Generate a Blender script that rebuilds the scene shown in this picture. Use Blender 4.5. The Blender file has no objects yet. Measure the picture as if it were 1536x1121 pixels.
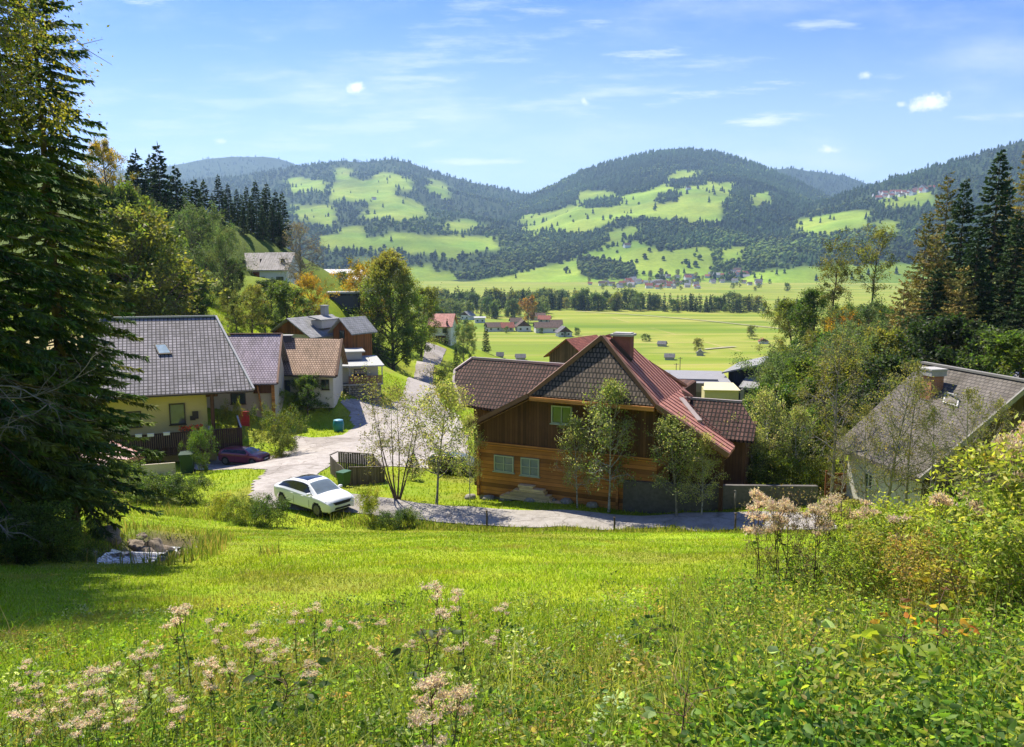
import bpy, math, random
import numpy as np
from mathutils import Vector, Matrix, Quaternion
D = bpy.data
SC = bpy.context.scene
COL = SC.collection
rng = np.random.default_rng(7)
random.seed(7)
R = math.radians

# ---------------------------------------------------------------- camera maths
FPX = 1200.0
PITCH = math.atan(170 / 1200.0)
CP, SP = math.cos(PITCH), math.sin(PITCH)
def ray(px, py):
    u = (px - 768) / FPX; v = (560.5 - py) / FPX
    return np.array([u, CP + v * SP, -SP + v * CP])
def P(px, py, Y):
    d = ray(px, py); return d * (Y / d[1])
def on_plane(px, py, O, n):
    d = ray(px, py); return d * (np.dot(n, O) / np.dot(n, d))
def project(x, y, z):
    fw = y * CP - z * SP; up = y * SP + z * CP
    return 768 + FPX * x / fw, 560.5 - FPX * up / fw
def unit(v):
    v = np.asarray(v, float); return v / np.linalg.norm(v)
def sstep(a, b, x):
    t = np.clip((x - a) / (b - a), 0, 1); return t * t * (3 - 2 * t)

# ---------------------------------------------------------------- value noise (for geometry)
_perm = np.random.default_rng(3).random((256, 256))
def vnoise(x, y):
    x = np.asarray(x, float); y = np.asarray(y, float)
    xi = np.floor(x).astype(int); yi = np.floor(y).astype(int)
    fx = x - xi; fy = y - yi
    fx = fx * fx * (3 - 2 * fx); fy = fy * fy * (3 - 2 * fy)
    g = lambda a, b: _perm[a & 255, b & 255]
    return ((g(xi, yi) * (1 - fx) + g(xi + 1, yi) * fx) * (1 - fy) + (g(xi, yi + 1) * (1 - fx) + g(xi + 1, yi + 1) * fx) * fy) * 2 - 1
def fbm(x, y, o=4):
    s = 0; a = 1; t = 0
    for i in range(o):
        s = s + a * vnoise(x * 2 ** i + 17 * i, y * 2 ** i + 31 * i); t += a; a *= .5
    return s / t

# ---------------------------------------------------------------- material helpers
def newmat(name):
    m = D.materials.new(name); m.use_nodes = True
    nt = m.node_tree; b = nt.nodes['Principled BSDF']
    return m, nt, b
def N(nt, t, **kw):
    n = nt.nodes.new(t)
    for k, v in kw.items():
        if k in n.inputs: n.inputs[k].default_value = v
        else: setattr(n, k, v)
    return n
def mixc(nt, fac, a, b, mode='MIX'):
    n = nt.nodes.new('ShaderNodeMix'); n.data_type = 'RGBA'; n.blend_type = mode
    for s, v in ((0, fac), (6, a), (7, b)):
        if hasattr(v, 'links') or hasattr(v, 'is_linked'): nt.links.new(v, n.inputs[s])
        else: n.inputs[s].default_value = (v if s == 0 else (*v, 1) if len(v) == 3 else v)
    return n.outputs[2]
def ramp(nt, fac, *stops):
    n = nt.nodes.new('ShaderNodeValToRGB'); e = n.color_ramp.elements
    while len(e) < len(stops): e.new(.5)
    for el, (p, c) in zip(e, stops):
        el.position = p; el.color = (*c, 1) if len(c) == 3 else c
    nt.links.new(fac, n.inputs[0]); return n.outputs[0]
def noise(nt, vec, scale, detail=4, rough=.55):
    n = N(nt, 'ShaderNodeTexNoise'); n.inputs['Scale'].default_value = scale
    n.inputs['Detail'].default_value = detail; n.inputs['Roughness'].default_value = rough
    if vec is not None: nt.links.new(vec, n.inputs['Vector'])
    return n.outputs['Fac']
def coords(nt, which='Object', scale=(1, 1, 1)):
    tc = N(nt, 'ShaderNodeTexCoord'); o = tc.outputs[which]
    if tuple(scale) != (1, 1, 1):
        mp = N(nt, 'ShaderNodeMapping'); mp.inputs['Scale'].default_value = scale
        nt.links.new(o, mp.inputs[0]); o = mp.outputs[0]
    return o
def bump(nt, b, h, strength=.4, dist=.02):
    n = N(nt, 'ShaderNodeBump'); n.inputs['Strength'].default_value = strength; n.inputs['Distance'].default_value = dist
    nt.links.new(h, n.inputs['Height']); nt.links.new(n.outputs[0], b.inputs['Normal'])
def hsv(c, k): return tuple(min(1, x * k) for x in c)

def m_plain(name, c, rough=.7, amt=.25, scale=1.5, bmp=.2, metal=0, spec=.3, fine=25):
    m, nt, b = newmat(name); v = coords(nt)
    f = noise(nt, v, scale, 6, .65); f2 = noise(nt, v, fine, 3)
    col = mixc(nt, f, hsv(c, 1 - amt), hsv(c, 1 + amt)); col = mixc(nt, f2, hsv((1, 1, 1), 1 - amt * .6), (1, 1, 1), 'MULTIPLY') if False else col
    mul = ramp(nt, f2, (.3, hsv((1, 1, 1), 1 - amt)), (.7, (1, 1, 1)))
    col = mixc(nt, 1.0, col, mul, 'MULTIPLY')
    nt.links.new(col, b.inputs['Base Color'])
    b.inputs['Roughness'].default_value = rough; b.inputs['Metallic'].default_value = metal
    b.inputs['Specular IOR Level'].default_value = spec
    if bmp: bump(nt, b, f2, bmp, .01)
    return m
def m_tiles(name, c1, c2, gap, w=.3, h=.33, rough=.55, bmp=1.0, offset=.5, gapw=.035, spec=.4, dist=.05):
    m, nt, b = newmat(name); v = coords(nt, 'UV')
    br = N(nt, 'ShaderNodeTexBrick'); nt.links.new(v, br.inputs['Vector'])
    br.offset = offset
    for k, val in (('Color1', (*c1, 1)), ('Color2', (*c2, 1)), ('Mortar', (*gap, 1)), ('Scale', 1.0), ('Mortar Size', gapw), ('Mortar Smooth', .3), ('Bias', 0.), ('Brick Width', w), ('Row Height', h)):
        br.inputs[k].default_value = val
    f = noise(nt, coords(nt), .6, 6, .7)
    mul = ramp(nt, f, (.28, (.62, .63, .58)), (.5, (.98, .97, .95)), (.72, (1.18, 1.15, 1.12)))
    col = mixc(nt, 1.0, br.outputs['Color'], mul, 'MULTIPLY')
    stv = noise(nt, coords(nt, 'UV', (2.2, .22, 1)), 1.0, 5, .7); col = mixc(nt, 1.0, col, ramp(nt, stv, (.34, (.74, .73, .70)), (.6, (1.06, 1.05, 1.04))), 'MULTIPLY')
    ms = noise(nt, coords(nt), 1.7, 6, .75); mk_ = ramp(nt, ms, (.60, (0, 0, 0)), (.70, (.45, .45, .45))); col = mixc(nt, mk_, col, (.10, .095, .05)); nt.links.new(col, b.inputs['Base Color'])
    # each course rises toward its lower edge
    sx = N(nt, 'ShaderNodeSeparateXYZ'); nt.links.new(v, sx.inputs[0])
    dv = N(nt, 'ShaderNodeMath', operation='DIVIDE'); nt.links.new(sx.outputs[1], dv.inputs[0]); dv.inputs[1].default_value = h
    fr = N(nt, 'ShaderNodeMath', operation='FRACT'); nt.links.new(dv.outputs[0], fr.inputs[0])
    sb = N(nt, 'ShaderNodeMath', operation='SUBTRACT'); sb.inputs[0].default_value = 1; nt.links.new(fr.outputs[0], sb.inputs[1])
    su = N(nt, 'ShaderNodeMath', operation='SUBTRACT'); nt.links.new(sb.outputs[0], su.inputs[0]); nt.links.new(br.outputs['Fac'], su.inputs[1])
    bump(nt, b, su.outputs[0], bmp, dist)
    b.inputs['Roughness'].default_value = max(rough, .78); b.inputs['Specular IOR Level'].default_value = min(spec, .14)
    return m
def m_boards(name, c, w=.16, horiz=False, gapc=(.02, .015, .01), amt=.35, rough=.75, bmp=.6):
    m, nt, b = newmat(name); v = coords(nt, 'UV')
    sx = N(nt, 'ShaderNodeSeparateXYZ'); nt.links.new(v, sx.inputs[0])
    dv = N(nt, 'ShaderNodeMath', operation='DIVIDE'); nt.links.new(sx.outputs[1 if horiz else 0], dv.inputs[0]); dv.inputs[1].default_value = w
    fl = N(nt, 'ShaderNodeMath', operation='FLOOR'); nt.links.new(dv.outputs[0], fl.inputs[0])
    fr = N(nt, 'ShaderNodeMath', operation='FRACT'); nt.links.new(dv.outputs[0], fr.inputs[0])
    wn = N(nt, 'ShaderNodeTexWhiteNoise', noise_dimensions='1D'); nt.links.new(fl.outputs[0], wn.inputs['W'])
    col = mixc(nt, wn.outputs['Value'], hsv(c, 1 - amt), hsv(c, 1 + amt))
    g = noise(nt, coords(nt, 'UV', (1, 14, 1) if horiz else (14, 1, 1)), 1.3, 6, .7)
    col = mixc(nt, 1.0, col, ramp(nt, g, (.3, (.7, .7, .7)), (.7, (1.1, 1.1, 1.1))), 'MULTIPLY')
    w2 = noise(nt, coords(nt), .5, 4, .6)
    col = mixc(nt, 1.0, col, ramp(nt, w2, (.35, (.75, .72, .7)), (.65, (1.08, 1.06, 1.04))), 'MULTIPLY')
    edge = ramp(nt, fr.outputs[0], (0, (0, 0, 0)), (.07, (1, 1, 1)), (.93, (1, 1, 1)), (1, (0, 0, 0)))
    col = mixc(nt, edge, gapc, col); nt.links.new(col, b.inputs['Base Color'])
    bump(nt, b, edge, bmp, .02)
    b.inputs['Roughness'].default_value = rough; b.inputs['Specular IOR Level'].default_value = .25
    return m
def m_glass(name, tint=(.03, .05, .05), rough=.05):
    m, nt, b = newmat(name); v = coords(nt)
    f = noise(nt, v, 1.2, 3)
    nt.links.new(mixc(nt, f, hsv(tint, .5), hsv(tint, 1.6)), b.inputs['Base Color'])
    b.inputs['Roughness'].default_value = rough; b.inputs['Specular IOR Level'].default_value = .9
    return m
def m_leaf(name, transl=.4, rough=.55, attr='Col', var=.22, hue=.02, spec=.25, sat=1.0, tboost=1.5):
    m, nt, b = newmat(name)
    a = N(nt, 'ShaderNodeAttribute', attribute_name=attr)
    oi = N(nt, 'ShaderNodeObjectInfo')
    h = N(nt, 'ShaderNodeHueSaturation'); nt.links.new(a.outputs['Color'], h.inputs['Color'])
    mr = N(nt, 'ShaderNodeMapRange'); nt.links.new(oi.outputs['Random'], mr.inputs[0]); mr.inputs[3].default_value = 1 - var; mr.inputs[4].default_value = 1 + var
    nt.links.new(mr.outputs[0], h.inputs['Value'])
    mh = N(nt, 'ShaderNodeMapRange'); nt.links.new(oi.outputs['Random'], mh.inputs[0]); mh.inputs[3].default_value = .5 + hue; mh.inputs[4].default_value = .5 - hue
    nt.links.new(mh.outputs[0], h.inputs['Hue']); h.inputs['Saturation'].default_value = sat
    nt.links.new(h.outputs[0], b.inputs['Base Color'])
    b.inputs['Roughness'].default_value = rough; b.inputs['Specular IOR Level'].default_value = spec
    t = N(nt, 'ShaderNodeBsdfTranslucent')
    tc = mixc(nt, 1.0, h.outputs[0], (tboost, tboost * 1.05, tboost * .55), 'MULTIPLY'); nt.links.new(tc, t.inputs[0])
    mx = N(nt, 'ShaderNodeMixShader'); mx.inputs[0].default_value = transl
    nt.links.new(b.outputs[0], mx.inputs[1]); nt.links.new(t.outputs[0], mx.inputs[2])
    nt.links.new(mx.outputs[0], nt.nodes['Material Output'].inputs[0])
    return m

# ---------------------------------------------------------------- object helpers
def tag(o, label=None, cat=None, group=None, kind=None):
    if label: o['label'] = label
    if cat: o['category'] = cat
    if group: o['group'] = group
    if kind: o['kind'] = kind
    return o
def empty(name, loc=(0, 0, 0), rz=0, label=None, cat=None, group=None):
    o = D.objects.new(name, None); COL.objects.link(o); o.location = [float(c) for c in loc]; o.rotation_euler = (0, 0, rz)
    o.empty_display_size = .3
    return tag(o, label, cat, group)
def link(name, me, parent=None, loc=None):
    o = D.objects.new(name, me); COL.objects.link(o)
    if parent is not None: o.parent = parent
    if loc is not None: o.location = [float(c) for c in loc]
    return o

def bulk(name, V, tris=None, quads=None, mats=(), mi=None, col=None, smooth=False):
    """numpy mesh: V Nx3, tris Mx3, quads Kx4; col per-vertex rgb"""
    me = D.meshes.new(name); V = np.ascontiguousarray(V, dtype=np.float32)
    nt_ = 0 if tris is None else len(tris); nq = 0 if quads is None else len(quads)
    loops = []
    if nt_: loops.append(np.asarray(tris, np.int32).ravel())
    if nq: loops.append(np.asarray(quads, np.int32).ravel())
    loops = np.concatenate(loops)
    start = np.concatenate([np.arange(nt_) * 3, nt_ * 3 + np.arange(nq) * 4]).astype(np.int32)
    me.vertices.add(len(V)); me.vertices.foreach_set('co', V.ravel())
    me.loops.add(len(loops)); me.loops.foreach_set('vertex_index', loops)
    me.polygons.add(nt_ + nq); me.polygons.foreach_set('loop_start', start)
    if mi is not None: me.polygons.foreach_set('material_index', np.asarray(mi, np.int32))
    if smooth: me.polygons.foreach_set('use_smooth', np.ones(nt_ + nq, bool))
    me.update(calc_edges=True)
    if col is not None:
        ca = me.color_attributes.new('Col', 'FLOAT_COLOR', 'POINT')
        c4 = np.ones((len(V), 4), np.float32); c4[:, :3] = col; ca.data.foreach_set('color', c4.ravel())
    for m in mats: me.materials.append(m)
    return me

class MB:
    def __init__(s): s.v = []; s.f = []; s.m = []
    def add(s, vs, fs, m=0):
        b = len(s.v); s.v += [tuple(float(c) for c in v) for v in vs]
        for f in fs: s.f.append([b + i for i in f]); s.m.append(m)
    def box(s, x0, y0, z0, x1, y1, z1, m=0):
        v = [(x, y, z) for z in (z0, z1) for y in (y0, y1) for x in (x0, x1)]
        s.add(v, [(0, 2, 3, 1), (4, 5, 7, 6), (0, 1, 5, 4), (2, 6, 7, 3), (0, 4, 6, 2), (1, 3, 7, 5)], m)
    def slab(s, poly, vec, m=0):
        poly = [np.asarray(p, float) for p in poly]; vec = np.asarray(vec, float); n = len(poly)
        nn = np.cross(poly[1] - poly[0], poly[2] - poly[0])
        if np.dot(nn, vec) > 0: poly = poly[::-1]
        v = poly + [p + vec for p in poly]
        s.add(v, [tuple(range(n)), tuple(range(2 * n - 1, n - 1, -1))] + [(i + n, (i + 1) % n + n, (i + 1) % n, i) for i in range(n)], m)
    def bar(s, a, b, w, h, m=0, up=(0, 0, 1)):
        a = np.asarray(a, float); b = np.asarray(b, float); d = unit(b - a)
        up = np.asarray(up, float)
        if abs(np.dot(d, up)) > .95: up = np.array([1., 0, 0])
        sx = unit(np.cross(d, up)); sz = unit(np.cross(sx, d))
        v = []
        for p in (a, b):
            for (i, j) in ((-1, -1), (1, -1), (1, 1), (-1, 1)): v.append(p + sx * i * w / 2 + sz * j * h / 2)
        s.add(v, [(0, 3, 2, 1), (4, 5, 6, 7), (0, 1, 5, 4), (1, 2, 6, 5), (2, 3, 7, 6), (3, 0, 4, 7)], m)
    def tube(s, pts, rad, n=6, m=0):
        pts = [np.asarray(p, float) for p in pts]; base = len(s.v); k = len(pts)
        for i, p in enumerate(pts):
            d = unit(pts[min(i + 1, k - 1)] - pts[max(i - 1, 0)]); u = np.array([0, 0, 1.]) if abs(d[2]) < .9 else np.array([1., 0, 0])
            a = unit(np.cross(d, u)); b = np.cross(d, a); r = rad[i] if hasattr(rad, '__len__') else rad
            for j in range(n):
                t = 2 * math.pi * j / n; s.v.append(tuple(p + (a * math.cos(t) + b * math.sin(t)) * r))
        for i in range(k - 1):
            for j in range(n):
                s.f.append([base + i * n + j, base + i * n + (j + 1) % n, base + (i + 1) * n + (j + 1) % n, base + (i + 1) * n + j]); s.m.append(m)
        s.f.append([base + j for j in range(n)][::-1]); s.m.append(m)
        s.f.append([base + (k - 1) * n + j for j in range(n)]); s.m.append(m)
    def lathe(s, prof, c=(0, 0, 0), n=16, m=0):
        base = len(s.v); k = len(prof)
        for (r, z) in prof:
            for j in range(n):
                t = 2 * math.pi * j / n; s.v.append((c[0] + r * math.cos(t), c[1] + r * math.sin(t), c[2] + z))
        for i in range(k - 1):
            for j in range(n):
                s.f.append([base + i * n + j, base + i * n + (j + 1) % n, base + (i + 1) * n + (j + 1) % n, base + (i + 1) * n + j]); s.m.append(m)
        s.f.append([base + (k - 1) * n + j for j in range(n)]); s.m.append(m)
    def mesh(s, name, mats, smooth=False):
        me = D.meshes.new(name); me.from_pydata(s.v, [], s.f)
        if not isinstance(mats, (list, tuple)): mats = [mats]
        for m in mats: me.materials.append(m)
        me.polygons.foreach_set('material_index', s.m)
        if smooth: me.polygons.foreach_set('use_smooth', [True] * len(s.f))
        uv = me.uv_layers.new(name='UVMap').data
        V = np.array(s.v)
        for p in me.polygons:
            n = np.array(p.normal)
            if abs(n[2]) > .98: t = np.array([1., 0, 0]); b = np.array([0, 1., 0])
            else: t = unit(np.cross((0, 0, 1), n)); b = np.cross(n, t)
            for li, vi in zip(p.loop_indices, p.vertices): uv[li].uv = (V[vi] @ t, V[vi] @ b)
        me.update(); return me
    def obj(s, name, mats, parent=None, smooth=False, loc=None):
        return link(name, s.mesh(name, mats, smooth), parent, loc)

# ---------------------------------------------------------------- terrain
_cp = []
def cpx(px, py, d): _cp.append(tuple(P(px, py, d)))
def cw(x, y, z): _cp.append((x, y, z))
for y in (-12, -4, 2, 8, 15, 23, 31, 37, 40.4):
    for x in (-9, -3, 3, 9, 15):
        if y > 20 or abs(x) < 10: cw(x, y, -(1.5 + .31 * y) + (.012 * max(0, x) * max(0, 20 - y) * .5))
for (px_, d_, z_) in ((1150, 42.0, -14.0), (1030, 42.3, -14.25), (900, 42.7, -14.35), (800, 43.1, -14.4), (700, 43.7, -14.4), (600, 44.8, -14.3), (530, 45.3, -14.15)):
    for o_ in (-1.7, 0, 1.7): cw((px_ - 768) / FPX * d_ * 1.04, d_ + o_, z_)
for a in [(470, 764, 44.8), (400, 724, 52), (430, 690, 64), (480, 665, 75), (540, 645, 86), (570, 612, 100), (620, 600, 112), (640, 575, 130), (640, 550, 155), (655, 520, 190),
          (365, 692, 70), (290, 702, 66), (300, 712, 62), (240, 725, 56), (230, 742, 50), (200, 772, 40), (230, 802, 28), (300, 465, 100), (270, 455, 105), (230, 400, 150), (300, 385, 170), (400, 382, 190), (400, 432, 180),
          (480, 425, 250), (515, 462, 150), (400, 480, 120), (440, 470, 130), (470, 530, 115), (460, 600, 93), (390, 622, 84), (465, 620, 92), (490, 650, 84), (547, 601, 105), (590, 562, 150), (600, 540, 168), (655, 503, 205),
          (708, 748, 50), (660, 754, 47.5), (600, 735, 52), (540, 728, 53), (620, 712, 58), (640, 690, 66), (600, 650, 82), (680, 640, 88), (925, 764, 46), (1000, 772, 44.8), (1100, 768, 44), (1225, 757, 45.5), (1120, 592, 130), (1300, 640, 75), (1450, 560, 75), (1250, 505, 110)]: cpx(*a)
for a in [(-45, 85, -13), (-55, 62, -10), (-38, 45, -10.5), (-24, 33, -9), (-32, 15, -2), (-25, 2, 3), (-60, 60, -6), (-100, 100, 12), (-150, 200, 30), (-110, 160, 14), (-120, 300, 15), (-30, 280, -36), (0, 280, -39), (40, 280, -41), (5, 65, -16.5), (10, 80, -18), (20, 110, -20.5),
          (0, 150, -24), (10, 200, -29), (21, 46, -14), (22, 39, -13.2), (30, 42, -12.5), (40, 38, -9), (28, 20, -5), (20, 5, -1), (60, 90, -5), (90, 110, 0), (75, 160, -24), (100, 200, -22), (80, 260, -40), (130, 280, -36), (50, 140, -21), (32, 95, -20.5), (27, 60, -15.8), (36, 115, -21.5), (60, 60, 0), (150, 150, 20), (-80, 30, 8), (80, 20, 12), (-40, -12, 8), (40, -12, 8)]: cw(*a)
_cp = np.array(_cp)
def _tps_k(r2): return np.where(r2 > 1e-9, r2 * np.log(r2 + 1e-12), 0) * .5
_S = .01
_X = _cp[:, :2] * _S; _n = len(_X)
_K = _tps_k(((_X[:, None] - _X[None]) ** 2).sum(-1)) + np.eye(_n) * 2e-5
_PM = np.hstack([np.ones((_n, 1)), _X])
_A = np.zeros((_n + 3, _n + 3)); _A[:_n, :_n] = _K; _A[:_n, _n:] = _PM; _A[_n:, :_n] = _PM.T
_W = np.linalg.solve(_A, np.concatenate([_cp[:, 2], np.zeros(3)]))
VALLEY = -50.0
def T(x, y):
    x = np.asarray(x, float); y = np.asarray(y, float); sh = np.broadcast(x, y).shape
    xf = np.broadcast_to(x, sh).ravel(); yf = np.broadcast_to(y, sh).ravel()
    xc = np.clip(xf, -160, 160); yc = np.clip(yf, -15, 310)
    out = np.empty(len(xf))
    for i in range(0, len(xf), 20000):
        q = np.stack([xc[i:i + 20000], yc[i:i + 20000]], 1) * _S
        k = _tps_k(((q[:, None] - _X[None]) ** 2).sum(-1))
        out[i:i + 20000] = k @ _W[:_n] + _W[_n] + q @ _W[_n + 1:]
    out = out + np.clip(np.abs(xf) - 160, 0, 260) * .22 * sstep(420, 160, yf)
    out = out + fbm(xf * .35, yf * .35, 3) * .10 * sstep(160, 20, yf) + fbm(xf * .05, yf * .05, 3) * .5 * sstep(50, 120, yf)
    w = sstep(255, 350, yf + np.where(xf < 0, 0, 0))
    far = VALLEY + fbm(xf * .004, yf * .004, 3) * .8
    out = np.maximum(out * (1 - w) + far * w, VALLEY - 2)
    return out.reshape(sh) if sh else float(out[0])
def G(px, d):
    """ground point on the azimuth of pixel column px at distance d"""
    x = (px - 768) / FPX * d / CP * .99
    for _ in range(6):
        z = T(x, d); q = project(x, d, z)[0]; x += (px - q) / FPX * d
    return np.array([x, d, T(x, d)])

# ---------------------------------------------------------------- stream bed carving
_st = np.array([P(262, 806, 28.5)[:2], P(240, 815, 26)[:2], P(222, 830, 23.2)[:2], P(196, 852, 20.6)[:2], P(180, 866, 19.3)[:2]])
def poly_dist(x, y, pts):
    d = np.full(np.shape(x), 1e9)
    for a, b in zip(pts[:-1], pts[1:]):
        ab = b - a; t = np.clip(((x - a[0]) * ab[0] + (y - a[1]) * ab[1]) / (ab @ ab), 0, 1)
        d = np.minimum(d, np.hypot(x - a[0] - ab[0] * t, y - a[1] - ab[1] * t))
    return d
_T0 = T
def T(x, y):
    x = np.asarray(x, float); y = np.asarray(y, float)
    z = np.asarray(_T0(x, y)) - .55 * sstep(1.5, .6, poly_dist(x, y, _st))
    return z if z.shape else float(z)
def hit(px, py, lo=2.0, hi=900.0):
    d = ray(px, py); d = d / d[1]
    ys = np.geomspace(lo, hi, 700); zz = T(d[0] * ys, ys) - d[2] * ys
    i = np.argmax(zz > 0) if (zz > 0).any() else len(ys) - 1
    a, b = ys[max(i - 1, 0)], ys[i]
    for _ in range(20):
        m = .5 * (a + b)
        if T(d[0] * m, m) > d[2] * m: b = m
        else: a = m
    return d * b

def axis(fine0, fine1, step, lo, hi, grow):
    a = list(np.arange(fine0, fine1 + step * .5, step))
    s = step
    while a[-1] < hi: s *= grow; a.append(a[-1] + s)
    s = step; b = []; c = fine0
    while c > lo: s *= grow; c -= s; b.append(c)
    return np.array(b[::-1] + a)
xs = axis(-24, 24, .45, -5000, 5000, 1.045); ys = axis(1, 60, .5, -60, 12000, 1.03)
GX, GY = np.meshgrid(xs, ys); GZ = T(GX, GY)
nx, ny = len(xs), len(ys)
idx = np.arange(nx * ny).reshape(ny, nx)
gq = np.stack([idx[:-1, :-1], idx[:-1, 1:], idx[1:, 1:], idx[1:, :-1]], -1).reshape(-1, 4)
gx, gy = GX.ravel(), GY.ravel()
def grass_tint(x, y):
    """land cover of the near ground: rgb"""
    a = fbm(x * .12, y * .12, 4)[:, None]; b = fbm(x * .7 + 9, y * .7, 3)[:, None]
    base = np.array([.23, .305, .016]) * (1 + .34 * a) + np.array([.05, .015, 0]) * b
    dry = sstep(.15, .6, fbm(x * .3 + 40, y * .3, 3))[:, None] * .5
    base = base * (1 - dry) + np.array([.26, .23, .05]) * dry
    return np.clip(base, .01, 1)
gcol = grass_tint(gx, gy)
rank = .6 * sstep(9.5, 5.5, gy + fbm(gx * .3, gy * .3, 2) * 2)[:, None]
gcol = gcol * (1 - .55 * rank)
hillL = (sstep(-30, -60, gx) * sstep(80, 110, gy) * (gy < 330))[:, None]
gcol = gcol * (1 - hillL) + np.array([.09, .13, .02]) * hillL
forR = (sstep(30, 40, gx) * sstep(48, 60, gy) * (gy < 300) * (gx < 300))[:, None]
gcol = gcol * (1 - forR) + np.array([.05, .065, .02]) * forR
bank = sstep(1.9, .9, poly_dist(gx, gy, _st))[:, None]
gcol = gcol * (1 - bank) + np.array([.12, .10, .06]) * bank
valley = sstep(250, 340, gy)

m_ground, nt, b = newmat('grass_ground')
at = N(nt, 'ShaderNodeAttribute', attribute_name='Col'); co = coords(nt)
f1 = noise(nt, co, 1.1, 8, .7); f2 = noise(nt, co, 9, 6, .7)
g = mixc(nt, 1., at.outputs['Color'], ramp(nt, f1, (.3, (.72, .78, .7)), (.7, (1.2, 1.14, 1.2))), 'MULTIPLY')
g = mixc(nt, 1., g, ramp(nt, f2, (.3, (.7, .74, .7)), (.7, (1.18, 1.15, 1.1))), 'MULTIPLY')
# hay-field swaths on the valley floor
mp = N(nt, 'ShaderNodeMapping'); mp.inputs['Rotation'].default_value = (0, 0, R(-9)); mp.inputs['Scale'].default_value = (.0012, .016, 1); nt.links.new(co, mp.inputs[0])
s1 = noise(nt, mp.outputs[0], 1.0, 3, .6)
mp2 = N(nt, 'ShaderNodeMapping'); mp2.inputs['Rotation'].default_value = (0, 0, R(-9)); mp2.inputs['Scale'].default_value = (.004, .09, 1); nt.links.new(co, mp2.inputs[0])
s2 = noise(nt, mp2.outputs[0], 1.0, 4, .6)
fld = ramp(nt, s1, (.28, (.135, .205, .018)), (.40, (.19, .25, .018)), (.48, (.275, .29, .045)), (.53, (.165, .225, .02)), (.62, (.20, .255, .02)), (.68, (.30, .265, .095)), (.76, (.22, .26, .035)))
fld = mixc(nt, 1., fld, ramp(nt, s2, (.3, (.85, .87, .8)), (.7, (1.12, 1.1, 1.3))), 'MULTIPLY')
av = N(nt, 'ShaderNodeAttribute', attribute_name='valley')
mpb = N(nt, 'ShaderNodeMapping'); mpb.inputs['Rotation'].default_value = (0, 0, R(-9)); nt.links.new(co, mpb.inputs[0])
pb = N(nt, 'ShaderNodeTexBrick'); nt.links.new(mpb.outputs[0], pb.inputs['Vector']); pb.offset = .37
for k_, v_ in (('Color1', (.78, .86, .7, 1)), ('Color2', (1.18, 1.08, 1.3, 1)), ('Mortar', (1.25, 1.02, 2.2, 1)), ('Scale', 1.), ('Mortar Size', 1.6), ('Mortar Smooth', .6), ('Bias', 0.), ('Brick Width', 310.), ('Row Height', 52.)): pb.inputs[k_].default_value = v_
fld = mixc(nt, 1., fld, pb.outputs['Color'], 'MULTIPLY')
fc = mixc(nt, av.outputs['Fac'], g, fld)
nt.links.new(fc, b.inputs['Base Color']); b.inputs['Roughness'].default_value = .9; b.inputs['Specular IOR Level'].default_value = .1
bump(nt, b, f2, .6, .08)
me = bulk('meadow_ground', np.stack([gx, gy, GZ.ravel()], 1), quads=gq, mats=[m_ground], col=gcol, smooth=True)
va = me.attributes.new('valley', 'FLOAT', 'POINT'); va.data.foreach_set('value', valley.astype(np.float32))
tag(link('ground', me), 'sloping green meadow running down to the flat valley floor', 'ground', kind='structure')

# ---------------------------------------------------------------- roads and yard
def in_poly(x, y, poly):
    x = np.asarray(x); y = np.asarray(y); c = np.zeros(x.shape, bool); n = len(poly)
    for i in range(n):
        x0, y0 = poly[i][:2]; x1, y1 = poly[(i + 1) % n][:2]
        if y0 == y1: continue
        c ^= ((y0 > y) != (y1 > y)) & (x < (x1 - x0) * (y - y0) / (y1 - y0) + x0)
    return c
def m_gravel(name, c, dark):
    m, nt, b = newmat(name); co = coords(nt)
    a = noise(nt, co, .35, 6, .65); f = noise(nt, co, 14, 6, .75); p = noise(nt, co, 1.7, 5, .7)
    col = mixc(nt, a, dark, c)
    col = mixc(nt, 1., col, ramp(nt, f, (.3, (.75, .75, .75)), (.7, (1.15, 1.15, 1.15))), 'MULTIPLY')
    col = mixc(nt, 1., col, ramp(nt, p, (.35, (.78, .77, .75)), (.6, (1.05, 1.05, 1.05))), 'MULTIPLY')
    vo = N(nt, 'ShaderNodeTexVoronoi', feature='DISTANCE_TO_EDGE'); vo.inputs['Scale'].default_value = .32; wv = N(nt, 'ShaderNodeMapping'); nt.links.new(co, wv.inputs[0]); nz = N(nt, 'ShaderNodeTexNoise'); nz.inputs['Scale'].default_value = .9; nt.links.new(co, nz.inputs['Vector'])
    ad = N(nt, 'ShaderNodeVectorMath', operation='MULTIPLY_ADD'); nt.links.new(nz.outputs['Color'], ad.inputs[0]); ad.inputs[1].default_value = (1.5, 1.5, 0); nt.links.new(co, ad.inputs[2]); nt.links.new(ad.outputs[0], vo.inputs['Vector'])
    col = mixc(nt, 1., col, ramp(nt, vo.outputs['Distance'], (0, (.62, .6, .58)), (.022, (1, 1, 1))), 'MULTIPLY')
    pt = noise(nt, co, .16, 2, .4); col = mixc(nt, 1., col, ramp(nt, pt, (.56, (1, 1, 1)), (.575, (.8, .79, .78))), 'MULTIPLY')
    nt.links.new(col, b.inputs['Base Color']); b.inputs['Roughness'].default_value = .9; b.inputs['Specular IOR Level'].default_value = .2
    bump(nt, b, f, .5, .015); return m
m_yard = m_gravel('pale_worn_asphalt', (.44, .40, .36), (.30, .28, .26))
m_road = m_gravel('grey_lane_asphalt', (.40, .375, .34), (.25, .235, .215))
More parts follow.
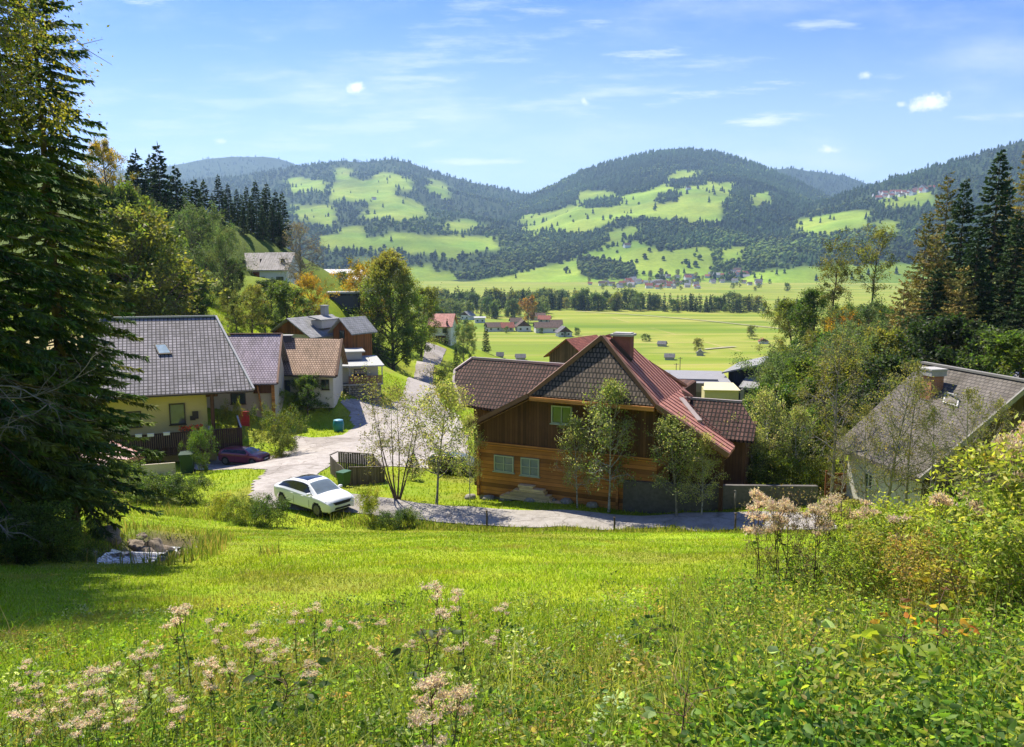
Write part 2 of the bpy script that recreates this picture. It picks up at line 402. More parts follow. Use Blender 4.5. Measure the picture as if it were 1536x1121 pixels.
def sheet(name, poly, step, lift, mat, rough=.12):
    poly = np.array(poly)[:, :2]; x0, y0 = poly.min(0); x1, y1 = poly.max(0)
    X, Y = np.meshgrid(np.arange(x0, x1 + step, step), np.arange(y0, y1 + step, step))
    jx = X + fbm(X * .8, Y * .8, 3) * rough * 3; jy = Y + fbm(X * .8 + 50, Y * .8, 3) * rough * 3
    ins = in_poly(jx, jy, poly); i = np.arange(X.size).reshape(X.shape)
    ok = ins[:-1, :-1] & ins[:-1, 1:] & ins[1:, 1:] & ins[1:, :-1]
    q = np.stack([i[:-1, :-1], i[:-1, 1:], i[1:, 1:], i[1:, :-1]], -1)[ok]
    u, inv = np.unique(q.ravel(), return_inverse=True)
    V = np.stack([X.ravel()[u], Y.ravel()[u]], 1)
    V = np.column_stack([V, T(V[:, 0], V[:, 1]) + lift])
    return link(name, bulk(name, V, quads=inv.reshape(-1, 4), mats=[mat], smooth=True))
def ribbon(name, pts, widths, mat, lift=.06, step=.8, nc=7):
    pts = np.array([p[:2] for p in pts]); w = np.array(widths, float)
    d = np.r_[0, np.cumsum(np.hypot(*np.diff(pts, axis=0).T))]; s = np.arange(0, d[-1], step)
    def cr(vals):
        out = np.interp(s, d, vals)
        for _ in range(3): out = np.convolve(np.r_[[out[0]] * 4, out, [out[-1]] * 4], np.ones(9) / 9, 'valid')
        return out
    cx, cy, cw_ = cr(pts[:, 0]), cr(pts[:, 1]), np.interp(s, d, w)
    tx, ty = np.gradient(cx), np.gradient(cy); l = np.hypot(tx, ty); nx_, ny_ = -ty / l, tx / l
    o = np.linspace(-.5, .5, nc)
    e = fbm(s * .7, s * 0, 3)[:, None] * .18 * np.abs(o)[None] * 2
    X = cx[:, None] + nx_[:, None] * (o[None] * cw_[:, None] + e); Y = cy[:, None] + ny_[:, None] * (o[None] * cw_[:, None] + e)
    Z = T(X, Y) + lift - .03 * (np.abs(o)[None] * 2) ** 2
    i = np.arange(X.size).reshape(X.shape)
    q = np.stack([i[:-1, :-1], i[1:, :-1], i[1:, 1:], i[:-1, 1:]], -1).reshape(-1, 4)
    return link(name, bulk(name, np.stack([X.ravel(), Y.ravel(), Z.ravel()], 1), quads=q, mats=[mat], smooth=True)), np.stack([cx, cy], 1)
yard_px = [(372, 752), (376, 728), (398, 706), (330, 706), (272, 704), (272, 694), (340, 680), (405, 684), (436, 676), (440, 652), (470, 657), (512, 653), (528, 640), (522, 618), (508, 601), (535, 599), (562, 606), (600, 600), (632, 585), (652, 590), (690, 625), (705, 660), (700, 694), (650, 704), (575, 700), (500, 694), (478, 712), (430, 745), (420, 762)]
YARD = [hit(*p) for p in yard_px]
tag(sheet('yard_pavement', YARD, .3, .045, m_yard), kind='structure')
lane, lane_c = ribbon('lane', [hit(395, 742), G(430, 47), G(480, 45.4), G(540, 45.2), G(600, 44.8), G(700, 43.7), G(800, 43.1), G(900, 42.7), G(1030, 42.3), G(1150, 42.0), G(1240, 41.7), G(1310, 40.8)], [4, 3.8, 3.6, 3.4, 3.2, 3.1, 3.1, 3.1, 3.1, 3.1, 3.0, 3.0], m_road, .085)
tag(lane, kind='structure')
lane2, lane2_c = ribbon('side_road', [P(628, 606, 108), P(636, 588, 124), P(630, 570, 136), P(636, 552, 153), P(645, 535, 172), P(656, 518, 193)], [5.5, 5, 4, 3.6, 3.6, 5], m_yard, .12, 1.2)
tag(lane2, kind='structure')
m_track = m_gravel('field_track', (.42, .38, .26), (.32, .31, .18))
for pts_ in ([(846, 466), (930, 470), (1020, 477), (1104, 485), (1172, 493), (1260, 500)], [(1040, 527), (1056, 522), (1085, 519), (1105, 517), (1140, 520)], [(700, 452), (800, 449), (900, 449), (1000, 447), (1100, 449), (1200, 452)]): tag(ribbon('field_track', [G(px_, FPX * 50 / (py_ - 390)) for px_, py_ in pts_], [3.2] * len(pts_), m_track, .5, 6, 3)[0], kind='structure')
m_lawn = D.materials['grass_ground']

# ---------------------------------------------------------------- stream water
m_water, nt, b = newmat('rushing_water'); co = coords(nt, scale=(1, .55, 1))
f = noise(nt, co, 8, 8, .75); f3 = noise(nt, co, 11, 4, .6)
foam = ramp(nt, f, (.41, (0, 0, 0)), (.54, (1, 1, 1)))
nt.links.new(mixc(nt, foam, (.08, .11, .11), (.85, .86, .86)), b.inputs['Base Color']); b.inputs['Roughness'].default_value = .12
bump(nt, b, f3, .8, .06)
w_, _ = ribbon('stream', [(_st[0][0], _st[0][1])] + [tuple(p) for p in _st[1:]], [1.2, 1.5, 1.75, 1.6, 1.2], m_water, .2, .2, 11)
tag(w_, kind='structure')

# ---------------------------------------------------------------- mountains
def interp_px(poly): a = np.array(poly, float); return lambda px: np.interp(px, a[:, 0], a[:, 1])
m_hill, nt, b = newmat('mountain_land'); at = N(nt, 'ShaderNodeAttribute', attribute_name='Col'); co = coords(nt)
f = noise(nt, co, .012, 6, .65); f2 = noise(nt, co, .09, 5, .7)
g = mixc(nt, 1., at.outputs['Color'], ramp(nt, f, (.3, (.8, .84, .75)), (.7, (1.18, 1.12, 1.1))), 'MULTIPLY')
g = mixc(nt, 1., g, ramp(nt, f2, (.3, (.75, .78, .75)), (.7, (1.15, 1.12, 1.1))), 'MULTIPLY')
nt.links.new(g, b.inputs['Base Color']); b.inputs['Roughness'].default_value = .95; b.inputs['Specular IOR Level'].default_value = .05
FOREST_G = np.array([.036, .06, .02])
def mountain(name, sil, depth, foot, px0, px1, pastures, seed, lump=45, prof=1.0, rough=1.0, dp=5.0, nt_=150, groves=()):
    S = interp_px(sil); px = np.arange(px0, px1, dp); t = np.linspace(0, 1.25, nt_)
    PX, TT = np.meshgrid(px, t)
    dr = depth + 350 * fbm(PX * .006 + seed, PX * 0, 2); Yd = foot + (dr - foot) * TT
    # silhouette direction
    v = (560.5 - S(PX)) / FPX; u = (PX - 768) / FPX; fy = CP + v * SP
    zr = (-SP + v * CP) / fy * dr
    s = np.where(TT <= 1, TT ** prof * (1 - .22 * (TT ** 2 - TT ** 3) * 2), 1 - (TT - 1) * 1.5)
    Z = VALLEY - 4 + (zr - VALLEY + 4) * s
    X = u / fy * Yd
    env = np.clip(TT * (1 - TT) * 4, 0, 1) * np.clip((zr - VALLEY) / 250, 0, 1)
    Z = Z + env * (fbm(X / 620 + seed, Yd / 620, 4) * lump + fbm(X / 170 + seed, Yd / 170, 3) * lump * .28)
    Z = Z + rough * 4 * fbm(X / 60, Yd / 60, 2) * np.clip((zr - VALLEY) / 120, 0, 1)
    qx, qy = project(X, Yd, Z)
    wob = fbm(X / 110, Yd / 110, 4) * 9; wob2 = fbm(X / 110 + 77, Yd / 110, 4) * 5
    mask = np.zeros(PX.shape, bool)
    for p in pastures:
        for dy in (0, 3, 6, 9): mask |= in_poly(qx + wob, qy + wob2 - dy, p)
    for p in groves: mask &= ~in_poly(qx + wob, qy + wob2, p)
    mask &= TT < 1.02
    mf = mask.astype(float)
    for _ in range(3): mf = (mf + np.roll(mf, 1, 0) + np.roll(mf, -1, 0) + np.roll(mf, 1, 1) + np.roll(mf, -1, 1)) / 5
    mf = np.clip(mf + fbm(X / 45, Yd / 45, 3) * .35 * (mf > .05) * (mf < .95), 0, 1)
    fgc = FOREST_G * (1 + .3 * fbm(X / 300, Yd / 300, 3))[..., None]
    h1 = fbm(X / 260 + 5, Yd / 260, 3)[..., None]
    past = np.array([.20, .285, .034]) * (1 + .5 * h1) + np.array([.05, .02, .005]) * fbm(X / 120, Yd / 120 + 8, 2)[..., None]
    C = past * mf[..., None] + fgc * (1 - mf[..., None])
    i = np.arange(PX.size).reshape(PX.shape)
    q = np.stack([i[:-1, :-1], i[:-1, 1:], i[1:, 1:], i[1:, :-1]], -1).reshape(-1, 4)
    me = bulk(name, np.stack([X.ravel(), Yd.ravel(), Z.ravel()], 1), quads=q, mats=[m_hill], col=np.clip(C.reshape(-1, 3), .004, 1), smooth=True)
    o = tag(link('mountain', me), kind='structure')
    return dict(X=X, Y=Yd, Z=Z, mask=mask, mf=mf, T=TT, PX=PX, qx=qx, qy=qy, o=o)
pB = [[(495, 274), (520, 268), (560, 268), (596, 288), (590, 298), (540, 294), (500, 293)], [(565, 297), (590, 293), (625, 302), (644, 316), (620, 324), (560, 322), (545, 318), (552, 308)],
      [(563, 257), (595, 262), (622, 276), (605, 277), (570, 269)], [(498, 254), (528, 252), (530, 260), (505, 260)], [(430, 269), (490, 270), (490, 278), (435, 279)], [(440, 308), (500, 310), (506, 328), (485, 334), (470, 324), (440, 322)],
      [(475, 355), (520, 351), (560, 357), (595, 350), (660, 354), (745, 356), (750, 366), (715, 369), (700, 380), (660, 375), (610, 375), (600, 367), (480, 366)],
      [(560, 425), (640, 404), (720, 414), (800, 408), (870, 385), (900, 425), (700, 432)], [(640, 372), (690, 366), (700, 378), (650, 380)], [(600, 400), (640, 397), (660, 404), (610, 412)], [(530, 398), (560, 392), (580, 402), (540, 408)]]
pC = [[(1015, 254), (1048, 256), (1058, 270), (1102, 276), (1092, 292), (1068, 307), (1060, 320), (1020, 327), (985, 326), (940, 322), (905, 331), (875, 343), (820, 340), (776, 324), (835, 318), (862, 305), (868, 288), (905, 284), (930, 293), (970, 287), (990, 279), (1003, 266)],
      [(885, 385), (900, 364), (935, 358), (965, 366), (1000, 378), (1055, 370), (1075, 384), (1070, 402), (1045, 412), (960, 410), (945, 396)],
      [(690, 425), (760, 414), (820, 400), (868, 385), (885, 372), (905, 412), (1000, 414), (1100, 404), (1200, 402), (1330, 395), (1400, 440), (900, 440), (700, 432)]]
gC = [[(1000, 274), (1050, 268), (1056, 280), (1008, 284)], [(870, 305), (905, 298), (930, 302), (915, 310), (880, 312)], [(985, 296), (1010, 294), (1020, 302), (990, 304)], [(866, 388), (905, 392), (945, 402), (948, 418), (870, 416)], [(960, 360), (985, 356), (1000, 366), (970, 370)]]
pC += [[(1018, 316), (1078, 314), (1080, 326), (1030, 330)], [(1078, 372), (1118, 370), (1122, 384), (1085, 388)], [(760, 335), (800, 338), (812, 350), (775, 348)], [(900, 345), (950, 338), (965, 345), (915, 352)], [(1120, 290), (1150, 288), (1160, 298), (1130, 302)]]
pB += [[(660, 335), (700, 330), (720, 338), (680, 344)], [(500, 345), (540, 340), (548, 346), (510, 350)], [(640, 268), (668, 276), (675, 290), (650, 286)]]
pD = [[(1312, 296), (1345, 288), (1396, 283), (1402, 300), (1350, 304), (1320, 306)], [(1190, 332), (1240, 321), (1302, 316), (1305, 332), (1270, 344), (1225, 347), (1195, 342)], [(1120, 408), (1200, 400), (1330, 395), (1500, 400), (1500, 445), (1100, 445)], [(1310, 335), (1345, 330), (1345, 345), (1312, 345)]]
MA = mountain('far_mountain', [(-900, 300), (-300, 265), (100, 262), (250, 250), (285, 243), (310, 238), (345, 235), (395, 235), (420, 238), (445, 247), (480, 262), (560, 280), (800, 330)], 7600, 3600, -900, 760, [], 1.0, 60, dp=7, nt_=90)
MB_ = mountain('pasture_mountain', [(-900, 330), (-300, 310), (0, 295), (200, 280), (380, 262), (430, 252), (480, 245), (515, 241), (545, 244), (590, 239), (615, 244), (640, 254), (670, 264), (700, 272), (735, 280), (765, 286), (795, 293), (850, 315), (900, 345), (960, 390), (1010, 424)], 5200, 1950, -900, 1010, pB, 3.3, 55, dp=4, nt_=210)
ME = mountain('rear_mountain', [(900, 360), (1000, 310), (1100, 264), (1150, 254), (1190, 252), (1215, 257), (1240, 259), (1270, 265), (1300, 275), (1340, 292), (1500, 340), (1700, 420)], 6300, 3600, 880, 1700, [], 5.1, 50, dp=6, nt_=80)
MC = mountain('central_mountain', [(640, 424), (690, 372), (740, 318), (765, 306), (795, 294), (830, 280), (850, 270), (870, 259), (900, 249), (940, 238), (980, 229), (1010, 227), (1040, 226), (1070, 229), (1090, 234), (1120, 242), (1150, 253), (1180, 266), (1230, 290), (1280, 318), (1330, 350), (1400, 405), (1430, 424)], 4500, 1850, 640, 1430, pC, 7.7, 50, dp=3.5, nt_=210, groves=gC)
MD = mountain('right_mountain', [(1040, 424), (1090, 380), (1130, 345), (1170, 322), (1210, 306), (1250, 296), (1300, 281), (1350, 264), (1400, 250), (1450, 238), (1500, 222), (1536, 211), (1700, 165), (2000, 110), (2400, 90)], 3500, 1750, 1040, 2400, pD, 9.9, 40, dp=5, nt_=150)

# forest cover on the mountains: thousands of low trees, one uncountable mass
def tree_shapes():
    sh = []
    for k in range(3):   # spruces: ragged two-tier cones
        r = np.random.default_rng(k); n = 6; v = []; t = []
        for (z0, z1, rad) in ((.05, .62, .26), (.4, 1.0, .19)):
            b0 = len(v); a0 = r.random() * 6
            for j in range(n): a = a0 + 2 * math.pi * j / n; q = rad * (.75 + .5 * r.random()); v.append((q * math.cos(a), q * math.sin(a), z0 + .1 * r.random()))
            v.append((0, 0, z1))
            for j in range(n): t.append((b0 + j, b0 + (j + 1) % n, b0 + n))
        sh.append((np.array(v), np.array(t)))
    for k in range(3):   # broadleaves: lumpy domes
        r = np.random.default_rng(10 + k); v = []; t = []; n = 6
        rings = [(.15, .3), (.42, .46), (.75, .36)]
        for (z, rad) in rings:
            a0 = r.random() * 6
            for j in range(n): a = a0 + 2 * math.pi * j / n; q = rad * (.75 + .5 * r.random()); v.append((q * math.cos(a), q * math.sin(a), z + .12 * (r.random() - .5)))
        v.append((0, 0, 1.))
        for i in range(2):
            for j in range(n):
                a, b_, c, d = i * n + j, i * n + (j + 1) % n, (i + 1) * n + (j + 1) % n, (i + 1) * n + j; t += [(a, b_, c), (a, c, d)]
        for j in range(n): t.append((2 * n + j, 2 * n + (j + 1) % n, 3 * n))
        sh.append((np.array(v), np.array(t)))
    return sh
SHAPES = tree_shapes()
m_forest = m_leaf('forest_foliage', .25, .8, var=0, hue=0, spec=.05)
def scatter_trees(pos, hts, kinds, cols):
    Vs, Ts, Cs, off = [], [], [], 0
    for k, (v, t) in enumerate(SHAPES):
        s = np.where(kinds == k)[0]
        if not len(s): continue
        a = rng.random(len(s)) * 6.28; c, sn = np.cos(a)[:, None], np.sin(a)[:, None]
        wd = (hts[s] * (.85 + .4 * rng.random(len(s))))[:, None]
        x = (v[None, :, 0] * c - v[None, :, 1] * sn) * wd + pos[s, 0:1]; y = (v[None, :, 0] * sn + v[None, :, 1] * c) * wd + pos[s, 1:2]; z = v[None, :, 2] * hts[s][:, None] + pos[s, 2:3]
        Vs.append(np.stack([x, y, z], -1).reshape(-1, 3)); Ts.append((t[None] + (np.arange(len(s)) * len(v))[:, None, None] + off).reshape(-1, 3))
        Cs.append(np.repeat(cols[s], len(v), 0)); off += len(s) * len(v)
    return np.concatenate(Vs), np.concatenate(Ts), np.concatenate(Cs)
def forest(M, n, seed, tmin=.0):
    r = np.random.default_rng(seed); H, W = M['X'].shape
    i = r.integers(0, H - 1, n * 3); j = r.integers(0, W - 1, n * 3); fi = r.random(n * 3); fj = r.random(n * 3)
    def smp(A): return (A[i, j] * (1 - fi) + A[i + 1, j] * fi) * (1 - fj) + (A[i, j + 1] * (1 - fi) + A[i + 1, j + 1] * fi) * fj
    x, y, z, t = smp(M['X']), smp(M['Y']), smp(M['Z']), smp(M['T']); mk = M['mf'][i, j] > r.random(len(i)) * .9 + .05
    edge = M['mask'][np.minimum(i + 1, H - 1), j] != mk
    vis = (t < 1.03) & (t > tmin) & (z > VALLEY + 3)
    keep = vis & (~mk | (r.random(len(x)) < .007 + .11 * sstep(.22, .5, fbm(x / 70 + 11, y / 70, 3))))
    k = np.where(keep)[0][:n]; x, y, z = x[k], y[k], z[k]
    hdg = fbm(x / 240 + 3, y / 240, 3)
    con = r.random(len(k)) < np.clip(.62 + hdg * .9 + (z - 100) / 900, .1, .97)
    h = np.where(con, r.uniform(9, 25, len(k)), r.uniform(8, 19, len(k))) * np.clip(.65 + y / 9000, .7, 1.2)
    kinds = np.where(con, r.integers(0, 3, len(k)), r.integers(3, 6, len(k)))
    lf = (1 + .75 * fbm(x / 330, y / 330, 3))[:, None]; cc = lf * np.array([.03, .066, .02]) * (1 + .5 * (r.random(len(k))[:, None] - .5)); cb = lf * np.array([.105, .155, .026]) * (1 + .7 * (r.random(len(k))[:, None] - .5)) + np.array([.03, .012, 0]) * (r.random(len(k)) > .85)[:, None]
    return np.stack([x, y, z - .5], 1), h, kinds, np.where(con[:, None], cc, cb)
fp = [forest(MA, 6000, 1, .35), forest(MB_, 30000, 2), forest(ME, 6000, 3, .4), forest(MC, 30000, 4), forest(MD, 16000, 5)]
V, Tt, C = scatter_trees(*[np.concatenate([f[k] for f in fp]) for k in range(4)])
tag(link('mountain_forest', bulk('mountain_forest', V, tris=Tt, mats=[m_forest], col=C)), 'dense dark spruce and leafy forest covering the mountain slopes', 'forest', kind='stuff')

# ---------------------------------------------------------------- tree building
def seg_mesh(segs, n=5):
    """segs: list of (p0,p1,r0,r1) -> V, quads"""
    A = np.array([s[0] for s in segs]); B = np.array([s[1] for s in segs]); r0 = np.array([s[2] for s in segs]); r1 = np.array([s[3] for s in segs])
    d = B - A; d = d / (np.linalg.norm(d, axis=1, keepdims=True) + 1e-9)
    up = np.where(np.abs(d[:, 2:3]) < .9, np.array([[0, 0, 1.]]), np.array([[1., 0, 0]]))
    a = np.cross(d, up); a /= np.linalg.norm(a, axis=1, keepdims=True); b = np.cross(d, a)
    th = np.arange(n) * 2 * math.pi / n
    ring = a[:, None] * np.cos(th)[None, :, None] + b[:, None] * np.sin(th)[None, :, None]
    V = np.concatenate([A[:, None] + ring * r0[:, None, None], B[:, None] + ring * r1[:, None, None]], 1).reshape(-1, 3)
    j = np.arange(n); q = np.stack([j, (j + 1) % n, n + (j + 1) % n, n + j], 1)
    Q = (q[None] + (np.arange(len(segs)) * 2 * n)[:, None, None]).reshape(-1, 4)
    return V, Q
def leaf_mesh(C, Dr, L, Wd, col, r, fold=.18, shape=4):
    """leaf blades: base C, axis Dr (unit), length L, width Wd -> V, quads, per-vertex colour"""
    n = len(C); Dr = Dr / (np.linalg.norm(Dr, axis=1, keepdims=True) + 1e-9)
    rv = r.normal(size=(n, 3)); S = np.cross(Dr, rv); S /= np.linalg.norm(S, axis=1, keepdims=True) + 1e-9; Nn = np.cross(S, Dr)
    L = np.broadcast_to(L, (n,))[:, None]; Wd = np.broadcast_to(Wd, (n,))[:, None]
    if shape == 4:
        V = np.stack([C, C + Dr * L * .45 + S * Wd * .5 + Nn * Wd * fold, C + Dr * L, C + Dr * L * .45 - S * Wd * .5 + Nn * Wd * fold], 1)
        Q = np.array([[0, 1, 2, 3]]); k = 4
    else:
        V = np.stack([C, C + Dr * L * .3 + S * Wd * .5 + Nn * Wd * fold, C + Dr * L * .7 + S * Wd * .36 + Nn * Wd * fold * .5, C + Dr * L - Nn * L * .12,
                      C + Dr * L * .7 - S * Wd * .36 + Nn * Wd * fold * .5, C + Dr * L * .3 - S * Wd * .5 + Nn * Wd * fold, C + Dr * L * .35, C + Dr * L * .72], 1)
        Q = np.array([[0, 1, 6, 0], [0, 6, 5, 0], [1, 2, 7, 6], [6, 7, 4, 5], [2, 3, 7, 2], [7, 3, 4, 7]]); k = 8
        Q = np.array([[1, 2, 7, 6], [6, 7, 4, 5]]); TR = np.array([[0, 1, 6], [0, 6, 5], [2, 3, 7], [7, 3, 4]])
        o = (np.arange(n) * k)[:, None, None]
        return V.reshape(-1, 3), (TR[None] + o).reshape(-1, 3), (Q[None] + o).reshape(-1, 4), np.repeat(col, k, 0)
    return V.reshape(-1, 3), (Q[None] + (np.arange(n) * k)[:, None, None]).reshape(-1, 4), np.repeat(col, k, 0)
def palette(r, n, cols, w=None, jit=.22):
    cols = np.array(cols); k = r.choice(len(cols), n, p=w)
    return np.clip(cols[k] * (1 + jit * r.normal(size=(n, 1)) * .7 + jit * .25 * r.normal(size=(n, 3))), .004, 1)

def m_bark(name, c, dark, scale=6, white=False):
    m, nt, b = newmat(name); co = coords(nt, scale=(1, 1, .35 if not white else 3))
    f = noise(nt, co, scale, 6, .7)
    nt.links.new(ramp(nt, f, (.36, dark), (.56, c)), b.inputs['Base Color']); b.inputs['Roughness'].default_value = .9; b.inputs['Specular IOR Level'].default_value = .15
    bump(nt, b, f, .8, .03); return m
BARK = m_bark('brown_bark', (.16, .12, .085), (.05, .04, .03)); BARKG = m_bark('grey_bark', (.27, .25, .21), (.09, .08, .07)); BARKB = m_bark('birch_bark', (.42, .41, .38), (.06, .055, .05), 3, True)
LEAF = m_leaf('tree_leaves', .45, tboost=1.7); LEAFN = m_leaf('needle_sprays', .15, .7, var=.2, hue=.01, spec=.1, tboost=1.2)

def broadleaf(seed, H=10., RR=4., base=.2, nl=22, leaves=12000, ls=.25, cols=((.06, .10, .02),), w=None, prof='oval', up=.55, droop=.0, stems=1, spread=.25, wob=.04, thick=.022, sub=5, twig=4, topcol=None, sig=.5, bark=None, lw=.62, hold=1.0, side=None):
    r = np.random.default_rng(seed); segs = []; ends = []
    def grow(p, d, L, rad, k, grav):
        pts = [p]; q = p.copy(); dd = d.copy()
        for i in range(k):
            dd = unit(dd + r.normal(size=3) * .16 + np.array([0, 0, grav])); q = q + dd * L / k; pts.append(q.copy())
        for i in range(k): segs.append((pts[i], pts[i + 1], rad * (1 - i / k * .75), rad * (1 - (i + 1) / k * .75)))
        return pts
    for s in range(stems):
        a = 6.28 * s / stems + r.random(); tilt = spread if stems > 1 else 0.03
        d0 = unit([math.cos(a) * tilt, math.sin(a) * tilt, 1.])
        k = 9; tp = [np.zeros(3) + (np.array([math.cos(a), math.sin(a), 0]) * .12 if stems > 1 else 0)]; q = tp[0].copy(); dd = d0
        for i in range(k):
            dd = unit(dd + r.normal(size=3) * wob + np.array([0, 0, .05])); q = q + dd * H * .93 / k; tp.append(q.copy())
        rad = H * thick / math.sqrt(stems) ** .8
        for i in range(k): segs.append((tp[i], tp[i + 1], rad * (1 - .92 * i / k) * (1.25 if i == 0 else 1), rad * (1 - .92 * (i + 1) / k)))
        tp = np.array(tp)
        for i in range(nl // stems):
            h = base + (1 - base) * ((i + r.random()) / (nl // stems)) ** .9; h = min(h, .985)
            x = (h - base) / (1 - base)
            pr = {'oval': math.sin(math.pi * min(1, .12 + .88 * x)) ** .6 * (1 - .25 * x), 'cone': (1 - x) ** .8 + .1, 'round': math.sqrt(max(.02, 1 - (2 * x - 1) ** 2)) + .1, 'vase': .35 + .75 * x - .5 * max(0, x - .75) * 2, 'top': .3 + .9 * x - 1.1 * max(0, x - .7)}[prof]
            L = RR * pr * r.uniform(.75, 1.15)
            f = h * k; ii = min(int(f), k - 1); p = tp[ii] + (tp[ii + 1] - tp[ii]) * (f - ii)
            a = i * 2.4 + r.normal() * .4
            el = up * (.4 + x)
            d = unit([math.cos(a), math.sin(a), el])
            lr = max(rad * (1 - .9 * h) * .55, H * .0018)
            lp = grow(p, d, L, lr, 5, .05 - droop)
            for j in range(sub):
                f2 = .3 + .7 * (j + r.random()) / sub; g = f2 * 5; gi = min(int(g), 4); p2 = lp[gi] + (lp[gi + 1] - lp[gi]) * (g - gi)
                d2 = unit(unit(lp[gi + 1] - lp[gi]) + r.normal(size=3) * .75 + np.array([0, 0, .15 - droop]))
                L2 = L * r.uniform(.25, .5) * (1.15 - f2 * .4) + .1 * RR
                sp = grow(p2, d2, L2, lr * .4, 3, -.05 - droop)
                for m in range(twig):
                    g2 = r.uniform(.3, 1) * 3; mi_ = min(int(g2), 2); p3 = sp[mi_] + (sp[mi_ + 1] - sp[mi_]) * (g2 - mi_)
                    d3 = unit(unit(sp[mi_ + 1] - sp[mi_]) + r.normal(size=3) * .8 - np.array([0, 0, droop * 3]))
                    L3 = L2 * r.uniform(.25, .55)
                    segs.append((p3, p3 + d3 * L3, lr * .18 + .002, lr * .08 + .001)); ends.append((p3, d3, L3))
    V, Q = seg_mesh(segs, 5); trunk = bulk('trunk', V, quads=Q, mats=[bark or BARK], smooth=True)
    if leaves <= 0: return trunk, None
    E0 = np.array([e[0] for e in ends]); ED = np.array([e[1] for e in ends]); EL = np.array([e[2] for e in ends])
    wgt = r.random(len(ends)) ** 1.2 * (r.random(len(ends)) < hold); wgt /= wgt.sum(); k = r.choice(len(ends), leaves, p=wgt)
    C = E0[k] + ED[k] * (EL[k] * r.uniform(.2, 1.15, leaves))[:, None] + r.normal(size=(leaves, 3)) * (ls * sig + EL[k][:, None] * .14)
    Dr = ED[k] + r.normal(size=(leaves, 3)) * .9 - np.array([0, 0, .25])
    ec = palette(r, len(ends), cols, w, .3); lc = ec[k] * (1 + .25 * r.normal(size=(leaves, 1)) * .6)
    if topcol is not None:
        tc, h0, h1 = topcol; m = sstep(h0, h1, C[:, 2] / H + r.normal(size=leaves) * .06)[:, None]; lc = lc * (1 - m) + palette(r, leaves, [tc], None, .3) * m
    if side is not None:
        tc, vec = side; m = sstep(-.1, .6, C @ np.array(vec) / RR + r.normal(size=leaves) * .15)[:, None]; lc = lc * (1 - m) + palette(r, leaves, [tc], None, .3) * m
    V, Q, cc = leaf_mesh(C, Dr, ls * r.uniform(.6, 1.2, leaves), ls * lw * r.uniform(.7, 1.1, leaves), np.clip(lc, .004, 1), r)
    return trunk, bulk('crown', V, quads=Q, mats=[LEAF], col=cc)

def conifer(seed, H=18., RR=3.2, levels=42, per=6, sprays=16, sl=.55, sw=.16, base=.06, cols=((.034, .064, .022), (.046, .08, .028)), droop=.35, tipup=.2, ragged=.25, powr=.8, bark=None, hang=.5, trunk_r=.013):
    r = np.random.default_rng(seed); segs = [(np.array([0, 0, H * i / 8]), np.array([0, 0, H * (i + 1) / 8]), H * trunk_r * (1 - i / 8.3), H * trunk_r * (1 - (i + 1) / 8.3)) for i in range(8)]
    C, Dr, LL, EC = [], [], [], []
    for lv in range(levels):
        x = (lv + r.random() * .6) / levels; z = H * (base + (1 - base) * x); Lb = RR * ((1 - x) ** powr * .97 + .035)
        a0 = r.random() * 6.28; n = per if x < .85 else max(3, per - 2)
        for j in range(n):
            a = a0 + 6.28 * j / n + r.normal() * .15; L = Lb * r.uniform(1 - ragged, 1 + ragged * .6)
            if r.random() < .06: continue
            h = np.array([math.cos(a), math.sin(a), 0.]); k = 4; p = np.array([0, 0, z + r.normal() * H / levels * .55]); pts = [p]
            for i in range(k):
                f = (i + .5) / k; sl_ = (.25 if x > .75 else -.05) - droop * (1 - x * .6) * math.sin(f * 2.4) + tipup * f * f * 2
                p = p + unit(h + np.array([0, 0, sl_])) * L / k; pts.append(p)
            for i in range(k): segs.append((pts[i], pts[i + 1], max(.004, L * .012 * (1 - i / k)), max(.002, L * .012 * (1 - (i + 1) / k))))
            m = max(5, int(sprays * L / RR + 4)); ec = palette(r, 1, cols, None, .3)[0]
            f = r.uniform(.12, 1.0, m) ** .8; g = np.minimum((f * k).astype(int), k - 1); pa = np.array(pts)
            p0 = pa[g] + (pa[g + 1] - pa[g]) * (f * k - g)[:, None]; sd = np.cross(h, [0, 0, 1.]) * np.where(r.random(m) < .5, -1, 1)[:, None]
            d = h[None] * r.uniform(.3, 1.1, m)[:, None] + sd * r.uniform(.2, 1, m)[:, None] + np.array([0, 0, -1.]) * (r.uniform(0, 1, m) * hang)[:, None]
            C.append(p0); Dr.append(d); LL.append(sl * (.55 + .6 * r.random(m)) * (.6 + .5 * L / RR)); EC.append(ec[None] * (1 + .3 * r.normal(size=(m, 1)) * .6))
            C.append(pa[-1:] - h * .1); Dr.append((h + np.array([0, 0, .15]))[None]); LL.append(np.array([sl * .7])); EC.append(ec[None] * 1.25)
    C.append(np.array([[0, 0, H * .985]])); Dr.append(np.array([[0, 0, 1.]])); LL.append(np.array([sl * 1.2])); EC.append(np.array([cols[0]]))
    C, Dr, LL, EC = np.concatenate(C), np.concatenate(Dr), np.concatenate(LL), np.concatenate(EC)
    V, Q = seg_mesh(segs, 5); trunk = bulk('trunk', V, quads=Q, mats=[bark or BARK], smooth=True)
    V, Q, cc = leaf_mesh(C, Dr, LL, sw * (.7 + .6 * r.random(len(C))), np.clip(EC, .004, 1), r, .25)
    return trunk, bulk('crown', V, quads=Q, mats=[LEAFN], col=cc)

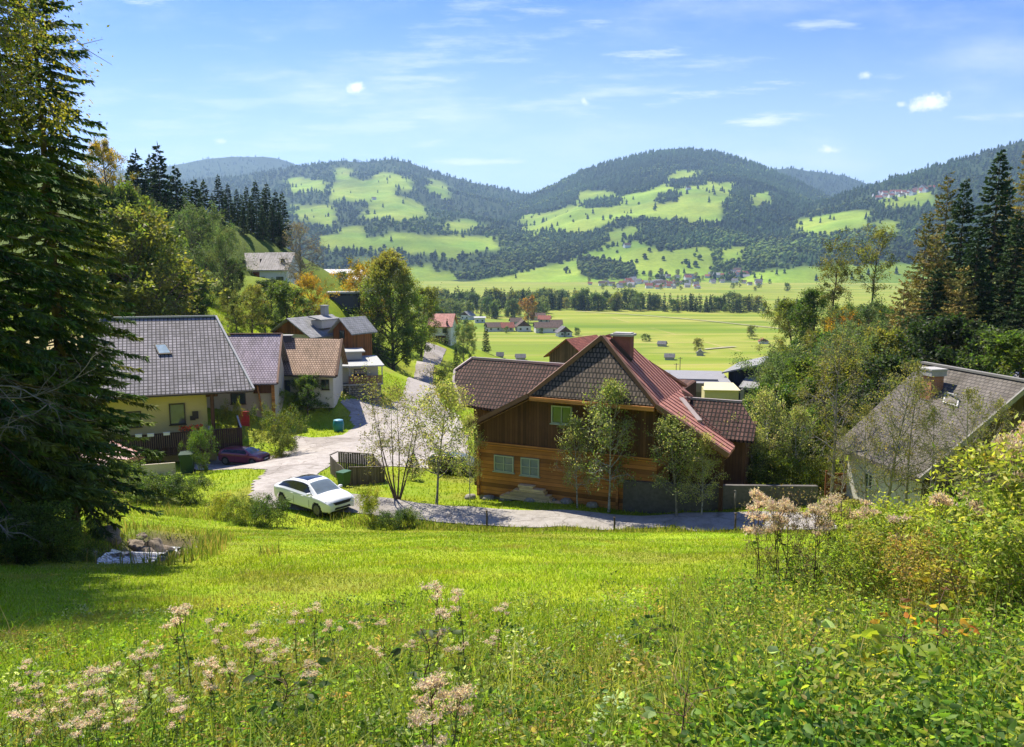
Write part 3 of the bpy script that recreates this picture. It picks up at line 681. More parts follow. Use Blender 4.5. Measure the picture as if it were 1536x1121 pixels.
def tree_at(name, proto, loc, s=1., sxy=None, rz=None, label=None, cat='tree', group=None, lean=None):
    o = empty(name, loc, random.uniform(0, 6.28) if rz is None else rz, label, cat, group)
    o.scale = (sxy or s, sxy or s, s)
    if lean: o.rotation_euler[0], o.rotation_euler[1] = lean
    link('trunk', proto[0], o)
    if proto[1] is not None: link('crown', proto[1], o)
    return o
PROTO = {}
def plant(kind, px, top, d, label, group=None, name=None, cat='tree', wide=1.0, v=None, **kw):
    """tree of a kind on the ground at distance d, its tip at picture height 'top'"""
    vs = PROTO[kind]; (pr, h0) = vs[(plant.n if v is None else v) % len(vs)]; plant.n += 1
    g = G(px, d); zt = P(px, top, d)[2]; s = max(.1, (zt - g[2]) / h0)
    return tree_at(name or {'spruce': 'spruce_tree', 'spruce_far': 'spruce_tree', 'larch': 'larch_tree', 'larch_gold': 'larch_tree'}.get(kind, 'leafy_tree'), pr, g - np.array([0, 0, .05]), s, s * wide, None, label, cat, group, **kw)
plant.n = 0
GREEN = ((.085, .135, .022), (.115, .17, .028), (.06, .105, .022)); OLIVE = ((.18, .195, .035), (.225, .225, .042), (.13, .155, .035)); WILLOW = ((.12, .16, .06), (.15, .19, .075), (.085, .13, .045)); GOLD = ((.42, .26, .015), (.34, .22, .02), (.22, .19, .025)); DARK = ((.028, .05, .014), (.04, .065, .018))
PROTO['spruce'] = [(conifer(20 + i, 20, 3.9, 52, 8, 34, .6, .22, hang=.7), 20) for i in range(3)]
PROTO['spruce_far'] = [(conifer(30 + i, 15, 2.3, 34, 7, 11, .75, .28, ragged=.35), 15) for i in range(3)]
PROTO['larch'] = [(conifer(40 + i, 20, 3.4, 46, 7, 40, .5, .13, base=.12, cols=((.21, .19, .04), (.15, .155, .035), (.26, .21, .04)), droop=.15, ragged=.5, powr=.6, bark=BARKG, hang=1.1), 20) for i in range(2)]
PROTO['larch_gold'] = [(conifer(44, 15, 3.6, 40, 7, 40, .45, .14, base=.05, cols=((.30, .23, .06), (.24, .20, .055), (.18, .17, .045)), droop=.25, ragged=.5, powr=.55, hang=1.1), 15)]
PROTO['green'] = [(broadleaf(50 + i, 10, 4.2, .12, 26, 11000, .3, GREEN, prof='oval'), 10) for i in range(3)]
PROTO['willow'] = [(broadleaf(55 + i, 10, 4.6, .06, 28, 14000, .27, WILLOW, prof='round', lw=.4), 10) for i in range(3)]
PROTO['olive'] = [(broadleaf(60 + i, 10, 3.9, .1, 26, 11000, .26, OLIVE, prof='oval', lw=.5), 10) for i in range(3)]
PROTO['dark'] = [(broadleaf(64 + i, 10, 4.4, .08, 26, 11000, .3, DARK, prof='oval'), 10) for i in range(2)]
PROTO['gold'] = [(broadleaf(67 + i, 10, 4.3, .12, 26, 11000, .27, GOLD, prof='round'), 10) for i in range(2)]
PROTO['goldtall'] = [(broadleaf(69, 16, 3.6, .3, 34, 15000, .2, ((.40, .27, .025), (.33, .23, .03), (.20, .19, .03)), prof='oval', lw=.5), 16)]
PROTO['bare'] = [(broadleaf(70, 12, 4.6, .15, 34, 2600, .2, ((.17, .14, .08), (.22, .17, .1)), prof='oval', bark=BARKG, sub=7, twig=6), 12)]
PROTO['sparse'] = [(broadleaf(72 + i, 9, 2.6, .22, 24, 2600, .12, ((.17, .17, .04), (.22, .2, .06), (.12, .13, .04)), prof='oval', bark=BARKG, sub=6, twig=5, up=.9, hold=.8, thick=.014), 9) for i in range(2)]
PROTO['far_leafy'] = [(broadleaf(80 + i, 10, 4.2, .08, 14, 1300, .8, (GREEN, OLIVE, WILLOW, ((.3, .17, .02), (.24, .15, .03)))[i], prof='oval', sub=3, twig=3), 10) for i in range(4)]
PROTO['far_spruce'] = [(conifer(86 + i, 16, 2.6, 18, 5, 4, 1.3, .5, ragged=.3), 16) for i in range(2)]
PROTO['lime'] = [(broadleaf(90, 22, 7.4, .03, 54, 46000, .32, ((.13, .19, .032), (.09, .14, .026), (.17, .215, .038)), prof='oval', up=.9, topcol=((.27, .25, .045), .62, 1.0), sub=6, twig=5, thick=.016), 22)]  # crown colour shifts to a yellower tone towards the top
PROTO['shrub'] = [(broadleaf(92 + i, 3, 1.8, .03, 30, 9000, .13, (OLIVE, GREEN, ((.20, .21, .03), (.15, .17, .03), (.1, .13, .03)))[i], prof='round', stems=5, spread=.5, lw=.5, thick=.012), 3) for i in range(3)]
PROTO['bush'] = [(broadleaf(120 + i, 1.5, 1.0, .0, 34, 7000, .1, (((.17, .22, .035), (.22, .25, .045), (.12, .16, .03)), ((.06, .10, .02), (.085, .135, .028), (.045, .075, .018)), ((.24, .28, .04), (.18, .23, .035), (.30, .30, .06)))[i], prof='round', stems=5, spread=.45, lw=.5, thick=.01, sig=.8), 1.5) for i in range(3)]
PROTO['young'] = [(broadleaf(96 + i, 6.5, 2.1, .2, 30, 5200, .135, ((.30, .33, .09), (.36, .36, .14), (.20, .25, .06), (.42, .40, .18)), prof='oval', bark=BARKB if i else BARKG, sub=6, twig=5, up=.9, thick=.012, sig=.9), 6.5) for i in range(3)]
PROTO['multi'] = [(broadleaf(99, 6.0, 2.4, .3, 30, 3600, .11, ((.20, .20, .06), (.26, .23, .08), (.15, .165, .04)), prof='vase', bark=BARK, stems=6, spread=.33, sub=6, twig=6, up=1.1, hold=.7, thick=.018), 6.0)]

HL = 'dark spruce in the dense stand on the left hillside'; HLG = 'spruces standing on the left hillside'
for (px, top, d) in [(205, 240, 150), (213, 228, 150), (232, 236, 158), (246, 218, 152), (262, 262, 165), (270, 250, 160), (285, 275, 170), (297, 268, 165), (310, 272, 172), (330, 263, 168), (344, 276, 175), (357, 285, 178), (372, 281, 176), (386, 272, 172), (398, 285, 178), (403, 276, 182), (416, 287, 180), (426, 290, 184),
                      (320, 290, 160), (350, 300, 165), (378, 295, 166), (410, 305, 170), (290, 300, 160), (255, 285, 150), (225, 270, 148), (338, 285, 185), (364, 292, 188), (300, 285, 180), (276, 280, 178), (240, 255, 165), (366, 310, 160), (395, 310, 163), (420, 318, 168), (306, 305, 152), (334, 312, 156)]:
    plant('spruce_far', px, top, d + (34 if px > 318 else 6), HL, HLG, wide=1.15)
WL = [('willow', 293, 322, 118, 'big grey green leafy tree below the dark hillside spruces', .85), ('willow', 335, 352, 112, 'rounded grey green tree left of the pale upper house', .62), ('green', 252, 340, 105, 'green leafy tree on the slope behind the slate roof', 1.1), ('willow', 262, 378, 98, 'low grey green tree just above the slate roof ridge', 1.2),
      ('green', 299, 403, 96, 'small bright green conical tree on the hillside lawn', .8), ('dark', 352, 392, 116, 'dark green bushy tree beside the pale upper house wall', .7), ('olive', 342, 432, 104, 'olive green tree behind the lilac roof', 1.1), ('olive', 378, 428, 101, 'pale olive tree above the lilac roof ridge', 1.0), ('dark', 408, 420, 122, 'dark green tree in front of the pale upper house', 1.2), ('green', 432, 424, 118, 'broad green tree behind the brown gable house', 1.2),
      ('gold', 474, 424, 126, 'orange autumn tree beside the bare tree', .75), ('green', 398, 455, 108, 'low green tree behind the dark chimney', 1.2), ('olive', 355, 455, 99, 'low olive bush tree behind the lilac roof', 1.2), ('green', 222, 360, 92, 'green hillside tree behind the big foreground spruce', 1.2), ('goldtall', 186, 200, 104, 'tall yellow autumn tree behind the big foreground spruce', .7), ('green', 196, 282, 94, 'green leafy tree in front of the yellow autumn tree', .55), ('dark', 168, 285, 92, 'dark green tree below the yellow autumn tree', .5), ('willow', 222, 318, 96, 'grey green tree right of the yellow autumn tree', .6), ('olive', 205, 300, 84, 'olive leafy tree under the yellow autumn tree', 1.1),
      ('olive', 232, 425, 82, 'olive bush tree left of the slate roof ridge', 1.3), ('dark', 485, 466, 127, 'dark leafy tree behind the grey roofed dormer house', 1.2), ('green', 515, 408, 205, 'rounded green tree in front of the long pale roofs', 1.3), ('bare', 452, 333, 142, 'bare grey tree standing in front of the pale upper house', .95),
      ('gold', 553, 405, 156, 'yellow leaved tree leaning against the tall lime tree', .9), ('lime', 590, 379, 150, 'tall broad lime tree by the side road, yellower towards the top', 1.0), ('olive', 632, 432, 178, 'yellowish tree right of the tall lime tree', .9), ('green', 462, 563, 91, 'small apple tree on the lawn before the tan roofed house', 1.05), ('green', 494, 592, 93.5, 'smaller crooked apple tree at the lawn edge', 1.0),
      ('spruce_far', 671, 478, 196, 'narrow dark spruce beside the pink roofed house', .8), ('willow', 696, 494, 178, 'soft grey green tree between two dark spruces', .7), ('spruce_far', 729, 486, 215, 'dark pointed spruce at the edge of the hay field', 1.0), ('spruce_far', 684, 520, 172, 'small dark spruce below the grey green tree', 1.0), ('olive', 700, 486, 245, 'pale yellow green tree behind the dark spruces', 1.0), ('green', 694, 556, 150, 'bright green bush tree by the side road', 1.2), ('dark', 712, 535, 168, 'dark bushy tree above the tiled wing roof', .9),
      ('dark', 560, 470, 158, 'dark lower tree under the lime tree crown', .9), ('green', 640, 452, 240, 'green tree behind the pink roofed house', 1.2), ('green', 684, 572, 138, 'light green shrub on the side road verge', 1.4)]
WL += [('dark', 350, 345, 190, 'dark leafy tree under the hillside spruces, above the pale house', 1.2), ('dark', 385, 350, 196, 'dark leafy tree behind the pale upper house roof', 1.2), ('dark', 425, 352, 200, 'dark leafy tree behind the bare grey tree', 1.2), ('green', 320, 350, 170, 'green tree at the foot of the hillside spruces', 1.1), ('dark', 280, 330, 160, 'shaded leafy tree at the left foot of the hillside spruces', 1.2)]
for (k, px, top, d, lab, wd) in WL: plant(k, px, top, d, lab, wide=wd)
# right-hand hill
WR = [('spruce', 1476, 229, 78, 'tallest dark spruce on the right hill', 1.05), ('spruce', 1427, 270, 82, 'dark spruce left of the tallest right hill spruce', .9), ('spruce', 1510, 318, 74, 'dark spruce right of the tallest right hill spruce', 1.0), ('spruce', 1450, 345, 72, 'shorter dark spruce in front of the tallest one', 1.0), ('spruce', 1535, 370, 68, 'dark spruce at the right end of the hill wood', 1.1), ('spruce', 1390, 400, 74, 'low dark spruce among the brown larches', 1.1),
      ('larch', 1403, 262, 88, 'tall pale olive larch left of the dark spruces', .9), ('larch', 1522, 224, 86, 'tall yellowing larch right of the tallest spruce', .85), ('larch', 1494, 262, 92, 'slim larch behind the tallest spruce', .8), ('larch', 1374, 320, 86, 'olive larch at the left end of the hill wood', .9), ('larch_gold', 1388, 350, 76, 'golden brown larch in front of the spruces', .9), ('larch_gold', 1345, 420, 79, 'brownish larch at the foot of the hill wood', 1.0), ('larch', 1540, 290, 80, 'olive larch at the far right of the hill wood', 1.0), ('larch_gold', 1430, 400, 69, 'brown tinted larch below the dark spruces', .9),
      ('olive', 1190, 448, 116, 'olive leafy tree at the left edge of the right thicket', 1.0), ('green', 1216, 438, 112, 'green leafy tree under the open crowned tree', 1.0), ('olive', 1272, 462, 96, 'yellowish thicket tree with olive crown', 1.1), ('willow', 1302, 468, 90, 'grey green thicket tree beside the larches', 1.0), ('gold', 1262, 480, 93, 'yellow autumn tree inside the right thicket', .75), ('green', 1232, 500, 86, 'mid green tree in the middle of the right thicket', 1.1), ('olive', 1200, 520, 80, 'olive thicket tree above the dark barn', 1.1), ('green', 1168, 560, 72, 'green tree right of the dark barn', 1.0), ('olive', 1185, 585, 62, 'yellow green tree by the lower tiled roof', 1.0), ('olive', 1150, 600, 58, 'olive tree touching the lower tiled roof', .9),
      ('green', 1215, 570, 64, 'green tree left of the slate roof', 1.0), ('olive', 1262, 535, 62, 'olive tree behind the slate roof corner', 1.0), ('willow', 1302, 515, 68, 'grey green tree behind the slate roof', 1.1), ('olive', 1332, 495, 66, 'tall olive shrub tree behind the slate roof peak', .9), ('larch_gold', 1358, 460, 72, 'brownish tree behind the slate roof peak', 1.0), ('dark', 1422, 478, 63, 'dark leafy tree in the shade below the spruces', 1.2), ('dark', 1482, 500, 60, 'dark leafy tree behind the slate roof ridge', 1.2), ('green', 1528, 497, 54, 'bright green tree at the right edge above the roof', 1.2), ('dark', 1385, 500, 66, 'dark bush tree behind the slate roof chimney', 1.2), ('dark', 1330, 560, 60, 'dark shrub tree left of the slate roof peak', 1.0)]
for (k, px, top, d, lab, wd) in WR: plant(k, px, top, d, lab, wide=wd)
PROTO['open'] = [(broadleaf(110, 12, 4.0, .5, 20, 5200, .22, ((.13, .14, .025), (.2, .18, .03), (.08, .1, .02)), prof='top', up=.8, thick=.02, sub=5, twig=4), 12), (broadleaf(112, 12, 2.6, .35, 22, 4200, .2, OLIVE, prof='round', up=1.2, thick=.014), 12)]
plant('open', 1243, 382, 108, 'open crowned tree with a bare forked trunk above the thicket', v=0, wide=1.0)
plant('open', 1303, 345, 104, 'slender leaning tree with a thin crown above the thicket', v=1, wide=1.0, lean=(0, R(-5)))
# thin trees round the slate house and in the garden
for (k, px, top, d, lab, wd) in [('sparse', 1246, 495, 46.5, 'tall thin tree in front of the left end of the slate roof', .8), ('sparse', 1326, 535, 38.5, 'thin leafless looking tree before the white house wall', .85), ('sparse', 1356, 560, 39.5, 'second thin twiggy tree before the slate roof', .9), ('sparse', 1448, 575, 34.5, 'thin bare tree in front of the slate roof, right of its hatch', .9), ('sparse', 1478, 592, 35, 'slender twiggy tree beside the dark wooden gable', .8), ('sparse', 1296, 600, 39.2, 'airy young tree before the left corner of the slate roof', .75), ('sparse', 1392, 605, 37.5, 'twiggy young tree before the white house wall below the chimney', .8), ('sparse', 1262, 640, 42.5, 'small light green tree at the left end of the white house wall', .8), ('young', 1150, 585, 51, 'young olive tree beside the low wall', .8), ('young', 1098, 622, 48.8, 'young tree before the end of the red roof', .9), ('young', 1190, 610, 50, 'light green young tree above the low wall', .9), ('olive', 1215, 620, 53, 'small bushy olive tree behind the low wall', .9), ('young', 1128, 640, 49.4, 'small tree growing behind the grey wall', 1.0), ('green', 1160, 640, 52, 'green bush tree behind the grey wall', .9)]:
    plant(k, px, top, d, lab, wide=wd)
# young trees in front of the wooden house
plant('multi', 596, 585, 46.6, 'many stemmed airy tree on the verge behind the white car', wide=1.0)
plant('young', 655, 572, 46.2, 'slim young tree left of the wooden house', v=0, wide=.95)
plant('young', 705, 622, 48.6, 'small tree against the left corner of the wooden house', v=2, wide=.6)
plant('young', 913, 572, 45.0, 'tallest young tree in front of the wooden gable', v=1, wide=.88)
plant('young', 866, 628, 45.6, 'thinner young tree just left of the tallest one', v=2, wide=.75)
plant('young', 1015, 624, 43.3, 'young tree before the red roof slope and grey wall', v=0, wide=.95)
plant('young', 1052, 650, 43.2, 'drooping young tree above the dark wall', v=1, wide=.85)
# shrubs
for (v, px, top, d, lab, wd) in [(2, 416, 622, 70.5, 'large yellow green shrub beside the maroon car', .85), (2, 430, 652, 68.5, 'low yellow green shrub at the drive edge', .8), (1, 303, 652, 63.5, 'dark green bush in front of the balcony', .62), (2, 346, 612, 76, 'bright green bush behind the balcony rail', .5), (1, 415, 588, 88, 'dark bush at the tan roofed house wall', 1.0), (2, 1188, 706, 49.2, 'round bright yellow green bush above the low wall', 1.4), (0, 1225, 690, 50.5, 'olive shrub above the low wall', 1.3), (0, 1150, 690, 50, 'olive shrub behind the grey wall', 1.3), (1, 1120, 690, 49.5, 'green shrub behind the grey wall', 1.2),
                                 (0, 366, 752, 40.5, 'rounded green bush on the bank before the white car', 1.0), (1, 404, 756, 40, 'dark low bush on the bank under the white car', 1.2), (2, 336, 746, 42, 'grassy bush on the bank left of the white car', .9), (1, 185, 705, 47, 'dark shrub beside the pink shed roof', 1.3), (1, 215, 722, 45.5, 'dark hedge shrub below the lawn', 1.5), (1, 250, 722, 46, 'green hedge shrub below the lawn, beside the dark one', 1.5), (1, 282, 722, 46.5, 'hedge shrub at the right end of the row below the lawn', 1.4),
                                 (0, 150, 780, 25, 'bush with dry tufts left of the stream', 1.0), (1, 95, 790, 21, 'leafy bush under the big spruce', 1.4), (1, 50, 800, 20, 'dark leafy bush at the foot of the big spruce', 1.5), (1, 120, 830, 20.5, 'low leafy bush on the near stream bank', 1.7), (1, 62, 775, 17.2, 'leafy bush in front of the foreground spruce trunk', 1.2), (0, 88, 800, 17.6, 'pale green bush right of the foreground spruce trunk', 1.3), (1, 20, 800, 16.5, 'dark bush at the far left edge under the spruce boughs', 1.3), (0, 126, 822, 19.4, 'small tufted bush on the left bank of the stream', .8), (2, 556, 742, 41.8, 'tall weedy bush beside the lane', .6), (1, 590, 772, 40.5, 'dark low bush beside the lane', 1.5), (0, 615, 770, 41, 'small weed bush on the lane edge', 1.2), (0, 690, 786, 41.5, 'low weed tuft below the lane', 1.6), (2, 672, 552, 143, 'bright bush on the right of the side road', 1.2), (2, 575, 660, 72, 'yellow green bush in the yard island', 1.6), (0, 155, 735, 40, 'leafy shrub in front of the pink shed', 1.6), (0, 785, 790, 41.2, 'tiny weed tuft beside the lane', 1.4), (0, 945, 802, 41, 'dry weed clump below the lane', 3.0), (0, 1010, 806, 41, 'short dry weed clump near the lane post', 2.4)]:
    plant('bush' if d < 60 else 'shrub', px, top, d, lab, name='garden_shrub', cat='shrub', v=v, wide=wd * (.85 if d < 60 else 1))
# valley trees
r = np.random.default_rng(12)
for i in range(190):
    px = r.uniform(640, 850); by = r.uniform(452, 484) if px < 820 else r.uniform(450, 464)
    if 690 < px < 850 and by > 478: by -= 10
    d = FPX * 50 / (by - 390); hpx = r.uniform(13, 27) * 700 / d
    k = 'far_spruce' if r.random() < .5 else 'far_leafy'
    plant(k, px, by - hpx, d, 'distant valley spruce in the wood behind the small village' if k == 'far_spruce' else 'distant valley tree with leafy crown behind the small village', 'distant spruces behind the small village' if k == 'far_spruce' else 'distant leafy trees behind the small village', wide=.95, v=int(r.integers(0, 3)) if k == 'far_leafy' else None, name='distant_spruce' if k == 'far_spruce' else 'distant_tree')
plant('far_leafy', 792, 448, 640, 'orange autumn tree in the valley wood', v=3)
for i in range(300):
    t = r.random() ** 1.15; px = 640 + 560 * t; d = 850 - 90 * t + r.uniform(-18, 40)
    hpx = r.uniform(17, 31) if t < .6 else r.uniform(8, 26)
    g = G(px, d); by = project(*g)[1]; k = 'far_spruce' if r.random() < .8 else 'far_leafy'
    plant(k, px, by - hpx, d, 'dark conifer in the long tree row across the valley floor' if k == 'far_spruce' else 'leafy tree in the long tree row across the valley floor', 'conifers of the long valley tree row' if k == 'far_spruce' else 'leafy trees of the long valley tree row', name='distant_spruce' if k == 'far_spruce' else 'distant_tree', wide=1.05, v=int(r.integers(0, 3)) if k == 'far_leafy' else None)
for (px, top, by, lab) in [(1048, 508, 527, 'round leafy tree beside a hut in the hay field'), (1128, 489, 506, 'lone round tree left of the red field barn'), (967, 501, 511, 'small dark bush tree in the hay field'), (973, 503, 511, 'small dark bush next to another in the hay field'), (938, 506, 517, 'small tree showing right of the brick chimney'), (700, 480, 497, 'small green tree at the small village edge'), (865, 492, 503, 'bushy tree at the right end of the small village'), (847, 497, 505, 'low green bush by the last village house'), (812, 492, 500, 'green bush in front of the long brown roof'), (760, 490, 499, 'green bush between two village houses'), (1180, 425, 436, 'lone small tree on the far meadow')]:
    d = FPX * 50 / (by - 390); plant('far_leafy', px, top, d, lab, v=1 if 'round' in lab else 0, wide=1.1)

# thicket filling the right-hand slope
r = np.random.default_rng(77); SIL = interp_px([(1150, 600), (1165, 560), (1180, 500), (1200, 455), (1225, 445), (1260, 480), (1300, 460), (1340, 440), (1400, 470), (1536, 490)])
for i in range(46):
    px = r.uniform(1158, 1345); d = r.uniform(52, 112); k = ('olive', 'green', 'olive', 'willow', 'dark', 'green')[i % 6]
    zt = P(px, 560, d)[2]; top = max(SIL(px) + r.uniform(5, 40), project(*(G(px, d) + np.array([0, 0, r.uniform(3.5, 8.5)])))[1])
    plant(k, px, top, d, {'olive': 'olive thicket tree on the slope between farmhouse and slate roof', 'green': 'green thicket tree on the slope between farmhouse and slate roof', 'willow': 'grey green thicket tree on the slope between farmhouse and slate roof', 'dark': 'dark thicket tree on the slope between farmhouse and slate roof'}[k], {'olive': 'olive trees of the right thicket', 'green': 'green trees of the right thicket', 'willow': 'grey green trees of the right thicket', 'dark': 'dark trees of the right thicket'}[k], wide=1.05)

# ---------------------------------------------------------------- building helpers
class Frame:
    """local frame: x along e, y = back, z up, origin O"""
    def __init__(s, O, ang): s.O = np.asarray(O, float); s.a = ang; s.e = np.array([math.cos(ang), math.sin(ang), 0]); s.b = np.array([-math.sin(ang), math.cos(ang), 0])
    def loc(s, w): w = np.asarray(w) - s.O; return np.array([w @ s.e, w @ s.b, w[2]])
    def world(s, l): return s.O + s.e * l[0] + s.b * l[1] + np.array([0, 0, l[2]])
    def pix(s, px, py, p0, n):
        """pixel ray against a local plane (point p0, normal n) -> local point"""
        n = np.asarray(n, float); nw = s.e * n[0] + s.b * n[1] + np.array([0, 0, n[2]])
        return s.loc(on_plane(px, py, s.world(p0), nw))
m_pane = m_glass('window_glass'); m_white = m_plain('white_paint', (.72, .71, .68), .6, .12); m_wframe = m_plain('white_window_frame', (.7, .7, .68), .5, .05, bmp=0); m_dframe = m_plain('dark_window_frame', (.06, .045, .035), .6, .1, bmp=0)
m_gframe = m_plain('pale_green_frame', (.42, .48, .38), .6, .1, bmp=0)
def window(parent, F_, c, w, h, frame=None, nrm=(0, -1, 0), bars=(1, 0), depth=.08, fw=.07, pane=None, name='window', sill=True):
    """frame mesh + pane child; c = centre on the wall face (local), nrm the outward axis"""
    nrm = np.asarray(nrm, float); u = np.cross((0, 0, 1.), -nrm) * -1; u = np.cross(nrm, (0, 0, 1.)) * -1
    c = np.asarray(c, float); z = np.array([0, 0, 1.]); mb = MB(); o = c + nrm * depth * .5
    for s in (-1, 1):
        mb.bar(o + u * s * (w / 2 - fw / 2) - z * h / 2, o + u * s * (w / 2 - fw / 2) + z * h / 2, fw, depth, up=nrm)
        mb.bar(o - u * (w / 2 - fw) + z * s * (h / 2 - fw / 2), o + u * (w / 2 - fw) + z * s * (h / 2 - fw / 2), fw, depth * .96, up=nrm)
    for i in range(bars[0]):
        x = (i + 1) / (bars[0] + 1) - .5; mb.bar(o + u * w * x - z * (h / 2 - fw), o + u * w * x + z * (h / 2 - fw), .05, depth * .8, up=nrm)
    for i in range(bars[1]):
        x = (i + 1) / (bars[1] + 1) - .5; mb.bar(o + z * h * x - u * (w / 2 - fw), o + z * h * x + u * (w / 2 - fw), .04, depth * .7, up=nrm)
    f = mb.obj(name, frame or m_wframe, parent)
    p = MB(); q = c + nrm * depth * .25
    p.add([q - u * w * .48 - z * h * .48, q + u * w * .48 - z * h * .48, q + u * w * .48 + z * h * .48, q - u * w * .48 + z * h * .48], [(0, 1, 2, 3)]); p.obj('pane', pane or m_pane, f)
    if sill:
        s_ = MB(); s_.bar(c - u * (w / 2 + .08) - z * (h / 2 + .03) + nrm * .09, c + u * (w / 2 + .08) - z * (h / 2 + .03) + nrm * .09, .18, .05); s_.obj('sill', frame or m_wframe, f)
    return f

# ================================================================ wooden farmhouse
m_log = m_boards('orange_log_wall', (.46, .195, .055), .24, True, (.06, .03, .012), .45, .6)
m_darkb = m_boards('dark_brown_boards', (.13, .062, .034), .18, False, (.015, .009, .006), .3)
m_redm = m_plain('red_standing_seam', (.50, .225, .17), .75, .3, .9, .1, spec=.25, fine=6)
m_redseam = m_plain('dark_red_seam', (.30, .11, .09), .5, .2)  # darker red of the raised seam bars
m_btile = m_tiles('dark_brown_tiles', (.07, .036, .03), (.115, .062, .05), (.012, .009, .008), .24, .36, .5, 1., .0, .05)
m_gtile = m_tiles('weathered_dark_shingles', (.115, .09, .072), (.165, .13, .102), (.04, .036, .03), .22, .33, .6, 1., .5, .045)
m_edge = m_plain('brown_verge_board', (.19, .10, .065), .7, .3, 2); m_soffit = m_boards('soffit_boards', (.28, .14, .06), .15, False)
m_stone = m_plain('rubble_stone', (.33, .31, .28), .9, .5, 2.5, .8, fine=7); m_chim = m_plain('red_chimney_plaster', (.26, .10, .085), .8, .3, 2); m_capc = m_plain('grey_concrete', (.42, .41, .39), .85, .3, 2, .4)
m_orange_trim = m_boards('orange_boards', (.50, .22, .07), .2, True, (.06, .03, .01))
FO = Frame(P(708, 748, 50), math.atan2(-.407, .914))
fh = empty('wooden_farmhouse', FO.O, FO.a, 'large dark wooden farmhouse with an orange log base and steep red and brown roofs', 'house')
A = np.array([8.27, 1.0, 10.75]); HLp = np.array([4.39, -1, 7.26]); HRp = np.array([12.15, -1, 7.18])
ER = FO.pix(1093, 682, (0, -1, 0), (0, 1, 0)); EL = np.array([.25, -1, 5.02])
nUR = unit(np.cross(HRp - A, [0, 1., 0])); nLR = unit(np.cross(ER - HRp, [0, 1., 0])); nUL = unit(np.cross(HLp - A, [0, 1., 0])); nLL = unit(np.cross(EL - HLp, [0, 1., 0]))
th = np.array([0, 0, -.16])
# walls
w = MB(); WX0, WX1 = .45, 12.0
w.box(WX0, 0, .35, WX1, 11, 3.79); w.obj('log_wall', m_log, fh)
w = MB(); w.box(12.01, 3.2, -.6, 15.2, 10.8, 4.7); w.obj('recessed_wall', m_darkb, fh)
w = MB(); w.box(WX0 - .04, -.05, 3.79, WX1 + .02, 11.02, 5.2); w.slab([(WX0 - .04, -.05, 5.2), (WX1 + .02, -.05, 5.2), (WX1 + .01, -.05, 6.9), (11.9, -.05, 6.95), (4.3, -.05, 7.0), (WX0 + .3, -.05, 5.3)], (0, 11, 0)); w.obj('upper_wall', m_darkb, fh)
w = MB(); w.box(WX0 + .03, .06, -1.0, WX1 - .05, 10.9, .36); w.obj('stone_plinth', m_stone, fh)
w = MB(); w.bar((WX0 - .02, -.1, 3.8), (WX1, -.1, 3.8), .14, .16); w.bar((WX0 + .06, -.06, .3), (WX0 + .06, -.06, 3.7), .2, .16); w.bar((9.7, -.06, .3), (9.7, -.06, 3.7), .22, .14); w.obj('wall_beam', m_orange_trim, fh)
for (a0, b0, c0, d0) in ((743, 683, 770, 708), (783, 687, 808, 714)):
    p = FO.pix(a0, b0, (0, 0, 0), (0, 1, 0)); q = FO.pix(c0, d0, (0, 0, 0), (0, 1, 0)); c = (p + q) / 2
    window(fh, FO, (c[0], -.0, c[2]), abs(q[0] - p[0]) + .1, abs(p[2] - q[2]) + .1, m_gframe, bars=(1, 1), depth=.12, pane=m_glass('pale_curtained_glass', (.16, .22, .20), .15) if a0 == 743 else D.materials['pale_curtained_glass'])
p = FO.pix(829, 609, (0, -.05, 0), (0, 1, 0)); q = FO.pix(857, 636, (0, -.05, 0), (0, 1, 0)); c = (p + q) / 2
window(fh, FO, (c[0], -.05, c[2]), abs(q[0] - p[0]) + .1, abs(p[2] - q[2]) + .1, m_gframe, bars=(1, 0), depth=.12, pane=m_glass('green_reflection_tint', (.04, .11, .05), .1))  # green reflection painted into the base colour of this pane
# roof right slope, as far as its rear verge
cr = lambda px, py: FO.pix(px, py, A, nUR)
lr = lambda px, py: FO.pix(px, py, HRp, nLR)
rf = MB()
Cq, Dq = cr(936, 511), cr(1040, 594)
up = [A, HRp, lr(1045, 634) if False else None]
# split line between the steep and the flatter part is level with HR
tD = HRp + np.array([0, (Dq[1] - HRp[1]), 0])
rf.slab([A, HRp, HRp + (0, 6.2, 0), Dq, Cq], th)
rear0 = HRp + np.array([0, 6.2, 0]); rf.slab([HRp, ER, ER + np.array([0, 2.2, 0]), lr(1047, 632), rear0], th)
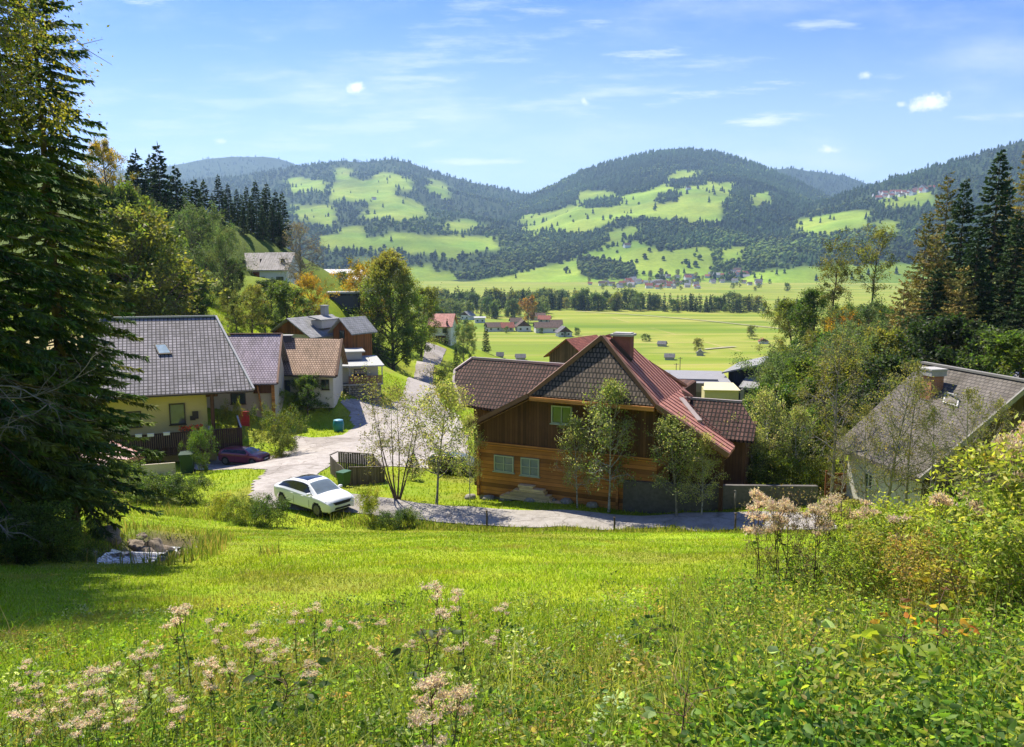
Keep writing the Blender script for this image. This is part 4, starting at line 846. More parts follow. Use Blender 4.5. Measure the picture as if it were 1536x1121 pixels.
# left slope
rf.slab([A, HLp, HLp + np.array([0, 9, 0]), A + np.array([0, 1.6, 0])], th)
rf.slab([HLp, EL, EL + np.array([0, 4, 0]), HLp + np.array([0, 9, 0])], th)
rf.slab([A + np.array([0, 1.2, 0]), HLp + np.array([0, 9, 0]), rear0 + np.array([0, 2, 0])], th)
roof = rf.obj('red_roof', m_redm, fh)
sm = MB()   # standing seams run up the right slope
for i in range(1, 14):
    f = i / 14 * 9.0
    a = HRp + np.array([0, f * .8, 0]); up_d = unit(A - HRp - np.array([0, (A - HRp)[1], 0])); 
    # clip at the hip and at the rear verge
    ins_ = []
    for s_ in np.linspace(0, 5.2, 90):
        q = a + up_d * s_
        hipy = HRp[1] + (A[1] - HRp[1]) * (q[0] - HRp[0]) / (A[0] - HRp[0])
        fr_ = (q[0] - Dq[0]) / (Cq[0] - Dq[0]); rear = Dq[1] + (Cq[1] - Dq[1]) * fr_
        if hipy - .02 <= q[1] <= min(rear, Dq[1]) and q[0] >= Cq[0] - .3: ins_.append(s_)
    if len(ins_) > 4:
        tt, L = ins_[0], ins_[-1]
        n_ = nUR if nUR[2] > 0 else -nUR
        sm.bar(a + up_d * tt + n_ * .02, a + up_d * L + n_ * .02, .035, .05)
dn = unit(ER - HRp)
for f in np.arange(.35, 5.5, .64):
    n_ = nLR if nLR[2] > 0 else -nLR; a = HRp + np.array([0, f, 0]); L = np.linalg.norm(ER - HRp) * (1 if f < 2.2 else max(.2, 1 - (f - 2.2) / 3.2))
    sm.bar(a + n_ * .02, a + dn * L + n_ * .02, .035, .05)
sm.obj('roof_seam', m_redseam, fh)
# half-hip of dark shingles, set slightly proud under the ridge caps
hp = MB(); hp.slab([A + np.array([0, -.05, -.22]), HLp + np.array([.12, -.1, -.02]), HRp + np.array([-.12, -.1, -.02])], (0, .1, -.12)); hp.obj('half_hip_roof', m_gtile, fh)
ed = MB()
for a, b_ in ((A, HLp), (HLp, EL), (A, HRp), (HRp, ER)):
    ed.bar(a + np.array([0, -.06, -.03]), b_ + np.array([0, -.06, -.03]), .2, .26)
ed.obj('verge_board', m_edge, fh)
so = MB(); so.slab([HLp + np.array([.1, -.15, -.28]), HRp + np.array([-.1, -.15, -.28]), HRp + np.array([-.1, 1.0, -.28]), HLp + np.array([.1, 1.0, -.28])], (0, 0, -.08))
so.slab([EL + np.array([.1, 0, -.2]), HLp + np.array([0, 0, -.26]), HLp + np.array([0, 1.0, -.26]), EL + np.array([.1, 1.0, -.2])], (0, 0, -.06))
so.slab([ER + np.array([-.1, 0, -.2]), HRp + np.array([0, 0, -.26]), HRp + np.array([0, 1.0, -.26]), ER + np.array([-.1, 1.0, -.2])], (0, 0, -.06))
so.obj('soffit', m_soffit, fh)
fb = MB(); fb.bar(HLp + np.array([.1, -.2, -.2]), HRp + np.array([-.1, -.2, -.2]), .1, .22); fb.obj('eaves_beam', m_orange_trim, fh)
# chimney on the ridge
c0 = np.array([9.3, 1.9, 0]); ch = MB(); ch.box(c0[0] - .54, c0[1] - .35, 9.0, c0[0] + .54, c0[1] + .45, 10.72); chim = ch.obj('chimney', m_chim, fh)
ch = MB(); ch.box(c0[0] - .66, c0[1] - .5, 10.73, c0[0] + .66, c0[1] + .6, 10.86); ch.box(c0[0] - .55, c0[1] - .3, 10.87, c0[0] + .55, c0[1] + .4, 10.93); ch.obj('cap', m_capc, chim)
ch = MB(); n_ = nUR if nUR[2] > 0 else -nUR
a = c0 + np.array([-.66, -.42, 0]); b_ = c0 + np.array([.68, -.42, 0])
zr_ = lambda q: A[2] - (q[0] - A[0]) * (A[2] - HRp[2]) / (HRp[0] - A[0])
a[2] = zr_(a) + .12; b_[2] = zr_(b_) + .12; ch.bar(a, b_, .12, .22); ch.obj('chimney_shadow', m_dframe, chim)  # dark bar standing in for the chimney's shadow on the slope
# left wing
W0 = FO.pix(709, 538, (0, 7.4, 0), (0, 1, 0)); nW = unit(np.array([0, -.78, 1.]))
wl = lambda px, py: FO.pix(px, py, W0, nW)
wr_ = MB(); poly = [wl(709, 538), wl(860, 549), wl(880, 640), wl(740, 614), wl(692, 606), wl(681, 572), wl(683, 556)]
wr_.slab(poly, (0, .0, -.18)); wr_.slab([wl(709, 538), wl(860, 549), wl(860, 549) + np.array([0, 3.5, -2.7]), wl(709, 538) + np.array([0, 3.5, -2.7])], (0, 0, -.15))
wr_.obj('left_wing_roof', m_btile, fh)
ed = MB(); ed.bar(wl(708, 537), wl(860, 548), .22, .16); ed.bar(wl(708, 537), wl(682, 555.5), .2, .14); ed.bar(wl(682, 555.5), wl(680, 572), .16, .12); ed.bar(wl(680, 572), wl(691, 606), .16, .12); ed.obj('wing_ridge_cap', m_plain('pale_ridge_metal', (.36, .30, .27), .5, .2), fh)
e0 = wl(700, 603); w = MB(); w.box(e0[0] + .3, e0[1] + .5, -1, 4, e0[1] + 6, e0[2] - .15); w.obj('left_wing_wall', m_darkb, fh)
# right wing behind the red slope
W1 = FO.pix(1021, 598, (0, 6.0, 0), (0, 1, 0)); nW = unit(np.array([0, -.7, 1.])); w2 = lambda px, py: FO.pix(px, py, W1, nW)
wr_ = MB(); wr_.slab([w2(985, 594), w2(1112, 603), w2(1134, 640), w2(1130, 662), w2(1000, 650)], (0, 0, -.16)); wr_.slab([w2(985, 594), w2(1112, 603), w2(1112, 603) + np.array([0, 3, -2]), w2(985, 594) + np.array([0, 3, -2])], (0, 0, -.16)); wr_.obj('right_wing_roof', m_btile, fh)
ed = MB(); ed.bar(w2(1005, 595.5), w2(1113, 603), .2, .14); ed.bar(lr(1022, 600) + np.array([0, -.1, .12]), lr(1050, 634) + np.array([0, -.1, .12]), .3, .1); ed.obj('wing_flashing', D.materials['pale_ridge_metal'], fh)
e1 = w2(1120, 655); w = MB(); w.box(13.0, e1[1] + .4, -1, e1[0] - .1, e1[1] + 6, e1[2] - .2); w.obj('right_wing_wall', m_darkb, fh)
# open timber shed bay under the low right eave
w = MB(); 
w.bar((15.6, .6, -1), (15.6, .6, 4.9), .2, .2); w.obj('eaves_post', m_darkb, fh)
# boards stacked against the wall
bs_ = FO.world((4.2, -.62, 0)); bs_[2] = T(bs_[0], bs_[1]) - .02
st = empty('board_stack', bs_, FO.a, 'pale new boards stacked against the orange log wall', 'board stack')
m_newb = m_boards('new_pine_boards', (.80, .62, .38), .3, True, (.25, .16, .08), .2)
for k, (x0, x1) in enumerate(((-1.9, 2.6), (-1.6, 1.5), (-1.2, 1.4), (-1.0, 1.1), (-.6, 1.0), (-.7, .3))):
    mb = MB(); mb.box(x0, -.1 + .02 * k, .05 + .16 * k, x1, .45, .05 + .16 * k + .145); mb.obj('board_layer', m_newb, st)
for k in range(7):
    sx_ = .2 + k * 1.3 + rng.uniform(-.3, .3); q = FO.world((sx_, -.45 + rng.uniform(-.3, .2), 0)); q[2] = T(q[0], q[1])
    mb = MB(); prof = [(.02, -.1), (.3, -.05), (.36, .1), (.26, .26), (.02, .32)]; mb.lathe(prof, n=7); 
    for i_, v in enumerate(mb.v): mb.v[i_] = (v[0] * 1.2 * (1 + .2 * math.sin(i_ * 2.1 + k)), v[1] * (1 + .2 * math.cos(i_ * 1.7 + k)), v[2])
    tag(mb.obj('boulder', m_stone, None, True, q), 'pale rough stone at the foot of the wooden farmhouse', 'stone', 'stones along the farmhouse foot')
# grey wall right of the house, along the lane
m_gwall = m_plain('grey_board_formed_wall', (.13, .12, .112), .9, .35, .8, .4, fine=5)
wa, wb, wc = G(934, 45.5), G(1040, 44.3), G(1226, 45.4)
w = MB()
for a, b_, z0, z1 in ((wa, wb, 1.85, 1.55), (wb, wc, 1.55, 1.15)):
    d_ = unit(np.r_[(b_ - a)[:2], 0]); n_ = np.array([-d_[1], d_[0], 0]) * .3
    w.add([a + (0, 0, -.6), b_ + (0, 0, -.6), b_ + (0, 0, z1), a + (0, 0, z0), a + n_ + (0, 0, -.6), b_ + n_ + (0, 0, -.6), b_ + n_ + (0, 0, z1), a + n_ + (0, 0, z0)], [(0, 1, 2, 3), (5, 4, 7, 6), (3, 2, 6, 7), (0, 3, 7, 4), (1, 5, 6, 2)])
tag(w.obj('retaining_wall', m_gwall), 'long dark grey wall beside the lane, right of the wooden farmhouse', 'wall', kind='thing')

# ================================================================ big slate-roofed house on the left
m_slate = m_tiles('grey_concrete_tiles', (.19, .185, .205), (.26, .25, .275), (.05, .05, .055), .34, .37, .38, 1., 0., .045, .5, .06)
m_yellow = m_plain('yellow_render', (.62, .50, .22), .85, .12, .7, .15); m_beige = m_plain('beige_render', (.52, .46, .36), .85, .2, .7, .15); m_cream = m_plain('cream_render', (.60, .56, .46), .85, .15, .7, .15)
m_rail = m_boards('dark_balcony_boards', (.075, .042, .03), .13, False, (.01, .008, .006)); m_palem = m_plain('pale_metal_edge', (.40, .40, .39), .5, .15)
FL = Frame(P(380, 690, 69.0), R(22)); fl = empty('slate_roof_house', FL.O, FL.a, 'yellow house with a huge grey tiled roof and dark balcony', 'house')
gz = T(FL.O[0], FL.O[1]) - FL.O[2]
Ev = FL.loc(P(380, 584.5, 69.6)); nS = unit(np.array([.0, -.73, 1.])); sp_ = lambda px, py: FL.pix(px, py, Ev, nS)
S_ = [sp_(380, 584.5), sp_(323, 475), sp_(150, 478), sp_(60, 610), sp_(191, 594)]
rf = MB(); rf.slab(S_, (0, 0, -.2)); rg = (S_[1] + S_[2]) / 2
rf.slab([S_[1], S_[2], S_[2] + np.array([0, 7, -5]), S_[1] + np.array([1.5, 7, -5])], (0, 0, -.2)); rf.obj('roof', m_slate, fl)
ed = MB(); ed.bar(S_[0] + np.array([.03, 0, .03]), S_[1] + np.array([.03, 0, .03]), .18, .22); ed.bar(S_[1] + np.array([0, 0, .06]), S_[2] + np.array([0, 0, .06]), .25, .14); ed.obj('verge_board', m_palem, fl)
ed = MB(); ed.bar(S_[0] + np.array([0, -.08, -.14]), S_[4] + np.array([0, -.08, -.14]), .16, .16); ed.bar(S_[4] + np.array([0, -.08, -.14]), S_[3] + np.array([0, -.08, -.14]), .16, .16); ed.obj('gutter', m_dframe, fl)
sk = [sp_(231, 518), sp_(249, 517.5), sp_(258, 532), sp_(238, 533)]; n_ = nS
mb = MB(); mb.slab([q + n_ * .14 for q in sk], -n_ * .16); skl = mb.obj('skylight', m_dframe, fl); c_ = sum(sk) / 4; mb = MB(); mb.add([c_ + (q - c_) * .82 + n_ * .15 for q in sk], [(0, 1, 2, 3)]); mb.obj('pane', m_glass('sky_reflection_tint', (.30, .38, .42), .04), skl)  # skylight pane carries the sky's reflection in its base colour
# wall set back under the eave; front face 1.4 m behind the eave line
wy = Ev[1] + 1.5; wxr = FL.pix(311, 620, (0, wy, 0), (0, 1, 0))[0]; zE = Ev[2] + .72
balz = FL.pix(300, 672, (0, wy - 1.2, 0), (0, 1, 0))[2]
w = MB(); w.box(wxr - 17, wy, balz, wxr, wy + 9, zE + .1); w.slab([(wxr - 17, wy, zE + .1), (wxr - 17, wy + 9, zE + .1), (wxr - 17, wy + 6, zE + 3.9)], (16.9, 0, 0)); w.obj('wall', m_yellow, fl)
w = MB(); w.box(wxr - 16, wy + .25, gz - 1.2, wxr + .6, wy + 8.5, balz); w.obj('ground_floor_wall', m_beige, fl)
for (a0, b0, c0_, d0) in ((253, 606, 279, 636), (188, 618, 213, 640)):
    p = FL.pix(a0, b0, (0, wy, 0), (0, 1, 0)); q = FL.pix(c0_, d0, (0, wy, 0), (0, 1, 0)); c = (p + q) / 2
    window(fl, FL, (c[0], wy, c[2]), q[0] - p[0], p[2] - q[2], m_dframe, bars=(0, 0), depth=.12, fw=.1, pane=m_glass('dim_reflection_tint', (.10, .12, .13), .06) if a0 == 253 else D.materials['dim_reflection_tint'])  # faint reflection put into the pane tint
mb = MB(); c = FL.pix(293, 622, (0, wy, 0), (0, 1, 0)); mb.box(c[0] - .25, wy - .2, c[2] - .35, c[0] + .25, wy - .01, c[2] + .3); mb.box(c[0] - .45, wy - .25, c[2] - .45, c[0] + .0, wy - .02, c[2] - .1); mb.obj('wall_lamp', m_dframe, fl)
# balcony
bx1 = FL.pix(362, 650, (0, wy - 2.0, 0), (0, 1, 0))[0]; by0 = wy - 2.0; bx0 = bx1 - 13
mb = MB(); mb.box(bx0, by0, balz - .25, bx1, wy - .01, balz - .02); mb.obj('balcony_floor', m_darkb, fl)
mb = MB(); zt = FL.pix(362, 642, (0, by0, 0), (0, 1, 0))[2]
for x in np.arange(bx0, bx1, .17): mb.box(x, by0 - .03, balz - .3, x + .145, by0, zt - .05)
for y in np.arange(by0 + .05, wy + 3.6, .2): mb.box(bx1 - .02, y, balz - .25 + .0, bx1 + .02, y + .15, zt - .05)
mb.obj('balcony_board', m_rail, fl)
mb = MB(); mb.box(bx0, by0 - .06, zt - .04, bx1 + .05, by0 + .06, zt + .03); mb.obj('handrail', m_rail, fl)
mb = MB(); mb.bar((bx1, by0 + .07, zt + .01), (bx1, wy + 3.8, zt + .01), .14, .07); mb.obj('side_handrail', m_palem, fl)
mb = MB(); px_ = FL.pix(319, 620, (0, wy - .9, 0), (0, 1, 0))[0]
mb.box(px_ - .16, wy - 1.05, balz, px_ + .16, wy - .75, Ev[2] + .25); mb.box(px_ - .5, wy - 1.0, Ev[2] - .5, px_ + .5, wy - .8, Ev[2] - .05); mb.obj('roof_post', m_darkb, fl)
mb = MB(); c = FL.pix(287, 643, (0, by0 + .15, 0), (0, 1, 0)); 
bf = empty('flower_box', FL.world((c[0], by0 + .25, zt - .02)), FL.a, 'balcony flower box full of orange blossoms', 'flower box')
mb.box(-.9, -.12, -.02, .9, .12, .2); mb.obj('box', m_edge, bf)
rr = np.random.default_rng(4); C_ = np.stack([rr.uniform(-.95, .95, 500), rr.normal(0, .13, 500), rr.uniform(.12, .5, 500)], 1)
V, Q, cc = leaf_mesh(C_, rr.normal(size=(500, 3)), .12, .1, palette(rr, 500, ((.75, .16, .03), (.6, .1, .03), (.07, .12, .03))), rr); link('blossoms', bulk('blossoms', V, quads=Q, mats=[LEAF], col=cc), bf)
for k, (x_, y_) in enumerate(((208, 654), (226, 653), (250, 651))):
    c = FL.pix(x_, y_, (0, by0 - .1, 0), (0, 1, 0)); mb = MB(); mb.box(-.25, -.1, -.1, .25, .1, .12); mb.box(-.27, -.12, .121, .27, .12, .15)
    o = mb.obj('planter_box', m_white, None, False, FL.world((c[0], by0 - .14, c[2]))); o.rotation_euler[2] = FL.a; tag(o, ('leftmost small white planter on the dark balcony rail', 'middle small white planter on the dark balcony rail', 'rightmost small white planter on the dark balcony rail')[k], 'planter')
# garden wall and container under the balcony
a, b_ = G(213, 61), G(264, 62.3); mb = MB(); d_ = unit(np.r_[(b_ - a)[:2], 0]); n_ = np.array([-d_[1], d_[0], 0]) * .15
mb.add([a + (0, 0, -.5), b_ + (0, 0, -.5), b_ + (0, 0, 1.0), a + (0, 0, .85), a + n_ + (0, 0, -.5), b_ + n_ + (0, 0, -.5), b_ + n_ + (0, 0, 1.0), a + n_ + (0, 0, .85)], [(0, 1, 2, 3), (5, 4, 7, 6), (3, 2, 6, 7), (0, 3, 7, 4), (1, 5, 6, 2)])
tag(mb.obj('garden_wall', m_beige), 'low beige garden wall below the dark balcony', 'wall', kind='thing')
m_gplast = m_plain('dark_green_plastic', (.012, .045, .03), .45, .2, 2, .05)
def wheelie_bin(loc, rz, label, s=1., mat=None):
    t = empty('wheelie_bin', loc, rz, label, 'bin'); t.scale = (s, s, s); mat = mat or m_gplast
    mb = MB(); v = []
    for (z, hx, hy) in ((.1, .24, .26), (.95, .3, .36)): v += [(-hx, -hy, z), (hx, -hy, z), (hx, hy, z), (-hx, hy, z)]
    mb.add(v, [(0, 3, 2, 1), (4, 5, 6, 7), (0, 1, 5, 4), (1, 2, 6, 5), (2, 3, 7, 6), (3, 0, 4, 7)]); mb.box(-.32, -.385, .9, .32, .385, .96); mb.obj('body', mat, t)
    mb = MB(); mb.box(-.32, -.4, .965, .32, .38, 1.02); mb.bar((-.2, .42, 1.0), (.2, .42, 1.0), .04, .04); mb.obj('lid', mat, t)
    for x in (-.27, .27):
        mb = MB(); mb.tube([(x - .03, .26, .1), (x + .03, .26, .1)], .1, 12); mb.obj('wheel', m_dframe, t)
    return t
g = G(282, 62.6); wheelie_bin(g, R(15), 'dark green container standing beside the bush under the balcony', 1.75)
# red board beside the lilac house
# ---- lilac-roofed house
m_lilac = m_tiles('lilac_grey_tiles', (.29, .255, .31), (.35, .31, .37), (.14, .12, .16), .3, .33, .5, .9, .5, .04, .4, .04)
FC = Frame(P(380, 612, 84), R(8)); fc = empty('lilac_roof_house', FC.O, FC.a, 'beige house with a lilac grey tiled roof beside the slate roof', 'house')
Ev2 = FC.loc(P(416, 575, 83)); nC = unit(np.array([0, -.75, 1.])); cp_ = lambda px, py: FC.pix(px, py, Ev2, nC)
Q_ = [cp_(416, 575), cp_(423, 501.5), cp_(318, 502), cp_(318, 577)]
rf = MB(); rf.slab(Q_, (0, 0, -.18)); rf.slab([Q_[1], Q_[2], Q_[2] + np.array([0, 5, -3.7]), Q_[1] + np.array([0, 5, -3.7])], (0, 0, -.18)); rf.obj('roof', m_lilac, fc)
ed = MB(); ed.bar(Q_[0], Q_[1], .2, .24); ed.bar(Q_[1] + np.array([0, 0, .06]), Q_[2] + np.array([0, 0, .06]), .25, .12); ed.obj('verge_board', m_edge, fc)
gz2 = T(FC.O[0], FC.O[1]) - FC.O[2]; xr = FC.pix(411, 600, (0, Ev2[1] + .9, 0), (0, 1, 0))[0]; y0 = Ev2[1] + .9
w = MB(); w.box(xr - 9, y0, gz2 - 1.5, xr, y0 + 8, Ev2[2] + .45); w.slab([(xr - .0, y0, Ev2[2] + .45), (xr - .0, y0 + 8, Ev2[2] + .45), (xr, y0 + 5, Ev2[2] + 3.6)], (-8.9, 0, 0)); w.obj('wall', m_beige, fc)
xa = FC.pix(381, 600, (0, y0, 0), (0, 1, 0))[0]; zb = FC.pix(395, 590, (0, y0, 0), (0, 1, 0))[2]
w = MB(); w.box(xa, y0 - .12, zb, xr - .1, y0 - .01, Ev2[2] + .2); w.obj('gable_boarding', m_darkb, fc)
mb = MB(); mb.bar((xa + .9, y0 - .2, gz2), (xa + .4, y0 - .2, Ev2[2]), .5, .1); mb.bar((xr - .05, y0 - .1, gz2 - .5), (xr - .05, y0 - .1, Ev2[2] + .3), .3, .3); mb.obj('timber_post', m_orange_trim, fc)
c = FC.pix(357.5, 598, (0, y0, 0), (0, 1, 0)); window(fc, FC, (c[0], y0, c[2]), 1.5, 1.15, m_dframe, bars=(1, 0), depth=.1)
g = G(367, 80.5); mb = MB(); mb.box(-.5, -.06, -.1, .5, .06, 1.5); mb.box(-.5, -.1, 1.0, .5, -.061, 1.15); mb.box(-.5, -.1, .3, .5, -.061, .45); o = mb.obj('red_gate', m_plain('red_paint', (.55, .045, .05), .5, .15), None, False, g); tag(o, 'small bright red board gate beside the beige house', 'gate'); o.rotation_euler[2] = R(10)
# ---- tan-roofed house
m_tan = m_tiles('tan_tiles', (.33, .235, .165), (.40, .29, .21), (.14, .09, .06), .3, .36, .6, .9, .5, .04, .3, .045)
FD = Frame(P(430, 600, 93), R(4)); fd = empty('tan_roof_house', FD.O, FD.a, 'cream house with a tan tiled roof behind the apple tree', 'house')
Ev3 = FD.loc(P(504.5, 564, 92)); nD = unit(np.array([0, -.72, 1.])); dp_ = lambda px, py: FD.pix(px, py, Ev3, nD)
Q_ = [dp_(504.5, 564), dp_(513, 509), dp_(424, 506.5), dp_(416, 561)]
rf = MB(); rf.slab(Q_, (0, 0, -.18)); rf.slab([Q_[1], Q_[2], Q_[2] + np.array([0, 5, -3.6]), Q_[1] + np.array([0, 5, -3.6])], (0, 0, -.18)); rf.obj('roof', m_tan, fd)
for a_, b_ in ((Q_[0], Q_[1]), (Q_[2], Q_[3])): ed = MB(); ed.bar(a_, b_, .28, .28); ed.obj('verge_board', m_darkb, fd)
ed = MB(); ed.bar(Q_[0] + np.array([0, -.08, -.15]), Q_[3] + np.array([0, -.08, -.15]), .15, .15); ed.obj('gutter', m_dframe, fd)
gz3 = T(FD.O[0], FD.O[1]) - FD.O[2]; y0 = Ev3[1] + 1.0; xr = FD.pix(500, 585, (0, y0, 0), (0, 1, 0))[0]; xl = FD.pix(419, 585, (0, y0, 0), (0, 1, 0))[0]
w = MB(); w.box(xl, y0, gz3 - 2.5, xr, y0 + 8, Ev3[2] + .5); w.slab([(xr, y0, Ev3[2] + .5), (xr, y0 + 8, Ev3[2] + .5), (xr, y0 + 5, Ev3[2] + 3.4)], (xl - xr, 0, 0)); w.obj('wall', m_cream, fd)
c = FD.pix(427, 580, (0, y0, 0), (0, 1, 0)); window(fd, FD, (c[0] + .1, y0, c[2]), 1.1, 1.5, m_dframe, bars=(1, 0), depth=.1)
c = FD.pix(455, 585, (0, y0, 0), (0, 1, 0)); window(fd, FD, (c[0] + .1, y0, c[2]), 1.1, 1.3, m_dframe, bars=(1, 0), depth=.1)
c = FD.pix(503, 577, (0, y0, 0), (0, 1, 0)); window(fd, FD, (xr - .9, y0, c[2]), .9, 1.2, m_dframe, bars=(1, 0), depth=.1)
c = FD.pix(431, 508, (0, Q_[2][1] - .2, 0), (0, 1, 0)); mb = MB(); mb.box(c[0] - .55, c[1] - .5, c[2] - 1.2, c[0] + .55, c[1] + .3, c[2] + .35); chm = mb.obj('chimney', m_plain('sooty_sheet_metal', (.04, .04, .05), .5, .2), fd); mb = MB(); mb.box(c[0] - .7, c[1] - .65, c[2] + .36, c[0] + .7, c[1] + .45, c[2] + .45); mb.obj('cap', m_capc, chm)

# ================================================================ simpler houses
RED = m_tiles('red_tiles', (.30, .10, .07), (.38, .14, .10), (.12, .05, .04), .3, .36, .6, .6, .5, .04, .3, .03); PINK = m_tiles('pink_tiles', (.52, .26, .22), (.58, .32, .27), (.3, .14, .12), .3, .36, .6, .5, .5, .04, .3, .03)
BRN = m_tiles('brown_tiles', (.13, .085, .07), (.17, .12, .10), (.05, .04, .03), .3, .36, .6, .6, .5, .04, .3, .03); GRY = m_tiles('pale_grey_tiles', (.27, .28, .29), (.32, .33, .34), (.2, .2, .21), .4, .4, .5, .6, .5, .03, .4, .03); DGR = m_tiles('dark_grey_tiles', (.16, .16, .17), (.21, .21, .22), (.07, .07, .08), .3, .36, .5, .6, .5, .04, .4, .03)
m_owood = m_boards('orange_brown_boards', (.26, .10, .035), .2, False); m_bwood = m_boards('brown_boards', (.13, .075, .045), .2, False)
def house(label, g, ang, w, l, hw, rise, wall, roof, ridge='x', oh=.6, wins=(), gable=None, door=False, chim=None, name='house', base=-2., group=None, upper=None):
    """gabled house; local x right, y back, origin at the middle of the front foot"""
    t = empty(name, g, ang, label, 'house', group); F_ = Frame(g, ang); mb = MB()
    mb.box(-w / 2, 0, base, w / 2, l, hw)
    if ridge == 'x': tri = [(-w / 2, 0, hw), (-w / 2, l, hw), (-w / 2, l / 2, hw + rise)]; vec = (w, 0, 0)
    else: tri = [(-w / 2, 0, hw), (w / 2, 0, hw), (0, 0, hw + rise)]; vec = (0, l, 0)
    mg = MB(); mg.slab([np.array(p) + (0, 0, -.02) for p in tri], vec)
    if gable is None:
        mb.slab([np.array(p) + (0, 0, -.02) for p in tri], vec); mb.obj('wall', wall, t)
    else: mb.obj('wall', wall, t); mg.obj('gable', gable, t)
    if upper: u = MB(); u.box(-w / 2 - .06, -.06, hw - upper[0], w / 2 + .06, l * .7, hw - .02); u.obj('upper_wall', upper[1], t)
    rf = MB(); th = (0, 0, -.18); sl = rise / ((l if ridge == 'x' else w) / 2)
    if ridge == 'x':
        for s in (0, 1):
            ye = -oh if s == 0 else l + oh
            rf.slab([(-w / 2 - oh, ye, hw - oh * sl + .16), (w / 2 + oh, ye, hw - oh * sl + .16), (w / 2 + oh, l / 2, hw + rise + .16), (-w / 2 - oh, l / 2, hw + rise + .16)], th)
    else:
        for s in (-1, 1):
            rf.slab([(s * (w / 2 + oh), -oh, hw - oh * sl + .16), (s * (w / 2 + oh), l + oh, hw - oh * sl + .16), (0, l + oh, hw + rise + .16), (0, -oh, hw + rise + .16)], th)
    rf.obj('roof', roof, t)
    for (x, z, ww, hh) in wins: window(t, F_, (x, -.02 if not upper else -.08, z), ww, hh, m_dframe if wall is not m_white else m_dframe, bars=(1, 0), depth=.1, sill=False)
    if door: mb = MB(); mb.box(door[0] - door[1] / 2, -.12, -.2, door[0] + door[1] / 2, -.03, door[2]); mb.obj('door', m_bwood, t)
    if chim: mb = MB(); mb.box(chim[0] - .4, chim[1] - .4, hw, chim[0] + .4, chim[1] + .4, hw + rise + 1.); mb.obj('chimney', m_capc, t)
    return t
# grey-roofed house with dormer
g = P(438, 535, 112)
ge = house('house with an orange brown gable and pale grey dormered roof', g, R(-28), 7.0, 8.0, 3.2, 2.1, m_cream, GRY, 'y', .8, gable=m_owood, wins=((-2, 1.6, 1.1, 1.3),), name='dormer_house', base=-3)
mb = MB(); mb.slab([(1.2, 2.2, 5.6), (1.2, 6.4, 5.6), (3.6, 6.4, 5.15), (3.6, 2.2, 5.15)], (0, 0, -.16)); mb.obj('dormer_roof', GRY, ge); mb = MB(); mb.box(1.5, 2.5, 3.9, 3.4, 6.1, 5.02); mb.obj('dormer_wall', m_palem, ge)
mb = MB(); mb.box(1.1, 5.0, 4, 1.9, 5.8, 6.9); mb.box(1.0, 4.9, 6.901, 2.0, 5.9, 7.0); mb.obj('chimney', m_palem, ge)
g = P(514, 519, 112); house('small grey roofed annexe right of the dormered house', g, R(-34), 3.6, 4, 2.2, 1.6, m_owood, GRY, 'y', .6, gable=m_owood, wins=((0, 1.6, 1.0, 1.2),), name='annexe_house', base=-4)
# terrace building
g = G(547, 103); ft = empty('terrace_building', g, R(16), 'white flat roofed terrace building with a brown balcony front', 'building')
m_rubble = m_tiles('rough_stone_blocks', (.34, .32, .29), (.5, .47, .42), (.2, .19, .17), .5, .3, .9, 1., .5, .1, .2, .05)
mb = MB(); mb.box(-3.6, 0, -1.5, 2.2, 8, 2.4); mb.obj('stone_wall', m_rubble, ft); mb = MB(); mb.box(-3.0, .6, 2.4, 1.9, 8, 4.6); mb.obj('upper_wall', m_cream, ft)
mb = MB(); mb.slab([(-4.4, -.5, 4.75), (2.6, -.5, 4.75), (2.6, 8.6, 5.0), (-4.4, 8.6, 5.0)], (0, 0, -.18)); mb.box(-2.6, 4.2, 4.99, 0.2, 8.0, 6.0); mb.slab([(-3, 3.8, 6.15), (.6, 3.8, 6.15), (.6, 8.4, 6.15), (-3, 8.4, 6.15)], (0, 0, -.14)); mb.obj('flat_roof', m_plain('white_roof_membrane', (.36, .37, .35), .6, .12), ft)
mb = MB()
for x in np.arange(-2.0, 2.3, .16): mb.box(x, -.5, 2.3, x + .13, -.45, 3.35)
mb.box(-2.05, -.56, 3.351, 2.4, -.4, 3.42); mb.obj('balcony_front', m_boards('tan_balcony_boards', (.30, .17, .10), .16), ft)
mb = MB(); mb.box(-4.2, -.55, 2.2, 2.4, .59, 2.39); mb.obj('balcony_slab', m_capc, ft); 
for x_, z_ in ((-4.0, -1), (-1.9, -1), (2.3, 2.2)): mb = MB(); mb.bar((x_, -.4, z_), (x_, -.4, 4.6), .13, .13); mb.obj('post', m_capc, ft)
window(ft, Frame(g, R(16)), (-.4, .6, 3.4), 1.6, 1.6, m_dframe, bars=(1, 0), depth=.1); window(ft, Frame(g, R(16)), (-2.9, 0, 1.0), 1.0, 1.4, m_dframe, bars=(0, 0), depth=.1)
